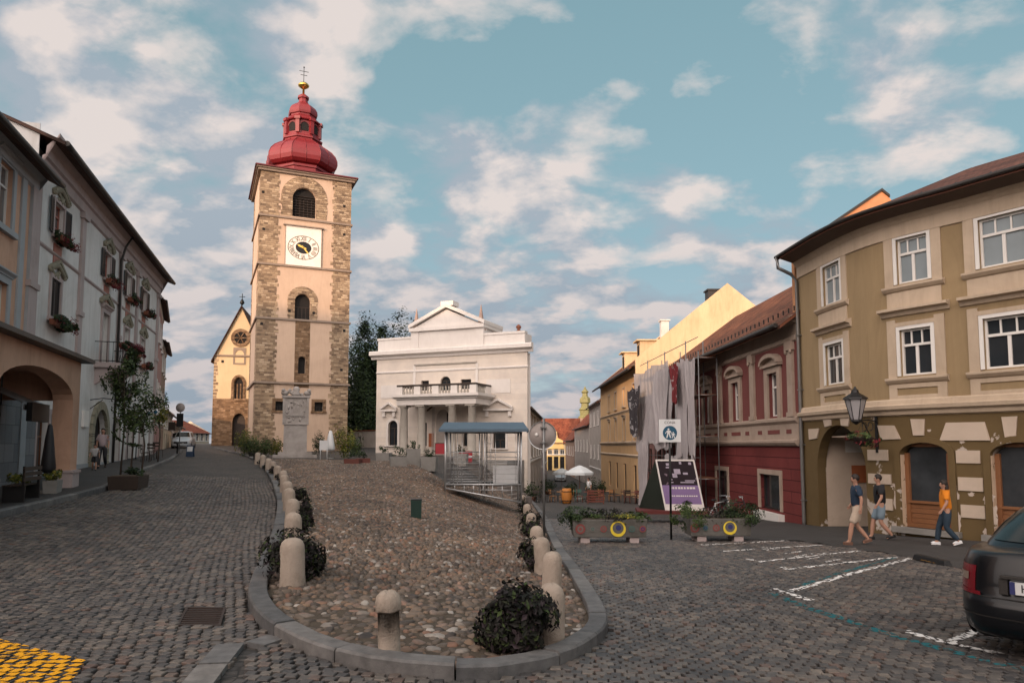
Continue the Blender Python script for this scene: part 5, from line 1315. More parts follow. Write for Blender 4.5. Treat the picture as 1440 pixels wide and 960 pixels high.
for a,b in zip(pc[:-1],pc[1:]): mb.prism([a,b,(b[0],b[1]+.1),(a[0],a[1]+.1)],.28,.7)
mb.build('coping',m_dzinc,o)
# downpipe
xd=h(1139,600)[0]; mb=MB(); mb.tube([(.12,-.84,zt_+.30),(.12,-.8,zt_-.12),(.1,-.3,zt_-.35),(.08,-.1,zt_-.6),(.08,-.1,.3),(.08,-.1,.05)],.065,10)
for zz in (1,3,5,7): mb.box(0,.17,-.17,-.0,zz,zz+.04)
R1.mk(mb,'downpipe',m_zinc)
# street lantern on its bracket, hanging basket
M1=lambda x,y,z: R1.root.location+Vector(R1.warp((x,y,z))) 
bx_,bz_=h(1233,592); p=M1(bx_,0,bz_); q=M1(bx_,-1,bz_); dirv=(q-p).normalized()
# bracket leans out along the wall toward the left as in the photo
pw_=M1(bx_,-.02,bz_); end=P(1204,592,21.0)
L=House.__new__(House)
e=empty('street_lantern',pw_,math.atan2((end-pw_).y,(end-pw_).x),'black wall lantern on an ornate iron arm over the passage arch','street lantern')
Ln=math.hypot((end-pw_).x,(end-pw_).y)
mb=MB(); mb.box(-.03,.03,-.04,.04,-.95,.25); mb.tube([(0,0,0),(Ln*.5,0,.03),(Ln,0,-.02)],.022,6); mb.tube([(0,0,-.6),(Ln*.35,0,-.45),(Ln*.6,0,-.1),(Ln*.8,0,0)],.018,6)
for k_ in range(2):
    c=(Ln*(.3+.3*k_),-.16-.02*k_); mb.tube([(c[0]+.13*math.cos(a),0,c[1]+.13*math.sin(a)) for a in np.linspace(0,5.2,12)],.014,5)
mb.build('bracket',m_black,e)
lr=.30
mb=MB(); mb.lathe([(lr*.45,.02),(lr*.95,.62)],6,(Ln,0,0),False); mb.build('lamp_glass',M_glass('milky_lamp_glass',(.30,.29,.30,1),.3,.15,.5),e)
mb=MB(); mb.lathe([(lr*1.15,.62),(lr*1.1,.67),(lr*.35,.82),(lr*.3,.9),(.05,.93),(.02,1.0)],6,(Ln,0,0),False); mb.lathe([(.03,-.12),(lr*.5,-.02),(lr*.47,.03)],6,(Ln,0,0),False)
for i in range(6):
    a=2*PI*i/6; mb.tube([(Ln+lr*.47*math.cos(a),lr*.47*math.sin(a),.02),(Ln+lr*.97*math.cos(a),lr*.97*math.sin(a),.63)],.013,4)
mb.build('lamp_cap',m_black,e)
bq=P(1214,618,21.1)
e=empty('hanging_basket',bq,0,'round basket of red and green plants hung under the wall lantern','hanging basket')
mb=MB(); mb.lathe([(.08,-.2),(.2,-.1),(.27,.05),(.27,.08)],12); mb.build('basket',m_darkwood,e)
mb=MB(); leaves(mb,(0,0,.05),(.42,.42,.22),330,.10,clump=8); mb.build('foliage',m_leaf,e); mb=MB(); leaves(mb,(0,0,.0),(.44,.44,.22),150,.08,clump=6); mb.build('blossom',m_red,e)
mb=MB(); 
for a in (0,2.1,4.2): mb.tube([(.26*math.cos(a),.26*math.sin(a),.07),(0,0,.55)],.006,4)
mb.build('chain',m_black,e)
# ------------------------------------------------------------------ red house
m_redw=M_plain('dark_red_plaster',(.17,.05,.045,1),.85,.10,scale=.6,grime=.2)
m_redg=M_masonry('grooved_red_plaster',[(0,(.155,.038,.04)),(1,(.185,.046,.048))],(.06,.014,.015,1),40,.42,.018,bump=.5,noise_w=0,stain=.25)
m_trim=M_plain('beige_trim',(.37,.29,.235,1),.85,.08,grime=.35)
m_rroof=M_roof('red_house_tiles',(.15,.055,.032,1),(.30,.115,.06,1),moss=.35)
XR0=10.55
R2=House('red_house','dark red two storey house with beige pilasters and curved window hoods','house',[(10.05,47.0),(XR0,26.1)],-1.0)
h=R2.hit; W=R2.W
ez=h(1060,473)[1]; ez=(h(1127,440)[1]+h(1020,482)[1])/2
zfr=(h(1125,474)[1]+h(985,520)[1])/2; zs_=(h(1125,588)[1]+h(1030,594)[1])/2; zl2=(h(1120,624)[1]+h(1010,626)[1])/2
cs=[(h(1081,555)[0]+h(1096,555)[0])/2,(h(1025,560)[0]+h(1040,560)[0])/2,h(995,565)[0]]; 
st=(cs[0]-cs[2])/2; cs=[cs[2]+st*k_ for k_ in (2,1,0,-1,-2,-3)]; cs=[c for c in cs if c>1]
z0=h(1089,585)[1]; z1=h(1089,524)[1]
UO=[(c-.5,z0,c+.5,z1) for c in cs]
g1=(h(1070,690)[0],h(1085,716)[1],h(1098,690)[0],h(1085,667)[1]); g2=(h(1009,690)[0],h(1016,712)[1],h(1024,690)[0],h(1016,661)[1])
GO=[g1,g2]+[(c-.6,.2,c+.6,2.3) for c in cs[3:]]
R2.wall(m_redw,0,W,zl2,zfr,UO,thick=.3,name='upper_wall'); R2.wall(m_redg,0,W,-3,zl2,GO,thick=.3,name='ground_floor_wall')
R2.body(m_trim,0,W,-3,ez,10,gable=3.6,mid=5)
mb=MB(); mb.box(0,W,-.02,.3,zfr,ez); R2.mk(mb,'frieze',m_trim)
R2.band(m_trim,0,W,[(0,zfr-.15),(.08,zfr-.1),(.1,zfr+.05),(.02,zfr+.1)],'frieze'); R2.band(m_trim,0,W,[(.02,ez-.35),(.15,ez-.3),(.3,ez-.1),(.02,ez)],'cornice')
R2.band(m_trim,0,W,[(0,zs_-.25),(.06,zs_-.2),(.16,zs_-.1),(.16,zs_),(.02,zs_+.06),(0,zs_+.06)],'string_course')
mb=MB(); mb.box(0,W,-.05,.01,zl2,zs_-.2); R2.mk(mb,'apron_band',m_trim)
R2.band(m_trim,0,W,[(.04,zl2-.06),(.12,zl2-.02),(.2,zl2+.08),(.2,zl2+.16),(.05,zl2+.2)],'string_course')
mb=MB()
for i,c in enumerate(cs):
    for off_ in ((-1.7,-1.25),(-.6,.6),(1.25,1.7)): mb.box(c+off_[0],c+off_[1],-.062,.0,zl2+.42,zs_-.42)
R2.mk(mb,'red_panels',m_redw)
for c in [W-.55]+[(a+b)/2 for a,b in zip(cs[:-1],cs[1:])]:
    mb=MB(); mb.box(c-.24,c+.24,-.1,.01,zs_+.05,zfr-.1); mb.box(c-.30,c+.30,-.14,.01,zs_+.05,zs_+.22); mb.box(c-.30,c+.30,-.16,.01,zfr-.45,zfr-.12); mb.ell((c-.22,-.13,zfr-.5),(.09,.06,.09),8,5); mb.ell((c+.22,-.13,zfr-.5),(.09,.06,.09),8,5); R2.mk(mb,'pilaster',m_trim)
for o in UO:
    w=R2.window(*o,toprow=2,trans=.68,pane=m_curt,fw=.06); mb=MB(); x0,x1=o[0]-.32,o[2]+.32; zt2=o[3]
    mb.box(x0,o[0],-.09,.01,zs_,zt2); mb.box(o[2],x1,-.09,.01,zs_,zt2); mb.box(x0,x1,-.09,.01,zt2,zt2+.25)
    mb.box(x0-.12,x1+.12,-.2,.01,zt2+.25,zt2+.35)
    N=12; xc=(x0+x1)/2; rx=(x1-x0)/2+.14
    for i in range(N):
        t0,t1=PI*i/N,PI*(i+1)/N
        a=lambda t,k_,kk:(xc-rx*k_*math.cos(t),zt2+.35+kk*math.sin(t))
        mb.prism([a(t0,1,.42),a(t1,1,.42),a(t1,.84,.26),a(t0,.84,.26)],-.26,.01)
        mb.add([(xc,-.05,zt2+.35),(*[a(t0,.84,.26)[0]],-.05,a(t0,.84,.26)[1]),(*[a(t1,.84,.26)[0]],-.05,a(t1,.84,.26)[1])],[(0,1,2)])
    R2.mk(mb,'surround',m_trim,w)
for i,o in enumerate(GO):
    if i==1: w=R2.window(*o,cols=2,trans=.8,frame=m_darkwood,name='door')
    else: w=R2.window(*o,cols=1,trans=1,frame=m_dzinc)
    R2.surround(w,m_trim,*o,w=.2,out=.06,sill=0)
mb=MB(); mb.box(g1[0]-.3,g1[2]+.3,-.25,.1,g1[1]-.45,g1[1]-.1); R2.mk(mb,'shop_step',m_white)
R2.roof(m_rroof,0,W,ez+.05,10,3.7,over=.7,mid=5,sideo=.2); gutter(R2,-.2,W,-.78,ez-.45,r=.09)
# snow guards
mb=MB(); x=.4
while x<W: mb.box(x,x+.03,-.1,-.05,ez+.1,ez+.28); x+=.5
R2.mk(mb,'snow_guards',m_dzinc)
# ------------------------------------------------------------------ house being repaired, under netting
m_rep=M_plain('patched_render',(.20,.10,.09,1),.9,.3,scale=1.5,grime=.5)
R3=simple_house('repair_house','narrow dark red house under repair hidden behind scaffold netting',[(9.95,56.0),(10.05,47.15)],-1.8,7.4,m_rep,m_rroof,1,3,depth=7,rise=1.0,over=.2,ground=4,wh=1.7)
R3h=R3
m_yel=M_plain('yellow_plaster',(.58,.38,.20,1),.9,.08,scale=.5,grime=.22); m_yel2=M_plain('gable_plaster',(.62,.47,.29,1),.9,.12,scale=.4,grime=.35)
qA=pxpt(845,80); qB=pxpt(900.5,56.2)
R4=House('gabled_house','tall yellow house with a huge bare gable wall glowing in the low sun','house',[qA,qB],-3.0)
h=R4.hit; W=R4.W; gz=(h(893,508)[1]+h(850,538)[1])/2
tops=[]; 
colx=[h(q,600)[0] for q in (857,866.5,878,892)]
r1=(h(878,571)[1]-.0,h(878,546)[1]); r2=(h(878,620)[1],h(878,588)[1]); r0=(h(880,700)[1],h(880,652)[1])
O1=[(x-.6,r1[0],x+.6,r1[1]) for x in colx]; O2=[(x-.65,r2[0],x+.65,r2[1]) for x in colx]; O0=[(x-.7,.9 ,x+.7,r0[1]) for x in colx]
R4.wall(m_yel,0,W,-2,gz,O1+O2+O0,thick=.3)
gp=P(1022,404,56.2)
gd=Vector((qB[0]-qA[0],qB[1]-qA[1])).normalized(); inn=Vector((-gd.y,gd.x))
depth_mid=(gp.x-qB[0])/inn.x; rise=gp.z+3.0-gz
R4.body(m_yel2,0,W,-2,gz,depth_mid*2,gable=rise,mid=depth_mid)
mb=MB(); mb.prism([(0.0,-2),(depth_mid*2,-2),(depth_mid*2,gz+.25),(depth_mid,gz+rise+.3),(-.35,gz+.05)],W-.02,W+.25,axis='X'); R4.mk(mb,'gable_wall',m_yel2)
R4.roof(m_rroof,0,W-.1,gz,depth_mid*2,rise-.15,over=.8,mid=depth_mid,sideo=.0); gutter(R4,0,W,-.88,gz-.75,r=.09)
for o in O1+O2: w=R4.window(*o,toprow=2,frame=m_darkwood,pane=m_dark); R4.surround(w,m_crem,*o,w=.14,out=.05,sill=.08,head=1 if o in O2 else 0)
for o in O0: w=R4.window(*o,trans=.75,frame=m_darkwood,pane=m_dark,name='door')
zz=h(878,565)[1]-1.0; zz=(r1[0]+r2[1])/2
R4.band(m_crem,0,W,[(0,zz-.1),(.06,zz),(.15,zz+.1),(0,zz+.2)],'string_course')
zz=h(870,625)[1]; R4.band(m_crem,0,W,[(0,zz-.1),(.06,zz),(.2,zz+.15),(.2,zz+.25),(0,zz+.3)],'string_course'); zz-=1.0; R4.band(m_crem,0,W,[(0,zz-.1),(.06,zz),(.12,zz+.1),(0,zz+.2)],'string_course')
R4.band(m_soff,0,W,[(0,gz-.5),(.1,gz-.4),(.7,gz-.55),(.7,gz-.5),(0,gz-.1)],'eaves')
for px,py,ph in ((888,500,20),(868,517,16)):
    x,z=h(px,py); mb=MB(); mb.box(x-.7,x+.7,.6,3.4,gz-.2,gz+1.9); mb.prism([(x-.9,gz+1.9),(x+.9,gz+1.9),(x+.9,gz+2.02),(x-.9,gz+2.02)],.3,3.6); d=R4.mk(mb,'dormer',m_yel2)
    mb=MB(); mb.box(x-.4,x+.4,.57,.6,gz+.5,gz+1.6); R4.mk(mb,'pane',m_dark,d)
for px,py,hh,wd in ((1002,410,1.2,.5),(934,452,2.0,.32)):
    p=P(px,py,58.5 if px>1000 else 59.5); c=Matrix.Rotation(-R4.rz,4,'Z')@(p-R4.root.location); mb=MB(); mb.box(c.x-wd,c.x+wd,c.y-wd,c.y+wd,c.z-3.4,c.z); mb.box(c.x-wd-.1,c.x+wd+.1,c.y-wd-.1,c.y+wd+.1,c.z,c.z+.12); R4.mk(mb,'chimney',m_dzinc if px>1000 else m_wht)
# ------------------------------------------------------------------ the street beyond
m_grw=M_plain('grey_white_plaster',(.42,.38,.35,1),.9,.1,grime=.3)
simple_house('street_house','pale narrow house with arches joining the yellow gabled house',[pxpt(829,95),pxpt(844.5,80.2)],-3.4,P(838,566,86).z+3.4,m_grw,m_rroof,2,3,depth=8,rise=3,group='houses down the right street')
simple_house('street_house','grey house with dark barred windows and red roof halfway down the street',[pxpt(808,122),pxpt(828.5,95.3)],-3.8,P(822,597,105).z+3.8,m_grw,m_rr,1,5,depth=10,rise=4.8,group='houses down the right street',cornice=False)
simple_house('street_house','long dull red roofed house farthest down the right side of the street',[pxpt(795,150),pxpt(807.5,122.3)],-4.0,P(800,616,135).z+4.0,m_brn,m_rr,1,5,depth=9,rise=5,group='houses down the right street',cornice=False)
simple_house('street_house','grey cafe building left of the street against the theatre side',[(1.35,58.2),(pxpt(761,84))],-2.6,P(746,572,60).z+2.6,m_grw,m_rtile,2,5,depth=8,rise=3.0,ground=3.2,group='houses down the right street')
simple_house('street_house','shaded house on the left of the street behind the cafe building',[pxpt(761.4,84.4),pxpt(769,118)],-3.2,P(765,600,100).z+3.2,m_rose,m_rr,1,6,depth=8,rise=3.0,group='houses down the right street')
m_glow=M_plain('warm_yellow_plaster',(.66,.47,.20,1),.9,.08)
E=simple_house('end_building','sunlit yellow building with orange red roof closing the end of the right street',[pxpt(752,168),pxpt(812,166)],-4.2,P(780,620,166).z+4.2,m_glow,m_rr,2,7,depth=9,rise=5.5,ground=4)
mb=MB(); x,z=E.hit(776,625); N=10
mb.prism([(x-3,z-1),(x+3,z-1),(x+2.6,z+1),(x+1.4,z+1.6),(x+1.2,z+3),(x,z+4),(x-1.2,z+3),(x-1.4,z+1.6),(x-2.6,z+1)],-.3,.3); E.mk(mb,'baroque_gable',m_glow)
sp=P(823,600,210)
e=empty('steeple',(sp.x,sp.y,-4),0,'slender tiered baroque steeple with green and gold top over the street roofs','steeple')
def sz(py): return P(823,py,210).z+4
mb=MB(); mb.box(-1.7,1.7,-1.7,1.7,0,sz(588)); mb.build('shaft',m_brn,e)
m_ver=M_plain('verdigris_gold',(.20,.19,.08,1),.6,.5,scale=1.5)
mb=MB(); mb.lathe([(r_*.72,z_) for r_,z_ in [(3,sz(588)),(3,sz(586)),(2.2,sz(584)),(2.3,sz(577)),(2.8,sz(576)),(1.7,sz(572)),(1.6,sz(567)),(2.3,sz(566)),(2.2,sz(560)),(1.2,sz(557)),(1.1,sz(553)),(1.6,sz(551)),(.6,sz(547)),(.1,sz(543))]],8,(0,0,0),False,PI/8); mb.build('tiered_top',m_ver,e)
# ------------------------------------------------------------------ bollards and dark bushes round the mound
ZE=lambda x,y: Zf(x,y)+.14
def groundM(px,py,dz=0):
    e=.1
    for _ in range(4): p=ground(px,py,dz+e); e=ZMf(p.x,p.y)-Zf(p.x,p.y)
    return p
m_bol=M_plain('bollard_stone',(.38,.315,.26,1),.9,.16,scale=6,bump=.9,bscale=40,grime=.6)
def bollard_mesh(hh=.62,r=.125,head=0):
    mb=MB(); pr=[(r*1.04,-.15),(r*1.03,.0),(r,.1),(r*.98,hh-.17)]
    if head: pr+=[(r*1.0,hh-.20),(r*1.16,hh-.18),(r*1.2,hh-.11),(r*1.08,hh-.05),(r*.75,hh-.015),(r*.3,hh),(.01,hh)]
    else: pr+=[(r*.95,hh-.11),(r*.83,hh-.055),(r*.6,hh-.02),(r*.3,hh-.004),(.01,hh)]
    mb.lathe(pr,20)
    ph=[random.uniform(0,6) for _ in range(3)]
    mb.v=[(v[0]*(1+.025*math.sin(9*v[2]+ph[0]+3*math.atan2(v[1],v[0]))),v[1]*(1+.025*math.sin(13*v[2]+ph[1]+2*math.atan2(v[1],v[0]))),v[2]+.006*math.sin(4*math.atan2(v[1],v[0])+ph[2])) for v in mb.v]
    return mb
def bollard(px,py,label,hh=.62,r=.125,tilt=(0,0),head=0,group='stone bollards round the cobbled mound'):
    p=groundM(px,py,hh); zb=ZMf(p.x,p.y)
    o=bollard_mesh(hh+(p.z-hh-zb),r,head).build('stone_bollard',m_bol)
    o.location=(p.x,p.y,zb); o.rotation_euler=(tilt[0],tilt[1],random.random()*6); tag(o,label,'bollard',group); return p
LT=[(413,756),(413,720),(411,701),(407,686),(405,676),(401,667),(399,661),(391,654),(384,648),(378,644),(370,639),(362,636)]
ordn=['first','second','third','fourth','fifth','sixth','seventh','eighth','ninth','tenth','eleventh','twelfth']
for i,(x,y) in enumerate(LT):
    bollard(x,y,f'{ordn[i]} bollard from the near end of the left kerb row'+(', ringed by a dark bush' if i==0 else ', farthest up the lane' if i==11 else ''),r=.165 if i==0 else .15,tilt=(random.uniform(-.05,.05),random.uniform(-.05,.05)))
bollard(549,830,'lone squat bollard with an overhanging worn head at the near toe of the mound',hh=.60,r=.105,tilt=(.0,.06),head=1)
RT=[(775,819),(775,775),(763,755),(754,739),(747,721),(741,708),(736,696)]
for i,(x,y) in enumerate(RT):
    bollard(x,y,f'{ordn[i]} bollard from the near end of the right kerb row'+(', beside the biggest dark bush' if i==0 else ', by the metal cage' if i==6 else ''),r=.145,tilt=(random.uniform(-.05,.05),random.uniform(-.05,.05)))
def bush(x,y,zb,r,h,label,mat=None,n=900,size=.07,group='dark leaved bushes among the bollards',pot=None,name='dark_bush',cat='bush',fl=0):
    e=empty(name,(x,y,zb),0,label,cat,group); mb=MB()
    n=int(n*1.7); leaves(mb,(0,0,h*.47),(r*1.02,r*1.02,h*.56),int(n*.55),size*1.1,clump=30); leaves(mb,(0,0,h*.46),(r*.9,r*.9,h*.44),int(n*.45),size)
    mb.build('foliage',mat or m_purple,e)
    mb=MB()
    for i in range(9):
        a=random.random()*6.3; mb.tube([(0,0,0),(math.cos(a)*r*.35,math.sin(a)*r*.35,h*.35),(math.cos(a)*r*.7,math.sin(a)*r*.7,h*.7)],[.012,.008,.003],5)
    mb.build('stems',m_bark,e)
    if pot: mb=MB(); mb.lathe([(pot*.75,-.05),(pot,pot*1.1),(pot*1.08,pot*1.15),(pot*1.08,pot*1.3),(pot*.9,pot*1.3)],14); mb.build('pot',m_terr,e)
    if fl: mb=MB(); leaves(mb,(0,0,h*.55),(r*1.05,r*1.05,h*.52),fl,.06,clump=8); mb.build('blossom',m_red,e)
    return e
def bush_px(px,pyb,rp,hp_,label,**k):
    p=groundM(px,pyb,0); s=p.y/1000*1.03; return bush(p.x,p.y,ZMf(p.x,p.y),rp*s*.88,hp_*s*.92,label,**k)
bush_px(724,907,56,82,'biggest dark purple leaved bush at the near right corner of the mound',n=3200,size=.075)
bush_px(412,812,42,64,'dark bush wrapped round the first bollard of the left row',n=2600,size=.07)
bush_px(424,748,15,32,'dark bush between the second and third left bollards',n=700)
bush_px(428,728,13,26,'dark bush on the mound side of the third left bollard',n=600)
bush_px(421,704,12,22,'dark bush on the mound side of the fourth left bollard',n=500)
bush_px(757,802,27,44,'round dark bush hiding the second bollard of the right row',n=1500)
bush_px(747,755,17,26,'dark bush by the third and fourth right bollards',n=900)
bush_px(745,737,17,20,'dark bush between the fourth and fifth right bollards',n=700)
bush_px(738,722,12,18,'dark bush between the fifth and sixth right bollards',n=500)
bush_px(733,712,8,14,'farthest dark bush of the right row beside the metal cage',n=300)
for i,(a,b) in enumerate(((399,686),(393,676),(387,668),(377,661),(369,654),(361,648),(354,643))):
    bush_px(a,b,9-i*.6,15-i,f'{ordn[i]} of the small dark bushes up the left kerb beyond the near bollards',n=260,size=.09)
# ------------------------------------------------------------------ round sign seen from behind
m_back=M_plain('grey_sign_back',(.34,.30,.285,1),.7,.15,scale=3,grime=.4)
p=ground(765,757,0); e=empty('round_sign',p,0,'round traffic sign seen from behind on a grey pole at the right kerb','road sign')
zt2=P(764,588,p.y).z-p.z; zc2=P(763,612,p.y).z-p.z
mb=MB(); mb.tube([(0,0,0),(0,0,zt2)],.035,12); mb.build('pole',m_zinc,e)
R_=.385; mb=MB(); mb.lathe([(R_,-.0),(R_,.012),(R_-.02,.02),(.01,.02)],40); mb.xf(Matrix.Translation((-.03,.05,zc2))@Matrix.Rotation(-PI/2,4,'X')); mb.build('disc',m_back,e)
mb=MB(); mb.lathe([(R_+.012,-.015),(R_+.012,.02),(R_-.012,.022),(R_-.012,-.015),(R_+.012,-.015)],40,caps=False); mb.xf(Matrix.Translation((-.03,.05,zc2))@Matrix.Rotation(-PI/2,4,'X')); mb.build('rim',m_steel,e)
mb=MB(); mb.box(-.09,.09,-.05,.05,zc2+.2,zc2+.235); mb.box(-.09,.09,-.05,.05,zc2-.22,zc2-.185); mb.build('clamp',m_zinc,e)
mb=MB(); mb.lathe([(.05,0),(.05,.004),(.01,.004)],12); mb.xf(Matrix.Translation((-.2,.033,zc2+.02))@Matrix.Rotation(PI/2,4,'X')); mb.build('sticker',m_white,e)
# ------------------------------------------------------------------ pedestrian zone sign
m_blue=M_plain('sign_blue',(.008,.07,.13,1),.5,.1)
m_sw=M_plain('sign_white',(.62,.63,.64,1),.5,.06,grime=.2)
p=ground(944,758,0); e=empty('pedestrian_sign',p,0,'square white pedestrian zone sign on a black post between the two concrete planters','road sign')
S=.60; zs0=P(944,621.5,p.y).z-p.z
mb=MB(); mb.tube([(0,0,0),(0,0,zs0+S)],.03,12); mb.build('pole',m_black,e)
mb=MB(); mb.box(-S/2,S/2,-.06,-.04,zs0,zs0+S*1.05); mb.build('panel',m_sw,e,bevel=.006)
def disc(r,c,y,n=36): 
    m_=MB(); m_.add([(c[0]+r*math.cos(2*PI*i/n),y,c[1]+r*math.sin(2*PI*i/n)) for i in range(n)],[tuple(range(n))]); return m_
c=(0,zs0+S*.43); disc(S*.33,c,-.063).build('disc',m_blue,e)
text_mesh('lettering','CONA',S*.17,m_black,e,Matrix.Translation((0,-.064,zs0+S*.90))@Matrix.Rotation(PI/2,4,'X'),.001)
def figure(mb,cx,cz,s):
    y=-.066; mb.add([(cx+s*.1*math.cos(a),y,cz+s*.86+s*.1*math.sin(a)) for a in np.linspace(0,2*PI,12)[:-1]],[tuple(range(11))])
    for q in ([(-.14,.40),(.14,.40),(.17,.74),(-.15,.74)],[(-.14,.42),(0,.42),(-.12,.0),(-.24,.0)],[(.0,.42),(.14,.42),(.26,.0),(.14,.0)],[(-.15,.74),(-.15,.62),(-.30,.40),(-.34,.46)],[(.17,.74),(.15,.62),(.28,.42),(.33,.48)]):
        mb.add([(cx+s*a,y-.0005,cz+s*b) for a,b in q],[(0,1,2,3)])
mb=MB(); figure(mb,-.04,zs0+S*.20,S*.46); figure(mb,.09,zs0+S*.19,S*.30); mb.build('symbol',m_sw,e)
# ------------------------------------------------------------------ concrete planters with painted rings
m_pl=M_plain('planter_concrete',(.125,.12,.11,1),.9,.2,scale=3,bump=.6,bscale=50,grime=.6)
m_ry=M_plain('ring_yellow',(.66,.50,.04,1),.6,.08); m_rr2=M_plain('ring_red',(.20,.05,.045,1),.7,.25); m_rg=M_plain('ring_green',(.05,.11,.10,1),.7,.2); m_rb=M_plain('ring_blue',(.025,.03,.12,1),.7,.2); m_gr2=M_plain('ring_grey',(.13,.12,.11,1),.7,.2)
def planter(pxl,pxr,pyb,label,rings,shr,rz=0,hh=.60):
    p=ground(pxl,pyb,0); q=ground(pxr,pyb,0); a,_=ray(pxr,pyb); q=Vector((a*p.y,p.y)); Wd=(q.x-p.x)
    e=empty('concrete_planter',(p.x,p.y,p.z),rz,label,'planter','concrete planters across the street')
    D_=.75; mb=MB(); mb.box(0,Wd,0,D_,.14,hh,-.03); mb.build('trough',m_pl,e,bevel=.02)
    mb=MB(); mb.box(.03,Wd-.03,.03,D_-.03,hh-.05,hh+.012); mb.build('soil',m_bed,e)
    for x in (.18,Wd-.42): mb=MB(); mb.box(x,x+.24,.05,D_-.05,-.05,.14); mb.build('foot',m_rose,e)
    mb=MB(); mb.box(.15,Wd*.55,-.006,.02,hh*.80,hh*.82); mb.box(.15,Wd*.55,-.006,.02,hh*.86,hh*.88); mb.build('groove',m_gr2,e)
    for fx,r,m1,m2 in rings:
        c=(Wd*fx,.14+(hh-.14)*.48); o=disc(r,c,-.030-.0).build('painted_ring',m1,e); 
        if m1 is m_ry:
            disc(r*.72,(c[0],c[1]+r*.12),-.034).build('ring_centre',m_pl,o); disc(r*.36,(c[0]+r*.05,c[1]+r*.16),-.037).build('ring_dot',m_rb,o)
        else: disc(r*.6,c,-.034).build('ring_centre',m2,o); disc(r*.3,c,-.037).build('ring_dot',m1,o)
    for i,(fx,rx,rzz,mt,n,dx) in enumerate(shr):
        mb=MB(); leaves(mb,(0,0,0),(rx*1.15,.42,rzz),int(n*1.8),.065,clump=14); o=mb.build('shrub',mt,e,loc=(Wd*fx,D_*.45+dx,hh+rzz*.12))
    return e
planter(807,909,763,'concrete planter with low mixed shrubs and a yellow painted ring, nearer the mound',[(.09,.13,m_rr2,m_gr2),(.26,.07,m_gr2,m_rg),(.41,.085,m_rr2,m_pl),(.61,.20,m_ry,None),(.80,.08,m_rg,m_pl),(.95,.085,m_rr2,m_rb)],[(.06,.42,.26,m_dleaf,700,.0),(.20,.35,.2,m_leaf,350,0),(.48,.42,.22,m_purple,500,0),(.72,.4,.15,m_yleaf,330,0),(.9,.3,.14,m_leaf,250,0),(-.03,.14,.32,m_dleaf,240,-.1)])
planter(972,1056,761,'concrete planter overgrown by dark trailing shrubs, nearer the red house',[(.06,.12,m_rr2,m_gr2),(.24,.07,m_rg,m_rb),(.42,.09,m_rr2,m_pl),(.65,.18,m_ry,None)],[(.04,.42,.38,m_leaf,900,-.12),(.42,.4,.2,m_purple,500,0),(.93,.42,.42,m_dleaf,1100,-.1),(.7,.3,.16,m_purple,260,.1)])
# ------------------------------------------------------------------ big poster board on a red base
p=ground(924,722,0); pl=P(924,716,27.5); 
gz=Zf(pl.x,27.5)
e=empty('poster_board',(pl.x,27.5,gz),math.radians(-6),'large black and purple event poster on a leaning frame board on a red base','poster board')
a,_=ray(987,700); Wd=(a*27.5-pl.x)/math.cos(math.radians(6)); zb_=P(940,717,27.5).z-gz; ztp=P(940,646,27.5).z-gz; Hh=ztp-zb_
m_post=M_peeling('poster_dark',(.018,.012,.016,1),(.16,.12,.15,1),.05,2.0); m_purp=M_plain('poster_purple',(.15,.09,.22,1),.5,.14,scale=2); m_pw=M_plain('poster_white',(.55,.52,.50,1),.5,.05)
sh=.34
def lean(mb): 
    for i,v in enumerate(mb.v): t=(v[2]-zb_)/Hh; mb.v[i]=(v[0]-sh*t*.9+sh*.9,v[1]+.42*t,v[2])
    return mb
mb=MB(); fw_=.06; WW=Wd*.86
mb.box(0,WW,-.0,.06,zb_,zb_+fw_); mb.box(0,WW,0,.06,ztp-fw_,ztp); mb.box(0,fw_,0,.06,zb_+fw_,ztp-fw_); mb.box(WW-fw_,WW,0,.06,zb_+fw_,ztp-fw_); lean(mb).build('frame',m_pw,e)
zsplit=zb_+Hh*.49
mb=MB(); mb.box(fw_,WW-fw_,.01,.05,zsplit,ztp-fw_); d1=lean(mb).build('poster',m_post,e)
mb=MB(); mb.box(fw_,WW-fw_,.011,.05,zb_+Hh*.12,zsplit); lean(mb).build('poster_band',m_purp,e)
mb=MB(); mb.box(fw_,WW-fw_,.012,.05,zb_+fw_,zb_+Hh*.12); lean(mb).build('poster_foot',m_pw,e)
mb=MB()
for cx,cz,w_,h_ in ((.30,.90,.10,.05),(.62,.93,.06,.05),(.86,.92,.07,.05),(.28,.84,.10,.025),(.50,.76,.16,.10),(.70,.72,.12,.04),(.42,.68,.12,.08),(.78,.58,.26,.02),(.7,.545,.34,.022),(.3,.60,.08,.02),(.3,.545,.1,.02)):
    x0=WW*(cx-w_/2); mb.box(x0,x0+WW*w_,.002,.012,zb_+Hh*(cz-h_/2),zb_+Hh*(cz+h_/2))
lean(mb).build('poster_picture',M_plain('poster_pale',(.30,.26,.33,1),.6,.35,scale=7),d1)
mb=MB()
for cz,hh_,x0,n_ in ((.435,.035,.22,9),(.335,.0,.2,0),(.28,.022,.24,12),(.20,.0,0,0)):
    for i in range(n_):
        xx=WW*(x0+.66*i/n_); mb.box(xx,xx+WW*.66/n_*random.uniform(.55,.85),.003,.013,zb_+Hh*(cz-hh_/2),zb_+Hh*(cz+hh_/2))
lean(mb).build('poster_lines',m_pw,d1)
mb=MB(); mb.add([(sh*.9-.0,.02,zb_),(-.0+.0,.44,ztp),(-.62,.95,zb_)],[(0,1,2),(2,1,0)]); mb.add([(sh*.9+WW,.05,zb_),(WW,.46,ztp),(WW-.5,.95,zb_)],[(0,1,2),(2,1,0)])
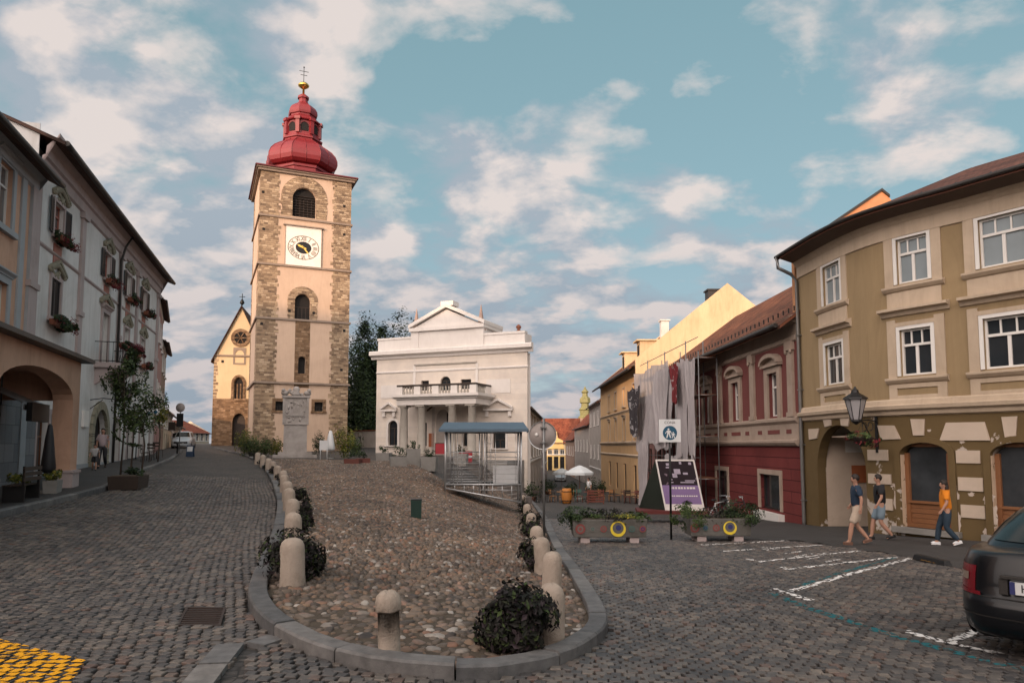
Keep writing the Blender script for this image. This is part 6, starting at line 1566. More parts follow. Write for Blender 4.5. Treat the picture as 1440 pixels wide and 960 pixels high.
mb.box(-.6,WW,.93,.97,zb_,zb_+.1); mb.build('side_board',M_plain('dark_green_board',(.035,.045,.035,1),.6,.2),e)
mb=MB(); mb.box(-.75,WW+.6,-.35,1.2,zb_-.12,zb_-.0); mb.build('base',M_plain('red_base',(.10,.018,.016,1),.7,.3,grime=.3),e)
# ------------------------------------------------------------------ bicycles
def bicycle(x,y,z,rz,label,mat):
    e=empty('bicycle',(x,y,z),rz,label,'bicycle','bicycles by the poster board')
    for sx in (-.52,.52):
        mb=MB(); N=28; mb.tube([(sx+.33*math.cos(2*PI*i/N),0,.34+.33*math.sin(2*PI*i/N)) for i in range(N+1)],.016,6,caps=False); w=mb.build('wheel',m_black,e)
        mb=MB()
        for i in range(12): a=2*PI*i/12; mb.tube([(sx,0,.34),(sx+.32*math.cos(a),0,.34+.32*math.sin(a))],.003,4)
        mb.build('spokes',m_steel,w)
    mb=MB()
    for a,b in (((-.52,0,.34),(-.12,0,.30)),((-.12,0,.30),(-.22,0,.80)),((-.22,0,.78),(.36,0,.86)),((-.12,0,.30),(.38,0,.80)),((-.52,0,.34),(-.21,0,.74)),((.36,0,.92),(.52,0,.34))): mb.tube([a,b],.018,8)
    mb.build('frame',mat,e)
    mb=MB(); mb.tube([(.34,0,.9),(.32,0,1.02)],.014,6); mb.tube([(.22,-.28,1.02),(.34,-.12,1.03),(.34,.12,1.03),(.22,.28,1.02)],.013,6); mb.build('handlebar',m_steel,e)
    mb=MB(); mb.ell((-.25,0,.9),(.14,.07,.035),10,6); mb.tube([(-.22,0,.8),(-.24,0,.9)],.013,6); mb.build('saddle',m_black,e)
    mb=MB(); mb.tube([(-.12,-.08,.30),(-.02,-.08,.16)],.01,5); mb.tube([(-.12,.08,.30),(-.22,.08,.44)],.01,5); mb.lathe([(.09,-.01),(.09,.01)],14,(0,0,0)); 
    for i in range(len(mb.v)-28,len(mb.v)): v=mb.v[i]; mb.v[i]=(v[0]-.12,v[2],.30+v[1])
    mb.build('crank',m_steel,e); return e
p=P(1012,700,25.5); bicycle(p.x,25.5,Zf(p.x,25.5),math.radians(25),'silver framed bicycle leaning behind the overgrown planter',m_steel)
p=P(1030,700,24.8); bicycle(p.x,24.8,Zf(p.x,24.8),math.radians(-15),'black bicycle parked in front of the red house door',m_black)
# ------------------------------------------------------------------ scaffold and netting
m_net=M_plain('scaffold_net',(.40,.37,.38,1),.9,.2,scale=3,bump=.6,bscale=20)
nt=NT(m_net); bs=[n for n in nt.n if n.type=='BSDF_PRINCIPLED'][0]; bs.inputs['Alpha'].default_value=.86
sA=P(903,700,46.5); sB=P(986,700,34.0)
SC=House('scaffolding','tube scaffolding with torn grey netting and banners on the red house facade','scaffolding',[(sA.x,sA.y),(sB.x,sB.y)],-2.2)
Ls=SC.W; h=SC.hit; tp=8.6
mb=MB(); nb=6
for i in range(nb+1):
    x=Ls*i/nb
    for y in (0,.9): mb.tube([(x,y,0.2),(x,y,tp+(.9 if i%2 else .1))],.03,6)
mb2=MB()
for z in (2.6,4.6,6.6,8.4):
    mb.tube([(0,0,z+1.0),(Ls,0,z+1.0)],.022,5); mb.tube([(0,0,z),(Ls,0,z)],.022,5)
    for i in range(nb+1): mb.tube([(Ls*i/nb,0,z),(Ls*i/nb,.9,z)],.02,5)
    mb2.box(0,Ls,.05,.85,z,z+.05)
mb.tube([(Ls*.5,0,.3),(Ls,0,4.6)],.02,5); mb.tube([(0,0,4.6),(Ls*.4,0,8.6)],.02,5)
SC.mk(mb,'scaffold_tubes',m_zinc); SC.mk(mb2,'planks',m_wood)
def net(px0,px1,pyt,pyb,seed,name='netting',mat=None,y=-.12,taper=0,parent=None,rag=.35):
    r=random.Random(seed); x0=h(px0,560)[0]; x1=h(px1,560)[0]; n,m=60,30; mb=MB(); vs=[]
    zt=h((px0+px1)/2,pyt)[1]; zb=h((px0+px1)/2,pyb)[1]; ph=[r.uniform(0,6) for _ in range(4)]
    for j in range(m+1):
        for i in range(n+1):
            u,v=i/n,j/m; x=x0+(x1-x0)*(u*(1-taper*v)+taper*v*.5+.03*math.sin(v*7+ph[2])); z=zt+(zb-zt)*v*(1+rag*.12*math.sin(u*9+ph[0])+rag*.08*math.sin(u*23+ph[1]))+.10*math.sin(u*11+ph[3])*(1-v)
            vs.append((x,y+.05*math.sin(u*(x1-x0)*3.5+v*3+ph[1])+.03*math.sin(v*9+u*4+ph[0])+.03*math.sin(u*(x1-x0)*11+v*2+ph[2])+.02*math.sin(u*37+ph[3]),z))
    fs=[(j*(n+1)+i,(j+1)*(n+1)+i,(j+1)*(n+1)+i+1,j*(n+1)+i+1) for j in range(m) for i in range(n)]
    mb.add(vs,fs,True); return mb.build(name,mat or m_net,SC.root if parent is None else parent)
net(896,946,516,628,1); net(926,947,520,622,3,y=-.3,taper=.3); net(955,973,508,645,4,y=-.2); net(974,985,505,648,5,y=-.25)
net(903,919,620,712,8,y=-.35,rag=.1); net(934,962,640,706,9,y=-.1)
m_ban=M_peeling('dark_banner',(.045,.04,.045,1),(.30,.29,.30,1),.22,2.4); m_banr=M_peeling('red_banner',(.16,.025,.03,1),(.35,.3,.3,1),.12,3)
net(894,912,546,612,11,'banner',m_ban,y=-.55,taper=.45); net(958,967,514,566,12,'banner',m_banr,y=-.5,taper=.15)
# ------------------------------------------------------------------ metal cage stand with a blue canopy
cy=29.5; c0_=P(626,684,cy); c1_=P(733,700,cy); z0_=P(626,686,cy).z; z1_=P(733,706,cy).z; zr_=P(680,603,cy).z
e=empty('metal_cage',(c0_.x,cy,0),0,'galvanised bar cage stand with a blue canopy on the slope before the theatre','cage stand')
Wd=c1_.x-c0_.x; D_=2.4
def zbot(x): return z0_+(z1_-z0_)*x/Wd
fl=P(680,681,cy).z
mb=MB()
for x in (0,.45*Wd,.52*Wd,Wd-.12,Wd):
    for y in (0,D_): mb.tube([(x,y,zbot(x)-.1),(x,y,zr_)],.038 if x in (0,Wd) else .028,8)
for z in (zr_-.12,fl,): 
    mb.tube([(0,0,z),(Wd,0,z)],.04,6); mb.tube([(0,D_,z),(Wd,D_,z)],.03,6); mb.tube([(0,0,z),(0,D_,z)],.03,6); mb.tube([(Wd,0,z),(Wd,D_,z)],.03,6)
mb.tube([(0,0,zbot(0)),(Wd,0,zbot(Wd))],.04,6)
for i in range(1,8): x=Wd*i/8; mb.tube([(x,0,zbot(x)),(x,0,fl)],.018,5)
zm=(fl+zbot(Wd*.5))/2; mb.tube([(0.3*Wd,0,zm),(Wd,0,zm)],.018,5)
mb.build('frame',m_steel,e)
mb=MB()
for y in (0,D_):
    zz=fl+.22
    k_=0
    while zz<fl+1.35: mb.tube([(0,y,zz),(Wd*.45,y,zz)],.012,5); mb.tube([(Wd*.52,y,zz),(Wd,y,zz)],.012,5); zz+=.22; k_+=1
for x in (.06,.11,.16,.22,.60,.66,.93,.97): mb.tube([(Wd*x,0,fl),(Wd*x,0,zr_-.1)],.012,5)
for x in (.49,.60,.66):
    for z in (zr_-.6,zr_-1.1): mb.tube([(Wd*.45,0,z),(Wd*.62,0,z)],.012,5)
for y in (.5,1.0,1.5,2.0):
    mb.tube([(Wd,y,fl),(Wd,y,zr_-.1)],.012,5); mb.tube([(0,y,fl),(0,y,zr_-.1)],.012,5)
mb.build('bars',m_steel,e)
m_can=M_plain('blue_canopy',(.075,.115,.155,1),.6,.12,scale=1.5)
mb=MB(); za,zb2_=zr_-.02,zr_+.30
mb.add([(-.25,-.35,za),(Wd+.3,-.35,za),(Wd+.1,.5,zb2_),(-.1,.5,zb2_),(-.25,D_+.3,za),(Wd+.3,D_+.3,za),(-.1,D_-.5,zb2_),(Wd+.1,D_-.5,zb2_)],[(0,1,2,3),(3,2,7,6),(6,7,5,4),(0,3,6,4),(1,5,7,2)])
mb.box(-.25,Wd+.3,-.36,-.34,za-.1,za+.01); mb.box(Wd+.28,Wd+.30,-.36,D_+.3,za-.1,za+.01); mb.build('canopy',m_can,e)
mb=MB(); mb.box(0,Wd,0,D_,fl-.06,fl-.01); mb.build('deck',m_darkwood,e)
mb=MB(); mb.box(Wd*.62,Wd*.97,.9,1.3,fl,fl+.75); mb.build('counter',m_sw,e)
# green bin
p=groundM(585,728,0); bn=empty('litter_bin',(p.x,p.y,ZMf(p.x,p.y)),.15,'small dark green square litter bin standing alone on the cobbled mound','litter bin')
s=p.y/1000; mb=MB(); mb.box(-7*s,7*s,-7*s,7*s,0,25*s,-.01); mb.build('bin_body',M_plain('bin_green',(.012,.035,.028,1),.5,.2),bn,bevel=.01)
mb=MB(); mb.box(-7.6*s,7.6*s,-7.6*s,7.6*s,25*s,26.5*s); mb.build('lid',m_black,bn)
# kerb stop
p=ground(1288,787); q=ground(1334,795); d=(q-p); ks=empty('kerb_stop',((p+q)/2),math.atan2(d.y,d.x),'black rubber wheel stop with a worn yellow stripe before the shopfront','wheel stop')
L_=d.length*1.0; mb=MB(); mb.box(-L_/2,L_/2,-.09,.09,0,.11,.03); mb.build('rubber_block',m_black,ks,bevel=.015)
mb=MB(); mb.box(-.22,.22,-.082,.05,.03,.10,.024); mb.build('yellow_stripe',m_yp,ks)
# ------------------------------------------------------------------ planting by the tower, theatre pots
def shrub_px(px,pyb,Y,rp,hp_,label,mat,n=500,size=.13,fl=0,group='shrubs round the foot of the tower',pot=None):
    p=P(px,pyb,Y); s=Y/1000; return bush(p.x,Y,max(Zf(p.x,Y)-.1,p.z) if False else Zf(p.x,Y)+.05,rp*s,hp_*s,label,mat=mat,n=n,size=size,group=group,name='green_shrub',cat='shrub',fl=fl,pot=pot)
shrub_px(345,640,56,13,40,'tall flowering shrub at the left foot of the tower',m_yleaf,700,fl=80)
shrub_px(352,645,52,14,26,'broad dark shrub before the flowering one at the left kerb bend',m_leaf,600)
shrub_px(372,645,51,14,30,'shrub with pinkish blooms just left of the stone monument',m_leaf,600,fl=90)
shrub_px(388,645,52,9,28,'pale grassy shrub touching the monument left edge',m_yleaf,400)
shrub_px(449,640,58,9,32,'dark conical shrub between monument and info stand',m_dleaf,500)
shrub_px(484,648,50,17,48,'tall yellow green shrub at the right corner of the tower',m_yleaf,900)
shrub_px(498,648,54,12,30,'lower green shrub between the tower and the theatre',m_leaf,500)
p=P(455,650,47); zb_=Zf(p.x,47); e=empty('info_stand',(p.x,47,zb_),0,'white information stand on two legs right of the monument','info stand')
hh=P(455,619,47).z-zb_; mb=MB(); 
for x in (-.22,.22): mb.tube([(x,0,0),(x,0,hh)],.035,8)
mb.build('legs',m_sw,e); mb=MB(); mb.box(-.28,.28,-.04,.04,hh*.5,hh); mb.build('panel',m_sw,e)
def closed_parasol(x,y,z,hh,label,mat,r=.16):
    e=empty('closed_parasol',(x,y,z),0,label,'parasol'); mb=MB(); mb.tube([(0,0,0),(0,0,hh)],.025,8); mb.build('pole',m_steel,e)
    mb=MB(); mb.lathe([(r*.8,hh*.30),(r,hh*.36),(r*.8,hh*.55),(r*.55,hh*.8),(r*.3,hh*.97),(.02,hh)],8,(0,0,0),True); mb.build('canopy',mat,e)
    mb=MB(); mb.lathe([(.25,0),(.25,.08),(.05,.1)],12); mb.build('base',m_conc,e); return e
p=P(464,648,48); closed_parasol(p.x,48,Zf(p.x,48),P(464,605,48).z-Zf(p.x,48),'closed white parasol between the info stand and the tall shrub',m_sw,.33)
def tub(px,py,Y,w,hh,label,mat):
    p=ground(px,py); Y=p.y; z=p.z; w*=Y/46; hh*=Y/46; e=empty('planter_box',(p.x,Y,z),random.uniform(-.3,.3),label,'planter','planters before the theatre'); mb=MB(); mb.box(-w/2,w/2,-w/2,w/2,0,hh,-.04); mb.build('box',mat,e)
    mb=MB(); leaves(mb,(0,0,hh+w*.3),(w*.5,w*.5,w*.42),260,.09,clump=8); mb.build('foliage',m_dleaf,e); return e
m_rwood=M_plain('red_brown_wood',(.13,.045,.035,1),.7,.2)
tub(497,656,46,.9,.5,'reddish wooden planter box right of the yellow green shrub',m_rwood); tub(510,655,47,.8,.5,'second reddish planter box nearer the theatre',m_rwood)
tub(540,650,50,.8,.62,'leftmost grey stone planter with a clipped ball before the theatre',m_conc); tub(560,660,46,1.0,.8,'grey stone planter nearest the cobbles before the theatre porch',m_conc); tub(581,657,48,.8,1.2,'tall grey stone planter before the second porch column',m_conc); tub(604,662,47,.9,.9,'grey planter at the head of the stone steps',m_conc); tub(648,655,48,.8,.8,'grey planter behind the bars of the metal cage',m_conc)
p=P(655,650,47); e=empty('cooler_box',(p.x,47,p.z),0,'red cooler box with a white band behind the metal cage','cooler box'); mb=MB(); mb.box(-.42,.42,-.3,.3,0,.75); mb.build('box_body',M_plain('bright_red',(.30,.02,.03,1),.5,.1),e,bevel=.02); mb=MB(); mb.box(-.43,.43,-.31,-.29,.3,.45); mb.build('white_band',m_sw,e)
p=P(620,640,51); e=empty('red_banner',(p.x,51,p.z),.1,'red cloth sign hanging in the theatre doorway','banner'); mb=MB(); mb.box(-.42,.42,0,.03,.1,.85); mb.build('cloth',MATS['bright_red'],e); mb=MB(); mb.tube([(-.45,0,.86),(.45,0,.86)],.02,5); mb.tube([(-.4,0,-.4),(-.4,0,.86)],.015,5); mb.build('frame',m_black,e)
# ------------------------------------------------------------------ trees
def tree(x,y,z,h_,rx,rz_,label,mat,n,size,clump=40,trunk=.25,group=None,name='tree',stems=1,zc=None):
    e=empty(name,(x,y,z),0,label,'tree',group); zc=zc or h_-rz_
    mb=MB()
    for s_ in range(stems):
        ox=(s_-(stems-1)/2)*.35; mb.tube([(ox,0,-.2),(ox*1.1+.05,.05,zc*.5),(ox*.6,0,zc)],[trunk,trunk*.75,trunk*.4],8)
        for i in range(7):
            a=random.random()*6.3; mb.tube([(ox*.8,0,zc*.7),(math.cos(a)*rx*.35,math.sin(a)*rx*.35,zc+rz_*.0),(math.cos(a)*rx*.7,math.sin(a)*rx*.7,zc+rz_*random.uniform(-.2,.5))],[trunk*.4,trunk*.25,trunk*.06],5)
    mb.build('trunk',m_bark,e); mb=MB(); leaves(mb,(0,0,zc),(rx,rx,rz_),n,size,clump=clump); mb.build('crown',mat,e); return e
for a in ((512,640,86,15.5,3.0,5.5,'broad dark tree between the tower and the theatre, touching the tower',6500),(537,640,90,15.0,2.6,5.0,'dark tree close behind the left end of the theatre roof',5000),(566,640,94,18.5,3.6,6.0,'tallest dark tree rising behind the theatre roof',6500),(497,640,98,13.0,3.0,6.0,'darker tree farthest back beside the tower wall',4000)):
    p=P(a[0],640,a[2]); tree(p.x,a[2],1.2,P(a[0],{512:459,537:470,566:458,497:480}[a[0]],a[2]).z-1.2,a[4],a[5]*1.75,a[6],m_dleaf,int(a[7]*3.6),.34,70,.35,'trees behind the theatre')
# pale garden wall and lit house behind shrubs
gw=House('garden_wall','pale garden wall and gate seen between the tower and the theatre','wall',[pxpt(486,84),pxpt(529,80)],1.0); gw.wall(m_grw,0,gw.W,-1,2.6,[(gw.W*.4,.2,gw.W*.5,2.0)],thick=.3); mb=MB(); mb.box(-.1,gw.W+.1,-.08,.38,2.6,2.72); gw.mk(mb,'coping',m_terr)
# left lane trees in the planter
pt_=ground(176,687); zt3=P(172,520,pt_.y).z-pt_.z
e=empty('tree_planter',(pt_.x,pt_.y+.2,pt_.z),math.radians(105),'long dark wooden planter trough at the left kerb holding two slim trees','planter'); mb=MB(); mb.box(-.7,.7,-.42,.42,0,.42,-.03); mb.build('trough',m_darkwood,e); mb=MB(); mb.box(-.66,.66,-.38,.38,.40,.44); mb.build('soil',m_bed,e); mb=MB(); leaves(mb,(0,0,.52),(.7,.42,.16),420,.09,clump=10); mb.build('foliage',m_dleaf,e)
tree(pt_.x+.05,pt_.y+.5,pt_.z+.3,P(187,538,pt_.y).z-pt_.z-.3,.80,.95,'slim green tree growing from the planter at the left kerb',m_leaf,2000,.12,22,.035,'slim trees in the left planter',stems=2)
tree(pt_.x-.35,pt_.y+.3,pt_.z+.3,P(172,492,pt_.y).z-pt_.z-.3,.58,.75,'slim darker tree rising highest from the planter beside the iron balcony',m_leaf,1300,.12,14,.035,'slim trees in the left planter',stems=1)
p2=P(222,640,36); tree(p2.x,36,Zf(p2.x,36)+.1,P(222,560,36).z-Zf(p2.x,36),.42,.8,'small yellow green tree further up the left pavement under the round shop signs',m_yleaf,700,.12,12,.04)
# hanging round shop signs
for px,py,r,lab in ((219,579,.16,'white round shop sign with a dark ring, the one nearer the lane'),(210,581,.14,'smaller white round shop sign hung close to the facade')):
    p=P(px,py,33 if px>215 else 31.5); e=empty('shop_sign',p,math.radians(8),lab,'shop sign'); mb=MB(); mb.lathe([(r,-.03),(r,.03),(.01,.03)],24); mb.xf(Matrix.Rotation(PI/2,4,'X')); mb.build('disc',m_sw,e)
    mb=MB(); mb.lathe([(r*.55,-.036),(r*.55,.036),(.01,.036)],20); mb.xf(Matrix.Rotation(PI/2,4,'X')); mb.build('emblem',m_blue,e); mb=MB(); mb.tube([(0,0,r),(0,0,r+.15),(-1.0,0,r+.15)],.015,5); mb.build('bracket',m_black,e)
# road signs, board and posts at the lane end
p=P(252,632,47); zb_=Zf(p.x,47)+.1; e=empty('road_sign',(p.x,47,zb_),0,'round grey backed road sign with dark plate where the lane bends','road sign'); za=P(252,573,47).z-zb_
mb=MB(); mb.tube([(0,0,0),(0,0,za+.3)],.035,8); mb.build('pole',m_zinc,e); mb=MB(); mb.lathe([(.30,-.01),(.30,.01),(.01,.01)],28,(0,0,0)); mb.xf(Matrix.Translation((0,-.05,za))@Matrix.Rotation(PI/2,4,'X')); mb.build('disc',m_back,e)
mb=MB(); mb.box(-.22,.22,-.06,-.04,za-1.25,za-.38); mb.build('plate',m_black,e); mb=MB(); mb.box(-.75,-.3,-.06,-.04,za-1.5,za-.95); mb.build('side_plate',m_darkwood,e)
p=ground(266,642); e=empty('pavement_board',p,0,'small dark blue pavement board with a white sheet standing in the lane','pavement board'); mb=MB();
mb=MB(); mb.box(-.22,.22,-.02,.02,0,.74); mb.xf(Matrix.Rotation(-.18,4,'X')); mb.build('board',M_plain('navy_board',(.02,.04,.08,1),.6,.1),e); mb=MB(); mb.box(-.17,.17,-.03,-.021,.34,.66); mb.xf(Matrix.Rotation(-.18,4,'X')); mb.build('sheet',m_sw,e); mb=MB(); mb.box(-.22,.22,.0,.03,0,.74); mb.xf(Matrix.Translation((0,.26,0))@Matrix.Rotation(.18,4,'X')); mb.build('back_board',MATS['navy_board'],e)
p=P(249,640,46); mb=MB(); mb.lathe([(.05,0),(.05,.6),(.07,.62),(.07,.72),(.02,.76)],10); o=mb.build('iron_post',m_black); o.location=(p.x,46,Zf(p.x,46)+.1); tag(o,'short black iron post on the tip of the left pavement','post')
# arcade planters and closed parasol
def trough(px,py,Y,wd,label,rz=0):
    p=P(px,py,Y); z=Zf(p.x,Y)+.11; e=empty('plant_trough',(p.x,Y,z),rz,label,'planter','plant troughs under the arcade'); mb=MB(); mb.box(-wd/2,wd/2,-.16,.16,0,.36,-.02); mb.build('box',m_conc,e); mb=MB(); leaves(mb,(0,0,.5),(wd*.5,.24,.22),300,.10,clump=9); mb.build('foliage',m_yleaf,e)
trough(28,676,19.2,.8,'trough of yellow green plants nearer the left edge, under the arch',-1.2); trough(74,684,20.6,.7,'trough of yellow green plants beside the rose coloured pier',-1.2)
p=P(66,690,20.5); closed_parasol(p.x,20.5,Zf(p.x,20.5)+.11,P(66,596,20.5).z-Zf(p.x,20.5)-.1,'closed dark parasol standing under the arch by the shop door',m_shut,.2)
p=P(28,690,18.6); e=empty('bench',(p.x,18.6,Zf(p.x,18.6)+.11),-1.25,'dark slatted bench back to the lane under the arch','bench'); mb=MB(); 
for q in range(4): mb.box(-.7,.7,-.2+q*.11,-.12+q*.11,.40,.43)
mb.build('seat',m_darkwood,e); mb=MB()
for q in range(3): mb.box(-.7,.7,.26,.29,.52+q*.13,.62+q*.13)
mb.build('backrest',m_darkwood,e)
for x in (-.6,.6): mb=MB(); mb.box(x-.03,x+.03,-.2,.28,0,.4); mb.box(x-.03,x+.03,.22,.27,.4,.9); mb.build('leg',m_black,e)
# ------------------------------------------------------------------ street cafe
m_cw=M_plain('honey_wood',(.30,.14,.05,1),.6,.2); m_cr=M_plain('dull_red_wood',(.15,.045,.03,1),.6,.2); m_cg=M_plain('cafe_green',(.05,.12,.09,1),.6,.2)
def chair(mat,label,group):
    e=empty('cafe_chair',(0,0,0),0,label,'chair',group)
    mb=MB(); mb.box(-.21,.21,-.21,.21,.43,.46); mb.build('seat',mat,e,bevel=.008)
    mb=MB(); mb.box(-.20,.20,.19,.21,.62,.70); mb.box(-.20,.20,.20,.22,.78,.88)
    for x in (-.19,.19): mb.tube([(x,.2,.45),(x,.22,.9)],.014,6)
    mb.build('backrest',mat,e)
    for x in (-.18,.18):
        for y in (-.18,.18): mb=MB(); mb.tube([(x,y,0),(x*.95,y*.95,.43)],.015,6); mb.build('leg',mat,e)
    return e
def table(mat,label,group):
    e=empty('cafe_table',(0,0,0),0,label,'table',group); mb=MB(); mb.lathe([(.36,.72),(.37,.735),(.36,.75),(.01,.75)],20); mb.build('tabletop',mat,e); mb=MB(); mb.tube([(0,0,0),(0,0,.72)],.03,8); mb.lathe([(.22,0),(.2,.03),(.04,.05)],14); mb.build('pedestal',m_black,e); return e
cp={k:(chair(m,f'{k} cafe chair',None),table(m,f'{k} table',None)) for k,m in (('honey wood',m_cw),('dull red',m_cr),('green',m_cg),('dark',m_darkwood))}
used=set()
def put(kind,what,x,y,rz,label,grp,dz=0):
    src=cp[kind][0 if what=='chair' else 1]
    o=src if (kind,what) not in used else copy_tree(src)
    used.add((kind,what)); o.location=(x,y,Zf(x,y)+dz); o.rotation_euler=(0,0,rz); o['label']=label; o['group']=grp
CG='chairs of the street cafes'; TG='tables of the street cafes'
sets=[(754,698,50,'dark','left of the round sign pole'),(776,697,52,'dark','right of the round sign pole'),(790,700,50,'honey wood','left of the orange barrel'),(812,697,53,'green','under the white parasol'),(828,703,50,'dull red','by the red slatted screen'),(858,698,52,'honey wood','before the yellow house end'),(880,700,50,'dark','by the yellow house doors'),(895,702,48,'dull red','beside the scaffold foot')]
for i,(px,py,Y,kd,where) in enumerate(sets):
    p=P(px,py,Y); put(kd,'table',p.x,Y,0,f'{kd} cafe table {where}',TG)
    for k_,(dx,dy,rz,pos) in enumerate(((-.62,0,PI/2,'left'),(.62,.1,-PI/2,'right'),(0,-.62,PI,'near'))):
        put(kd,'chair',p.x+dx,Y+dy,rz+random.uniform(-.3,.3),f'{kd} chair {pos} of the cafe table {where}',CG)
def parasol(px,py,Y,r,hh,label,mat):
    p=P(px,py,Y); z=Zf(p.x,Y); zt=p.z-z
    e=empty('parasol',(p.x,Y,z),.2,label,'parasol'); mb=MB(); mb.tube([(0,0,0),(0,0,zt)],.03,8); mb.build('pole',m_wood,e)
    mb=MB(); mb.lathe([(r,zt-hh-.18),(r*1.0,zt-hh),(r*.55,zt-hh*.42),(r*.12,zt-.02),(.01,zt)],8,(0,0,0),False); bm_=mb.build('canopy',mat,e); mb=MB(); mb.lathe([(.3,0),(.3,.1),(.05,.12)],12); mb.build('base',m_conc,e)
m_par=M_plain('parasol_white',(.60,.64,.66,1),.8,.06)
parasol(815,654,56,1.15,.55,'large open white parasol over the cafe terrace in the right street',m_par); parasol(790,658,84,1.1,.5,'smaller open pale parasol farther down the right street',m_par)
p=P(797,703,48); e=empty('orange_barrel',(p.x,48,Zf(p.x,48)),0,'orange wooden barrel table on the cafe terrace','barrel'); mb=MB(); mb.lathe([(.28,0),(.34,.25),(.36,.5),(.34,.75),(.29,1.0),(.01,1.0)],16); mb.build('staves',M_plain('orange_wood',(.42,.16,.03,1),.6,.2),e)
mb=MB(); 
for z in (.2,.8): mb.lathe([(.345,z-.03),(.36,z),(.345,z+.03)],16,caps=False)
mb.build('hoops',m_black,e)
p=P(826,705,47.5); e=empty('slatted_screen',(p.x,47.5,Zf(p.x,47.5)),0,'low dull red slatted screen edging the cafe terrace','screen'); mb=MB()
for q in range(5): mb.box(0,1.1,-.02,.02,.1+q*.17,.2+q*.17)
mb.build('slats',m_cr,e); mb=MB(); mb.box(0,.06,-.05,.05,0,.95); mb.box(1.04,1.1,-.05,.05,0,.95); mb.build('posts',m_cr,e)
for px,Y,rp,hp_,lab in ((749,52,11,26,'dark potted shrub at the cafe left of the round sign pole'),(833,53,13,30,'potted shrub behind the red slatted screen'),(803,60,9,22,'potted shrub behind the orange barrel'),(845,60,8,22,'potted shrub at the corner of the yellow house'),(770,66,12,24,'leafy shrub in the middle of the right street')):
    p=P(px,700,Y); bush(p.x,Y,Zf(p.x,Y),rp*Y/1000,hp_*Y/1000,lab,mat=m_dleaf,n=500,size=.13,group='potted shrubs of the street cafes',pot=.25,name='potted_shrub',cat='shrub')
# wreath over the yellow house door
# low chairs on the left lane
for i,(px,Y,lab) in enumerate(((205,36,'dark cafe chair nearest in the row outside the left lane cafe'),(210,37.5,'second dark cafe chair in the row outside the left lane cafe'),(215,39,'third dark cafe chair in the row outside the left lane cafe'),(222,41,'farthest dark cafe chair outside the left lane cafe'))):
    p=P(px,640,Y); put('dark','chair',p.x,Y,random.uniform(0,3),lab,CG,.11)
p=P(212,640,38.4); put('dark','table',p.x-.8,38.4,0,'dark round table outside the left lane cafe',TG,.11)
# ------------------------------------------------------------------ people
m_skin=M_plain('skin',(.36,.20,.14,1),.6,.08); m_hair=M_plain('dark_hair',(.018,.012,.010,1),.6,.3,scale=20)
def skin(name,vs,es,rad,mat,parent,sub=2,root=0):
    me=bpy.data.meshes.new(name); me.from_pydata([tuple(v) for v in vs],es,[]); o=bpy.data.objects.new(name,me); COL.objects.link(o)
    sk=o.modifiers.new('skin','SKIN'); sk.use_smooth_shade=True; 
    for i,r in enumerate(rad):
        r=r if isinstance(r,(tuple,list)) else (r,r); me.skin_vertices[0].data[i].radius=r; me.skin_vertices[0].data[i].use_root=(i==root)
    sb=o.modifiers.new('sub','SUBSURF'); sb.levels=sub; sb.render_levels=sub
    dg=bpy.context.evaluated_depsgraph_get(); nm=bpy.data.meshes.new_from_object(o.evaluated_get(dg)); bpy.data.objects.remove(o)
    nm.materials.clear(); nm.materials.append(mat); nm.polygons.foreach_set('use_smooth',[True]*len(nm.polygons)); q=bpy.data.objects.new(name,nm); COL.objects.link(q); q.parent=parent; return q
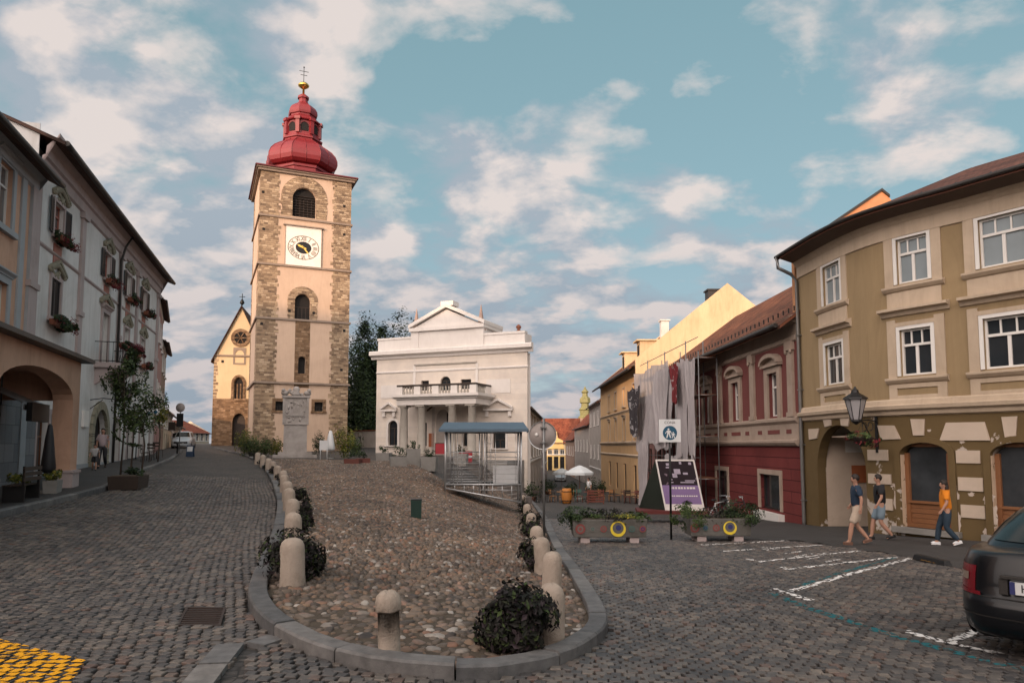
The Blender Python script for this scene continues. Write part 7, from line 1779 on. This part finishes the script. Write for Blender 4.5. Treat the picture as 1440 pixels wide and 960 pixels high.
def person(x,y,z,rz,H_,label,shirt,legs,shoe,long_=False,female=False,phase=1,hair=m_hair,longhair=False,bend=0,armb=.25,cat='person'):
    """walking figure facing +x; phase sets which leg leads"""
    e=empty('person',(x,y,z),rz,label,cat); k=H_/1.76; V=lambda a,b,c:Vector((a*k,b*k,c*k)); ph=phase
    hipw=.095 if not female else .10; shw=.195 if not female else .16
    pel=V(0,0,.96); wai=V(.01,0,1.12); che=V(.02,0,1.32); nec=V(.025,0,1.49); hb=V(.04,0,1.57); hd=V(.05,0,1.65); ht=V(.04,0,1.70)
    L={}
    for s in (-1,1):
        fwd=(s==ph)
        hip=V(0,s*hipw,.90); kn=V(.17 if fwd else .03,s*hipw,.50 if fwd else .49); an=V(.23 if fwd else -.24,s*hipw,.09 if fwd else .14); to=an+V(.14,0,-.05 if fwd else -.09)
        L[s]=(hip,kn,an,to)
    A={}
    for s in (-1,1):
        fwd=(s==ph); sw=-1 if fwd else 1
        sh=V(.02,s*shw,1.43); el=V(-.02+.13*sw*armb*2.2,s*(shw+.07),1.16); wr=V(.04+.26*sw*armb*2.2,s*(shw+.08),.94+(.05 if sw>0 else 0)); A[s]=(sh,el,wr)
    vs=[pel,wai,che,nec,hb,hd,ht,hd+V(.095,0,-.015)]; rad=[.10,.085,.10,.050,.058,.088,.07,.018]; es=[(0,1),(1,2),(2,3),(3,4),(4,5),(5,6),(5,7)]
    for s in (-1,1):
        ea=len(vs); vs.append(hd+V(-.01,s*.088,-.01)); rad.append(.018); es.append((5,ea))
        b=len(vs); hip,kn,an,to=L[s]; vs+=[hip,(hip+kn)/2,kn,(kn*.6+an*.4),an,to]; rad+=[.092,.080,.060,.064,.042,.034]; es+=[(0,b),(b,b+1),(b+1,b+2),(b+2,b+3),(b+3,b+4),(b+4,b+5)]
        b=len(vs); sh,el,wr=A[s]; d=(wr-el).normalized(); palm=wr+d*.07*k
        vs+=[sh,(sh+el)/2,el,(el+wr)/2,wr,palm]; rad+=[.060,.050,.042,.040,.029,.032]; es+=[(2,b),(b,b+1),(b+1,b+2),(b+2,b+3),(b+3,b+4),(b+4,b+5)]
        fw=V(1,0,0)
        for f in range(4):
            c=len(vs); o_=fw*(-.024+.016*f)*1.0; ln=(.075,.085,.08,.062)[f]*k
            vs+=[palm+d*.02*k+o_,palm+d*ln*.6+o_,palm+d*ln+o_+V(.012,0,0)]; rad+=[.009,.009,.007]; es+=[(b+5,c),(c,c+1),(c+1,c+2)]
        c=len(vs); vs+=[palm+fw*.035-d*.01*k,palm+fw*.05+d*.03*k]; rad+=[.010,.008]; es+=[(b+5,c),(c,c+1)]
    rad=[r*k for r in rad]
    body=skin('body',vs,es,rad,m_skin,e,2)
    # shirt
    sv=[pel+V(0,0,-.05),wai,che,che+V(0,0,.11)]; sr=[.165,.155,.172,.12]; se=[(0,1),(1,2),(2,3)]
    for s in (-1,1):
        b=len(sv); sh,el,wr=A[s]; sv+=[sh,sh+(el-sh)*.45,sh+(el-sh)*.8]; sr+=[.090,.082,.078]; se+=[(2,b),(b,b+1),(b+1,b+2)]
    skin('shirt',sv,se,[((r[0]*k,r[1]*k) if isinstance(r,tuple) else r*k) for r in sr],shirt,e,2)
    pv=[pel+V(0,0,.10),pel+V(0,0,-.03)]; pr=[.155,.158]; pe=[(0,1)]
    for s in (-1,1):
        b=len(pv); hip,kn,an,to=L[s]; end=[hip+(kn-hip)*.4,hip+(kn-hip)*.92]
        pv+=[hip]+end; pr+=[.118,.11,.105 if not long_ else .082]; pe+=[(1,b),(b,b+1),(b+1,b+2)]
        if long_: pv+=[kn,(kn+an)/2,an+V(0,0,.02)]; pr+=[.080,.078,.058]; pe+=[(b+2,b+3),(b+3,b+4),(b+4,b+5)]
    skin('trousers' if long_ else 'shorts',pv,pe,[r*k for r in pr],legs,e,2,1)
    for s in (-1,1):
        hip,kn,an,to=L[s]; mb=MB(); tl=0 if s==ph else .35
        mb.ell((0,0,0),(.125*k,.045*k,.048*k),12,7); mb.box(-.11*k,.11*k,-.038*k,.038*k,-.045*k,-.015*k)
        mb.xf(Matrix.Translation(an+V(.035,0,-.035 if s==ph else -.03))@Matrix.Rotation(tl,4,'Y')); mb.build('shoe',shoe,e)
    mb=MB(); mb.ell((hd.x-.018*k,0,hd.z+.028*k),(.105*k,.094*k,.105*k),14,9)
    if longhair: mb.ell((hd.x-.075*k,0,hd.z-.10*k),(.06*k,.085*k,.17*k),12,8)
    # leave the face free
    mb.v=[(min(v[0],hd.x+.05*k) if v[2]<hd.z+.06*k else v[0],v[1],max(v[2],hd.z-.02*k) if (v[0]>hd.x and True) else v[2]) for v in mb.v]
    mb.build('hair',hair,e)
    for s in (-1,1): mb=MB(); mb.ell((hd.x+.078*k,s*.03*k,hd.z+.008*k),(.01*k,.013*k,.008*k),8,5); mb.build('eye',m_black,e)
    mb=MB(); mb.ell((hd.x+.080*k,0,hd.z-.05*k),(.008*k,.024*k,.006*k),8,4); mb.build('mouth',M_plain('lips',(.22,.07,.06,1),.5,.1),e)
    return e
C_=lambda n,c:M_plain(n,c,.85,.15,scale=6,bump=.4,bscale=25)
def at_feet(px,py,pyt):
    p=ground(px,py); return p,P(px,pyt,p.y).z-p.z
p,hh=at_feet(1208,766,667); print('man A h',hh); person(p.x,p.y,p.z,math.radians(163),min(max(hh,1.66),1.86),'man in a dark blue t-shirt and beige shorts walking past the passage',C_('navy_shirt',(.018,.035,.065,1)),C_('beige_shorts',(.42,.34,.27,1)),M_plain('brown_sandals',(.12,.06,.04,1),.6,.2),phase=1,armb=.12)
p,hh=at_feet(1240,759,667); print('man B h',hh); person(p.x,p.y,p.z,math.radians(165),min(max(hh,1.66),1.86),'man in a black t-shirt and light denim shorts walking behind the one in blue',C_('black_shirt',(.012,.013,.016,1)),C_('denim_shorts',(.16,.22,.27,1)),m_black,phase=-1,armb=.14)
p,hh=at_feet(1333,767,675); print('woman h',hh); person(p.x,p.y,p.z,math.radians(160),min(max(hh,1.58),1.72),'woman in an orange top and dark blue jeans walking along the shopfront',C_('orange_top',(.62,.20,.012,1)),C_('dark_jeans',(.018,.035,.055,1)),m_sw,long_=True,female=True,longhair=True,phase=-1,armb=.16)
zz=lambda q,Y:Zf(q.x,Y)+.11
q=P(132,664,29.5); person(q.x,29.5,zz(q,29.5),math.radians(-60),1.08,'small child in a pale top standing by the arched portal of the white house',C_('pale_top',(.40,.38,.38,1)),m_shut,m_black,phase=1,armb=.08)
q=P(143,664,31); person(q.x,31,zz(q,31),math.radians(-70),1.72,'adult in a pale pink top standing behind the child at the portal',C_('pink_top',(.34,.27,.28,1)),m_shut,m_black,long_=True,female=True,longhair=True,phase=-1,armb=.08)
q=P(812,690,52); person(q.x+.9,52.5,Zf(q.x,52.5),math.radians(200),1.72,'person in a white shirt standing under the cafe parasol',m_sw,m_shut,m_black,long_=True,phase=1,armb=.1)
# ------------------------------------------------------------------ cars
def superpt(t,n): 
    c,s=math.cos(t),math.sin(t); return math.copysign(abs(c)**(2/n),c),math.copysign(abs(s)**(2/n),s)
def car(name,label,loc,rz,paint,L=4.55,W=1.78,hgt=1.44,deck=1.02,hood=.92,rear=True,cab=(.62,1.45,2.75,3.5),plate='H',group=None,glass=None):
    e=empty(name,loc,rz,label,'car',group); N=72
    levels=[(.20,.10,.10,.90),(.24,.03,.04,.95),(.36,.0,.02,.985),(.50,-.012,.0,1.0),(.56,-.006,.0,1.0),(.60,.035,.02,.995),(.70,.045,.03,1.0),(.80,.05,.05,.99),(.90,.07,.10,.97),(.97,.085,.2,.935),(1.0,.10,.3,.90)]
    def pt(lv,t):
        z,r0,f0,wf=lv; cx,sy=superpt(t,5.5); x0=r0; x1=L-f0
        x=(x0+x1)/2-(x1-x0)/2*cx; y=W/2*wf*sy
        # gentle rounding of the tail and nose in plan
        bul=.10*(1-(abs(y)/(W/2))**2)
        x+= -bul*.9 if cx>.8 else (bul*1.3 if cx<-.8 else 0)
        f=x/L; top=deck*(1-sst(np.array((f-.15)/.2)))+ (deck-.02)*sst(np.array((f-.15)/.2)); top=float(top)
        if f>.72: top+= (hood-top)*min(1,(f-.72)/.05)-.20*max(0,(f-.80)/.2)**1.5
        zz_=z if z<.6 else .6+(z-.6)/(1.0-.6)*(top-.6)
        return (x,y,zz_)
    ring=[[pt(lv,2*PI*i/N) for i in range(N)] for lv in levels]
    mb=MB(); vs=[p for r in ring for p in r]; fs=[(j*N+i,j*N+(i+1)%N,(j+1)*N+(i+1)%N,(j+1)*N+i) for j in range(len(levels)-1) for i in range(N)]
    # wheel arches: drop faces later; top cap as strips across
    top=ring[-1]; o=(len(levels)-1)*N; M_=8; base=len(vs)
    rows=[]
    for i in range(1,N//2):
        a,b=Vector(top[i]),Vector(top[N-i]); row=[o+i]
        for q in range(1,M_):
            t=q/M_; p_=a.lerp(b,t); p_.z+=.035*math.sin(PI*t); vs.append(tuple(p_)); row.append(len(vs)-1)
        row.append(o+N-i); rows.append(row)
    for ra,rb_ in zip(rows[:-1],rows[1:]):
        for q in range(M_): fs.append((ra[q],rb_[q],rb_[q+1],ra[q+1]))
    fs.append(tuple([o]+rows[0])); fs.append(tuple([o+N//2]+rows[-1][::-1])); fs.append(tuple(range(N-1,-1,-1)))
    mb.add(vs,fs,True); body=mb.build('body',paint,e)
    bm=bmesh.new(); bm.from_mesh(body.data); bmesh.ops.recalc_face_normals(bm,faces=bm.faces); bm.to_mesh(body.data); bm.free()
    # greenhouse
    cl=[(deck-.06,cab[0]-.12,cab[3]+.1,.90*.955),(deck+.03,cab[0]+.02,cab[3]-.06,.865),(deck+(hgt-deck)*.5,(cab[0]+cab[1])/2,(cab[2]+cab[3])/2,.775),(hgt-.07,cab[1]-.09,cab[2]+.1,.665),(hgt-.02,cab[1]+.03,cab[2]-.06,.60),(hgt,cab[1]+.25,cab[2]-.3,.45)]
    def gp_(c,t,off=0):
        z,a,b,wf=c; cx,sy=superpt(t,5.5); y=W/2*wf*sy; x=(a+b)/2-(b-a)/2*cx; bul=.12*(1-min(1,abs(y)/(W/2*wf))**2); x+=-bul if cx>.85 else (bul if cx<-.85 else 0)
        v=Vector((x,y,z)); 
        if off: n_=Vector((-cx,sy,.35)).normalized(); v+=n_*off
        return v
    mb=MB(); vs=[tuple(gp_(c,2*PI*i/N)) for c in cl for i in range(N)]; fs=[(j*N+i,j*N+(i+1)%N,(j+1)*N+(i+1)%N,(j+1)*N+i) for j in range(len(cl)-1) for i in range(N)]; fs.append(tuple(range((len(cl)-1)*N,len(cl)*N))); mb.add(vs,fs,True); g_=mb.build('cabin',paint,e)
    bm=bmesh.new(); bm.from_mesh(g_.data); bmesh.ops.recalc_face_normals(bm,faces=bm.faces); bm.to_mesh(g_.data); bm.free()
    def lerpc(t):
        a,b=cl[1],cl[3]; m_=cl[2]
        return tuple(a[q]*(1-2*t)+m_[q]*2*t for q in range(4)) if t<.5 else tuple(m_[q]*(2-2*t)+b[q]*(2*t-1) for q in range(4))
    def gpatch(nm,t0,t1,z0,z1,mat,off=.012):
        mb=MB(); n1,n2=16,6; vs=[]
        for j in range(n2+1):
            c=lerpc(z0+(z1-z0)*j/n2)
            for i in range(n1+1): vs.append(gp_(c,t0+(t1-t0)*i/n1,off))
        mb.add(vs,[(j*(n1+1)+i,j*(n1+1)+i+1,(j+1)*(n1+1)+i+1,(j+1)*(n1+1)+i) for j in range(n2) for i in range(n1)],True); return mb.build(nm,mat,e)
    gl=glass or M_glass('car_glass',(.012,.016,.015,1),.12,.3,.3)
    gpatch('rear_window',-.62,.62,.10,.93,gl); gpatch('windscreen',PI-.6,PI+.6,.10,.93,gl)
    for s in (1,-1):
        gpatch('side_window',s*.92,s*1.50,.12,.88,gl); gpatch('side_window',s*1.58,s*2.15,.12,.88,gl)
    def bpatch(nm,t0,t1,z0,z1,mat,off=.008,parent=None,skew=0):
        mb=MB(); n1,n2=18,6; vs=[]
        for j in range(n2+1):
            z=z0+(z1-z0)*j/n2; k_=0
            while k_<len(levels)-2 and z>levels[k_+1][0]: k_+=1
            a,b=levels[k_],levels[k_+1]; f=(z-a[0])/(b[0]-a[0]); lv=tuple(a[q]*(1-f)+b[q]*f for q in range(4))
            for i in range(n1+1):
                t=t0+(t1-t0)*i/n1+skew*(j/n2); p_=Vector(pt(lv,t)); cx,sy=superpt(t,5.5); p_+=Vector((-math.copysign(abs(cx)**3,cx),math.copysign(abs(sy)**3,sy),.0)).normalized()*off; vs.append(p_)
        mb.add(vs,[(j*(n1+1)+i,j*(n1+1)+i+1,(j+1)*(n1+1)+i+1,(j+1)*(n1+1)+i) for j in range(n2) for i in range(n1)],True); return mb.build(nm,mat,parent or e)
    m_tl=M_plain('tail_light_red',(.13,.006,.012,1),.2,.2,coat=.3); m_tw=M_plain('tail_light_clear',(.20,.15,.12,1),.2,.1,coat=.3)
    bpatch('boot_seam',-.31,-.302,.62,.97,m_dark,.006); bpatch('boot_seam',.302,.31,.62,.97,m_dark,.006); bpatch('bumper_seam',-1.2,1.2,.590,.600,m_dark,.012); bpatch('bumper_insert',-1.0,1.0,.40,.415,m_dark,.008)
    m_hl=M_plain('head_light',(.5,.52,.55,1),.1,.1,coat=.5)
    for s in (1,-1):
        tl=bpatch('tail_light',s*.33,s*1.02,.63,.87,m_tl,.010); bpatch('light_lens',s*.46,s*.93,.725,.80,m_tw,.018,tl)
        bpatch('reflector',s*.25,s*.85,.60,.635,m_tl,.022)
        bpatch('headlight',PI-s*.38,PI-s*.95,.66,.86,m_hl,.012)
    if plate:
        xr=.06-.10; mb=MB(); mb.box(xr-.05,xr-.02,-.26,.26,.66,.78); pl_=mb.build('number_plate',m_sw,e); mb=MB(); mb.box(xr-.054,xr-.05,.215,.26,.66,.78); mb.build('blue_band',m_rb,pl_)
        text_mesh('lettering',plate,.11,m_black,pl_,Matrix.Translation((xr-.053,.13,.72))@Matrix.Rotation(-PI/2,4,'Z')@Matrix.Rotation(PI/2,4,'X'),.001)
        mb=MB(); mb.box(xr-.058,xr-.02,-.34,.34,.80,.835); mb.box(xr-.03,xr+.02,-.36,-.28,.64,.80); mb.box(xr-.03,xr+.02,.28,.36,.64,.80); mb.build('trim_strip',m_dzinc,e,bevel=.006)
        mb=MB(); mb.lathe([(.04,0),(.04,.012),(.01,.014)],18); mb.xf(Matrix.Translation((xr-.035,0,.90))@Matrix.Rotation(-PI/2,4,'Y')); mb.build('badge',m_steel,e)
        mb=MB(); mb.tube([(xr+.15,-.5,.22),(xr+.05,-.5,.22)],.03,10); mb.build('exhaust',m_dzinc,e)
    else:
        bpatch('grille',PI-.32,PI+.32,.45,.72,m_black,.012); mb=MB(); mb.box(L+.1,L+.13,-.26,.26,.42,.53); mb.build('number_plate',m_sw,e)
    for s in (1,-1):
        for wx in (.92,L-.88):
            mb=MB(); mb.lathe([(.34,-.0),(.345,.004),(.01,.005)],28); mb.xf(Matrix.Translation((wx,s*(W/2-.02),.36))@Matrix.Rotation(-s*PI/2,4,'X')); mb.build('wheel_arch',m_dark,e)
            mb=MB(); mb.lathe([(.24,-.11),(.31,-.10),(.325,-.05),(.325,.05),(.31,.10),(.24,.11)],28); mb.xf(Matrix.Translation((wx,s*(W/2-.16),.325))@Matrix.Rotation(PI/2,4,'X')); wh=mb.build('wheel',m_black,e)
            mb=MB(); mb.lathe([(.235,0),(.235,.02),(.20,.0),(.06,-.01),(.02,.02)],28)
            for i in range(5): a=2*PI*i/5; mb.cbox((.13*math.cos(a),.13*math.sin(a),.012),(.19,.045,.02),a)
            mb.xf(Matrix.Translation((wx,s*(W/2-.055),.325))@Matrix.Rotation(-s*PI/2,4,'X')); mb.build('rim',m_steel,wh)
        mb=MB(); mb.ell((cab[3]-.35,s*(W/2+.07),deck+.0),(.06,.09,.055),10,7); mb.build('mirror',paint,e)
        mb=MB(); 
        for hx in (1.75,2.75): mb.box(hx,hx+.16,s*(W/2-.01)-.012,s*(W/2-.01)+.02,.80,.825)
        mb.build('handle',paint,e)
    # boot seam
    mb=MB(); 
    return e
m_cdark=M_plain('dark_car_paint',(.003,.004,.006,1),.3,.2,bump=0,spec=.3,coat=.32)
m_csil=M_plain('pale_car_paint',(.42,.45,.48,1),.3,.1,bump=0,coat=.8)
q=ground(1353,921); CARA=math.radians(40)
d=Vector((math.cos(CARA),math.sin(CARA))); lft=Vector((-d.y,d.x)); 
loc=Vector((q.x,q.y))-lft*.72+d*.05
car('parked_car','dark saloon car parked tail out at the right edge of the picture',(loc.x,loc.y,Zf(loc.x,loc.y)),CARA,m_cdark,plate='H')
q=P(250,628,66); car('parked_car','pale car facing down the left lane beyond the bend',(q.x-1.2,66+4.4,Zf(q.x,68)),math.radians(-72),m_csil,hgt=1.62,deck=1.0,cab=(.15,.5,2.6,3.3),plate='',group='cars parked up the lane')
q=P(244,628,74); car('parked_car','dark car half hidden behind the pale one up the left lane',(q.x-1.2,74+4.4,Zf(q.x,76)),math.radians(-72),m_cdark,plate='',group='cars parked up the lane')
q=P(790,670,110); car('parked_car','pale car far down the right street in front of the sunlit building',(q.x,112,Zf(q.x,112)),math.radians(-95),m_csil,plate='')
# ------------------------------------------------------------------ unseen houses, castle and hill behind the viewer, added to shade the square
hx=np.arange(-190,20,4.); hy=np.arange(-190,-36,4.); HX,HY=np.meshgrid(hx,hy)
HZ=23*np.exp(-(((HX+88)/44)**4))*np.exp(-(((HY+96)/40)**4))-.6+1.2*np.sin(HX*.21)*np.cos(HY*.17)*np.exp(-(((HX+88)/60)**4))
m_added_hill=M_plain('added_hill_grass',(.05,.06,.025,1),.95,.3,scale=.3,bump=.5)
tag(grid_mesh('added_hill',HX,HY,HZ,m_added_hill),kind='structure')  # unseen rise added under the castle as part of the shade caster
def added_house(name,label,x0,x1,y,zb,ez,rise,wall,rows,cols,depth=12,group='unseen houses added behind the viewer for shade'):  # unseen block, sized by the shadow it throws on the square
    # facade looks toward +Y: seen from the square the left end has the larger x
    H=simple_house(name,label,[(x1,y),(x0,y)],zb,ez,wall,m_rtile,rows,cols,depth=depth,rise=rise,over=.4,ground=3.4,group=group); return H
added_house('added_town_house','unseen cream four storey house added for shade on the left behind the viewer',-32,-21.2,-22,0,16.2,3.6,m_crm,3,5)
added_house('added_town_house','unseen pink four storey house added for shade in the middle behind the viewer',-21,-9.2,-22,0,17.0,3.0,m_pink,3,5)
added_house('added_town_house','unseen grey white four storey house added for shade right of centre behind the viewer',-9,3.8,-22,0,17.0,3.0,m_grw,3,5)
added_house('added_town_house','unseen yellow four storey house added for shade on the right behind the viewer',4,17,-22,-.3,15.5,4.0,m_yel,3,5)
added_house('added_castle_wing','unseen long white castle wing added for shade on the hill behind the viewer',-79,-57.5,-62,20,12.3,3.0,m_wht,2,9,group='unseen castle on the hill')  # added out of view; its outline sets the shadow edge on tower and theatre
added_house('added_castle_wing','unseen taller white castle block added for shade at the west end of the hill behind the viewer',-103,-79.3,-62,20,15.2,5.0,m_wht,3,8,group='unseen castle on the hill')
added_house('added_castle_wing','unseen low white castle annex added to shape the shade nearest the viewer on the east side of the hill',-57.3,-53.2,-62,18,10.0,1.0,m_wht,2,2,group='unseen castle on the hill')
# ------------------------------------------------------------------ sky, sun, camera
SUN_EL=math.radians(9.0); SUN_AZ=math.atan2(-.90,-.43)   # direction towards the sun in plan
sd_=Vector((math.cos(SUN_AZ)*math.cos(SUN_EL),math.sin(SUN_AZ)*math.cos(SUN_EL),math.sin(SUN_EL)))
w=bpy.data.worlds.new('World'); scene.world=w; w.use_nodes=True; w.node_tree.nodes.clear(); k=NT(w)
out=k.new('ShaderNodeOutputWorld'); bg=k.new('ShaderNodeBackground'); k.l.new(bg.outputs[0],out.inputs[0])
sky=k.new('ShaderNodeTexSky'); sky.sky_type='NISHITA'; sky.sun_disc=False; sky.sun_elevation=SUN_EL; sky.sun_rotation=PI/2-SUN_AZ
sky.air_density=1.0; sky.dust_density=1.0; sky.ozone_density=1.5
tc=k.new('ShaderNodeTexCoord').outputs['Generated']; sp=k.new('ShaderNodeSeparateXYZ',{0:tc}); zz=k.math('MAXIMUM',sp.outputs[2],0)
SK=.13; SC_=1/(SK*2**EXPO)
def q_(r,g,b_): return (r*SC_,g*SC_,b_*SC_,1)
grad=k.ramp(zz,[(0,(.50*.5,.53*.5,.60*.5)),(.10,(.375*.5,.45*.5,.495*.5)),(.32,(.265*.5,.41*.5,.455*.5)),(.75,(.20*.5,.345*.5,.395*.5))])
gs=k.new('ShaderNodeVectorMath',{0:grad,1:(2*SC_,2*SC_,2*SC_)},operation='MULTIPLY').outputs[0]
tint=k.ramp(zz,[(0,(.55,.62,.85)),(.12,(.62,.75,.85)),(.35,(.85,.93,.85)),(.7,(.75,.95,.8))])
base=k.mix(.78,k.mix(1,sky.outputs[0],tint,'MULTIPLY'),gs)
zd=k.math('ADD',zz,.33)
cv=k.new('ShaderNodeCombineXYZ',{0:k.math('DIVIDE',sp.outputs[0],zd),1:k.math('DIVIDE',sp.outputs[1],zd),2:0}).outputs[0]
def cl(off,scale=4.3,det=10,rough=.55,dist=.15):
    mp=k.new('ShaderNodeMapping',{'Vector':cv,'Location':off,'Rotation':(0,0,.35),'Scale':(1.0,1.15,1)}).outputs[0]
    return k.noise(mp,scale,det,rough,dist)
O=(3.2,1.7,0)
big=k.noise(k.new('ShaderNodeMapping',{'Vector':cv,'Location':(5.3,4.1,0)}).outputs[0],.75,3,.5)
n1=cl(O); n2=cl((O[0]+.03,O[1]+.09,0),4.3,6)
dens=k.math('ADD',n1,k.math('MULTIPLY',k.math('SUBTRACT',big,.5),.5))
dens=k.math('ADD',dens,k.math('MULTIPLY',sp.outputs[0],-.10))
dens=k.math('ADD',dens,k.math('MULTIPLY',k.ramp(zz,[(.08,(1,1,1)),(.42,(0,0,0))]),.13))
dens=k.math('SUBTRACT',dens,k.math('MULTIPLY',k.ramp(zz,[(.30,(0,0,0)),(.55,(1,1,1))]),.05))
mask=k.ramp(dens,[(.43,(0,0,0)),(.50,(.42,.42,.42)),(.60,(.93,.93,.93))])
lit=k.new('ShaderNodeClamp',{0:k.math('ADD',k.math('MULTIPLY',k.math('SUBTRACT',n1,n2),6.0),.40)}).outputs[0]
hi=k.mix(lit,q_(.36,.41,.47),q_(.74,.655,.62)); lo_=k.mix(lit,q_(.28,.335,.40),q_(.56,.50,.50))
cc=k.mix(k.ramp(zz,[(.06,(1,1,1)),(.30,(0,0,0))]),hi,lo_)
fin=k.mix(mask,base,cc)
# the western sky round the low sun glows warm (it is behind the camera)
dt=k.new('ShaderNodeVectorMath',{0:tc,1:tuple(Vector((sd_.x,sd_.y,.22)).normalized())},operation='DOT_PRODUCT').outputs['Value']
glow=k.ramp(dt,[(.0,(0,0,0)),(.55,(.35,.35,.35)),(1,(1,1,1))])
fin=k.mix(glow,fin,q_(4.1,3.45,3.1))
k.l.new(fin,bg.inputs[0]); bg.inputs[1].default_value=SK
sl=bpy.data.lights.new('sun','SUN'); sl.energy=2.3; sl.angle=math.radians(.6); sl.color=(1,.64,.39)
so=bpy.data.objects.new('sun',sl); COL.objects.link(so); so.rotation_euler=sd_.to_track_quat('Z','Y').to_euler()
cd=bpy.data.cameras.new('camera'); cd.sensor_width=36; cd.lens=FC/1440*36; cd.shift_y=(YP-480)/1440; cd.clip_end=3000; cd.clip_start=.1
co=bpy.data.objects.new('camera',cd); COL.objects.link(co); co.location=(0,0,CAMZ); co.rotation_euler=(PI/2+PITCH,0,0); scene.camera=co
scene.render.resolution_x=1024; scene.render.resolution_y=682
scene.view_settings.view_transform='Standard'; scene.view_settings.look='None'; scene.view_settings.gamma=1; scene.view_settings.exposure=EXPO+.13; scene.view_settings.use_curve_mapping=False
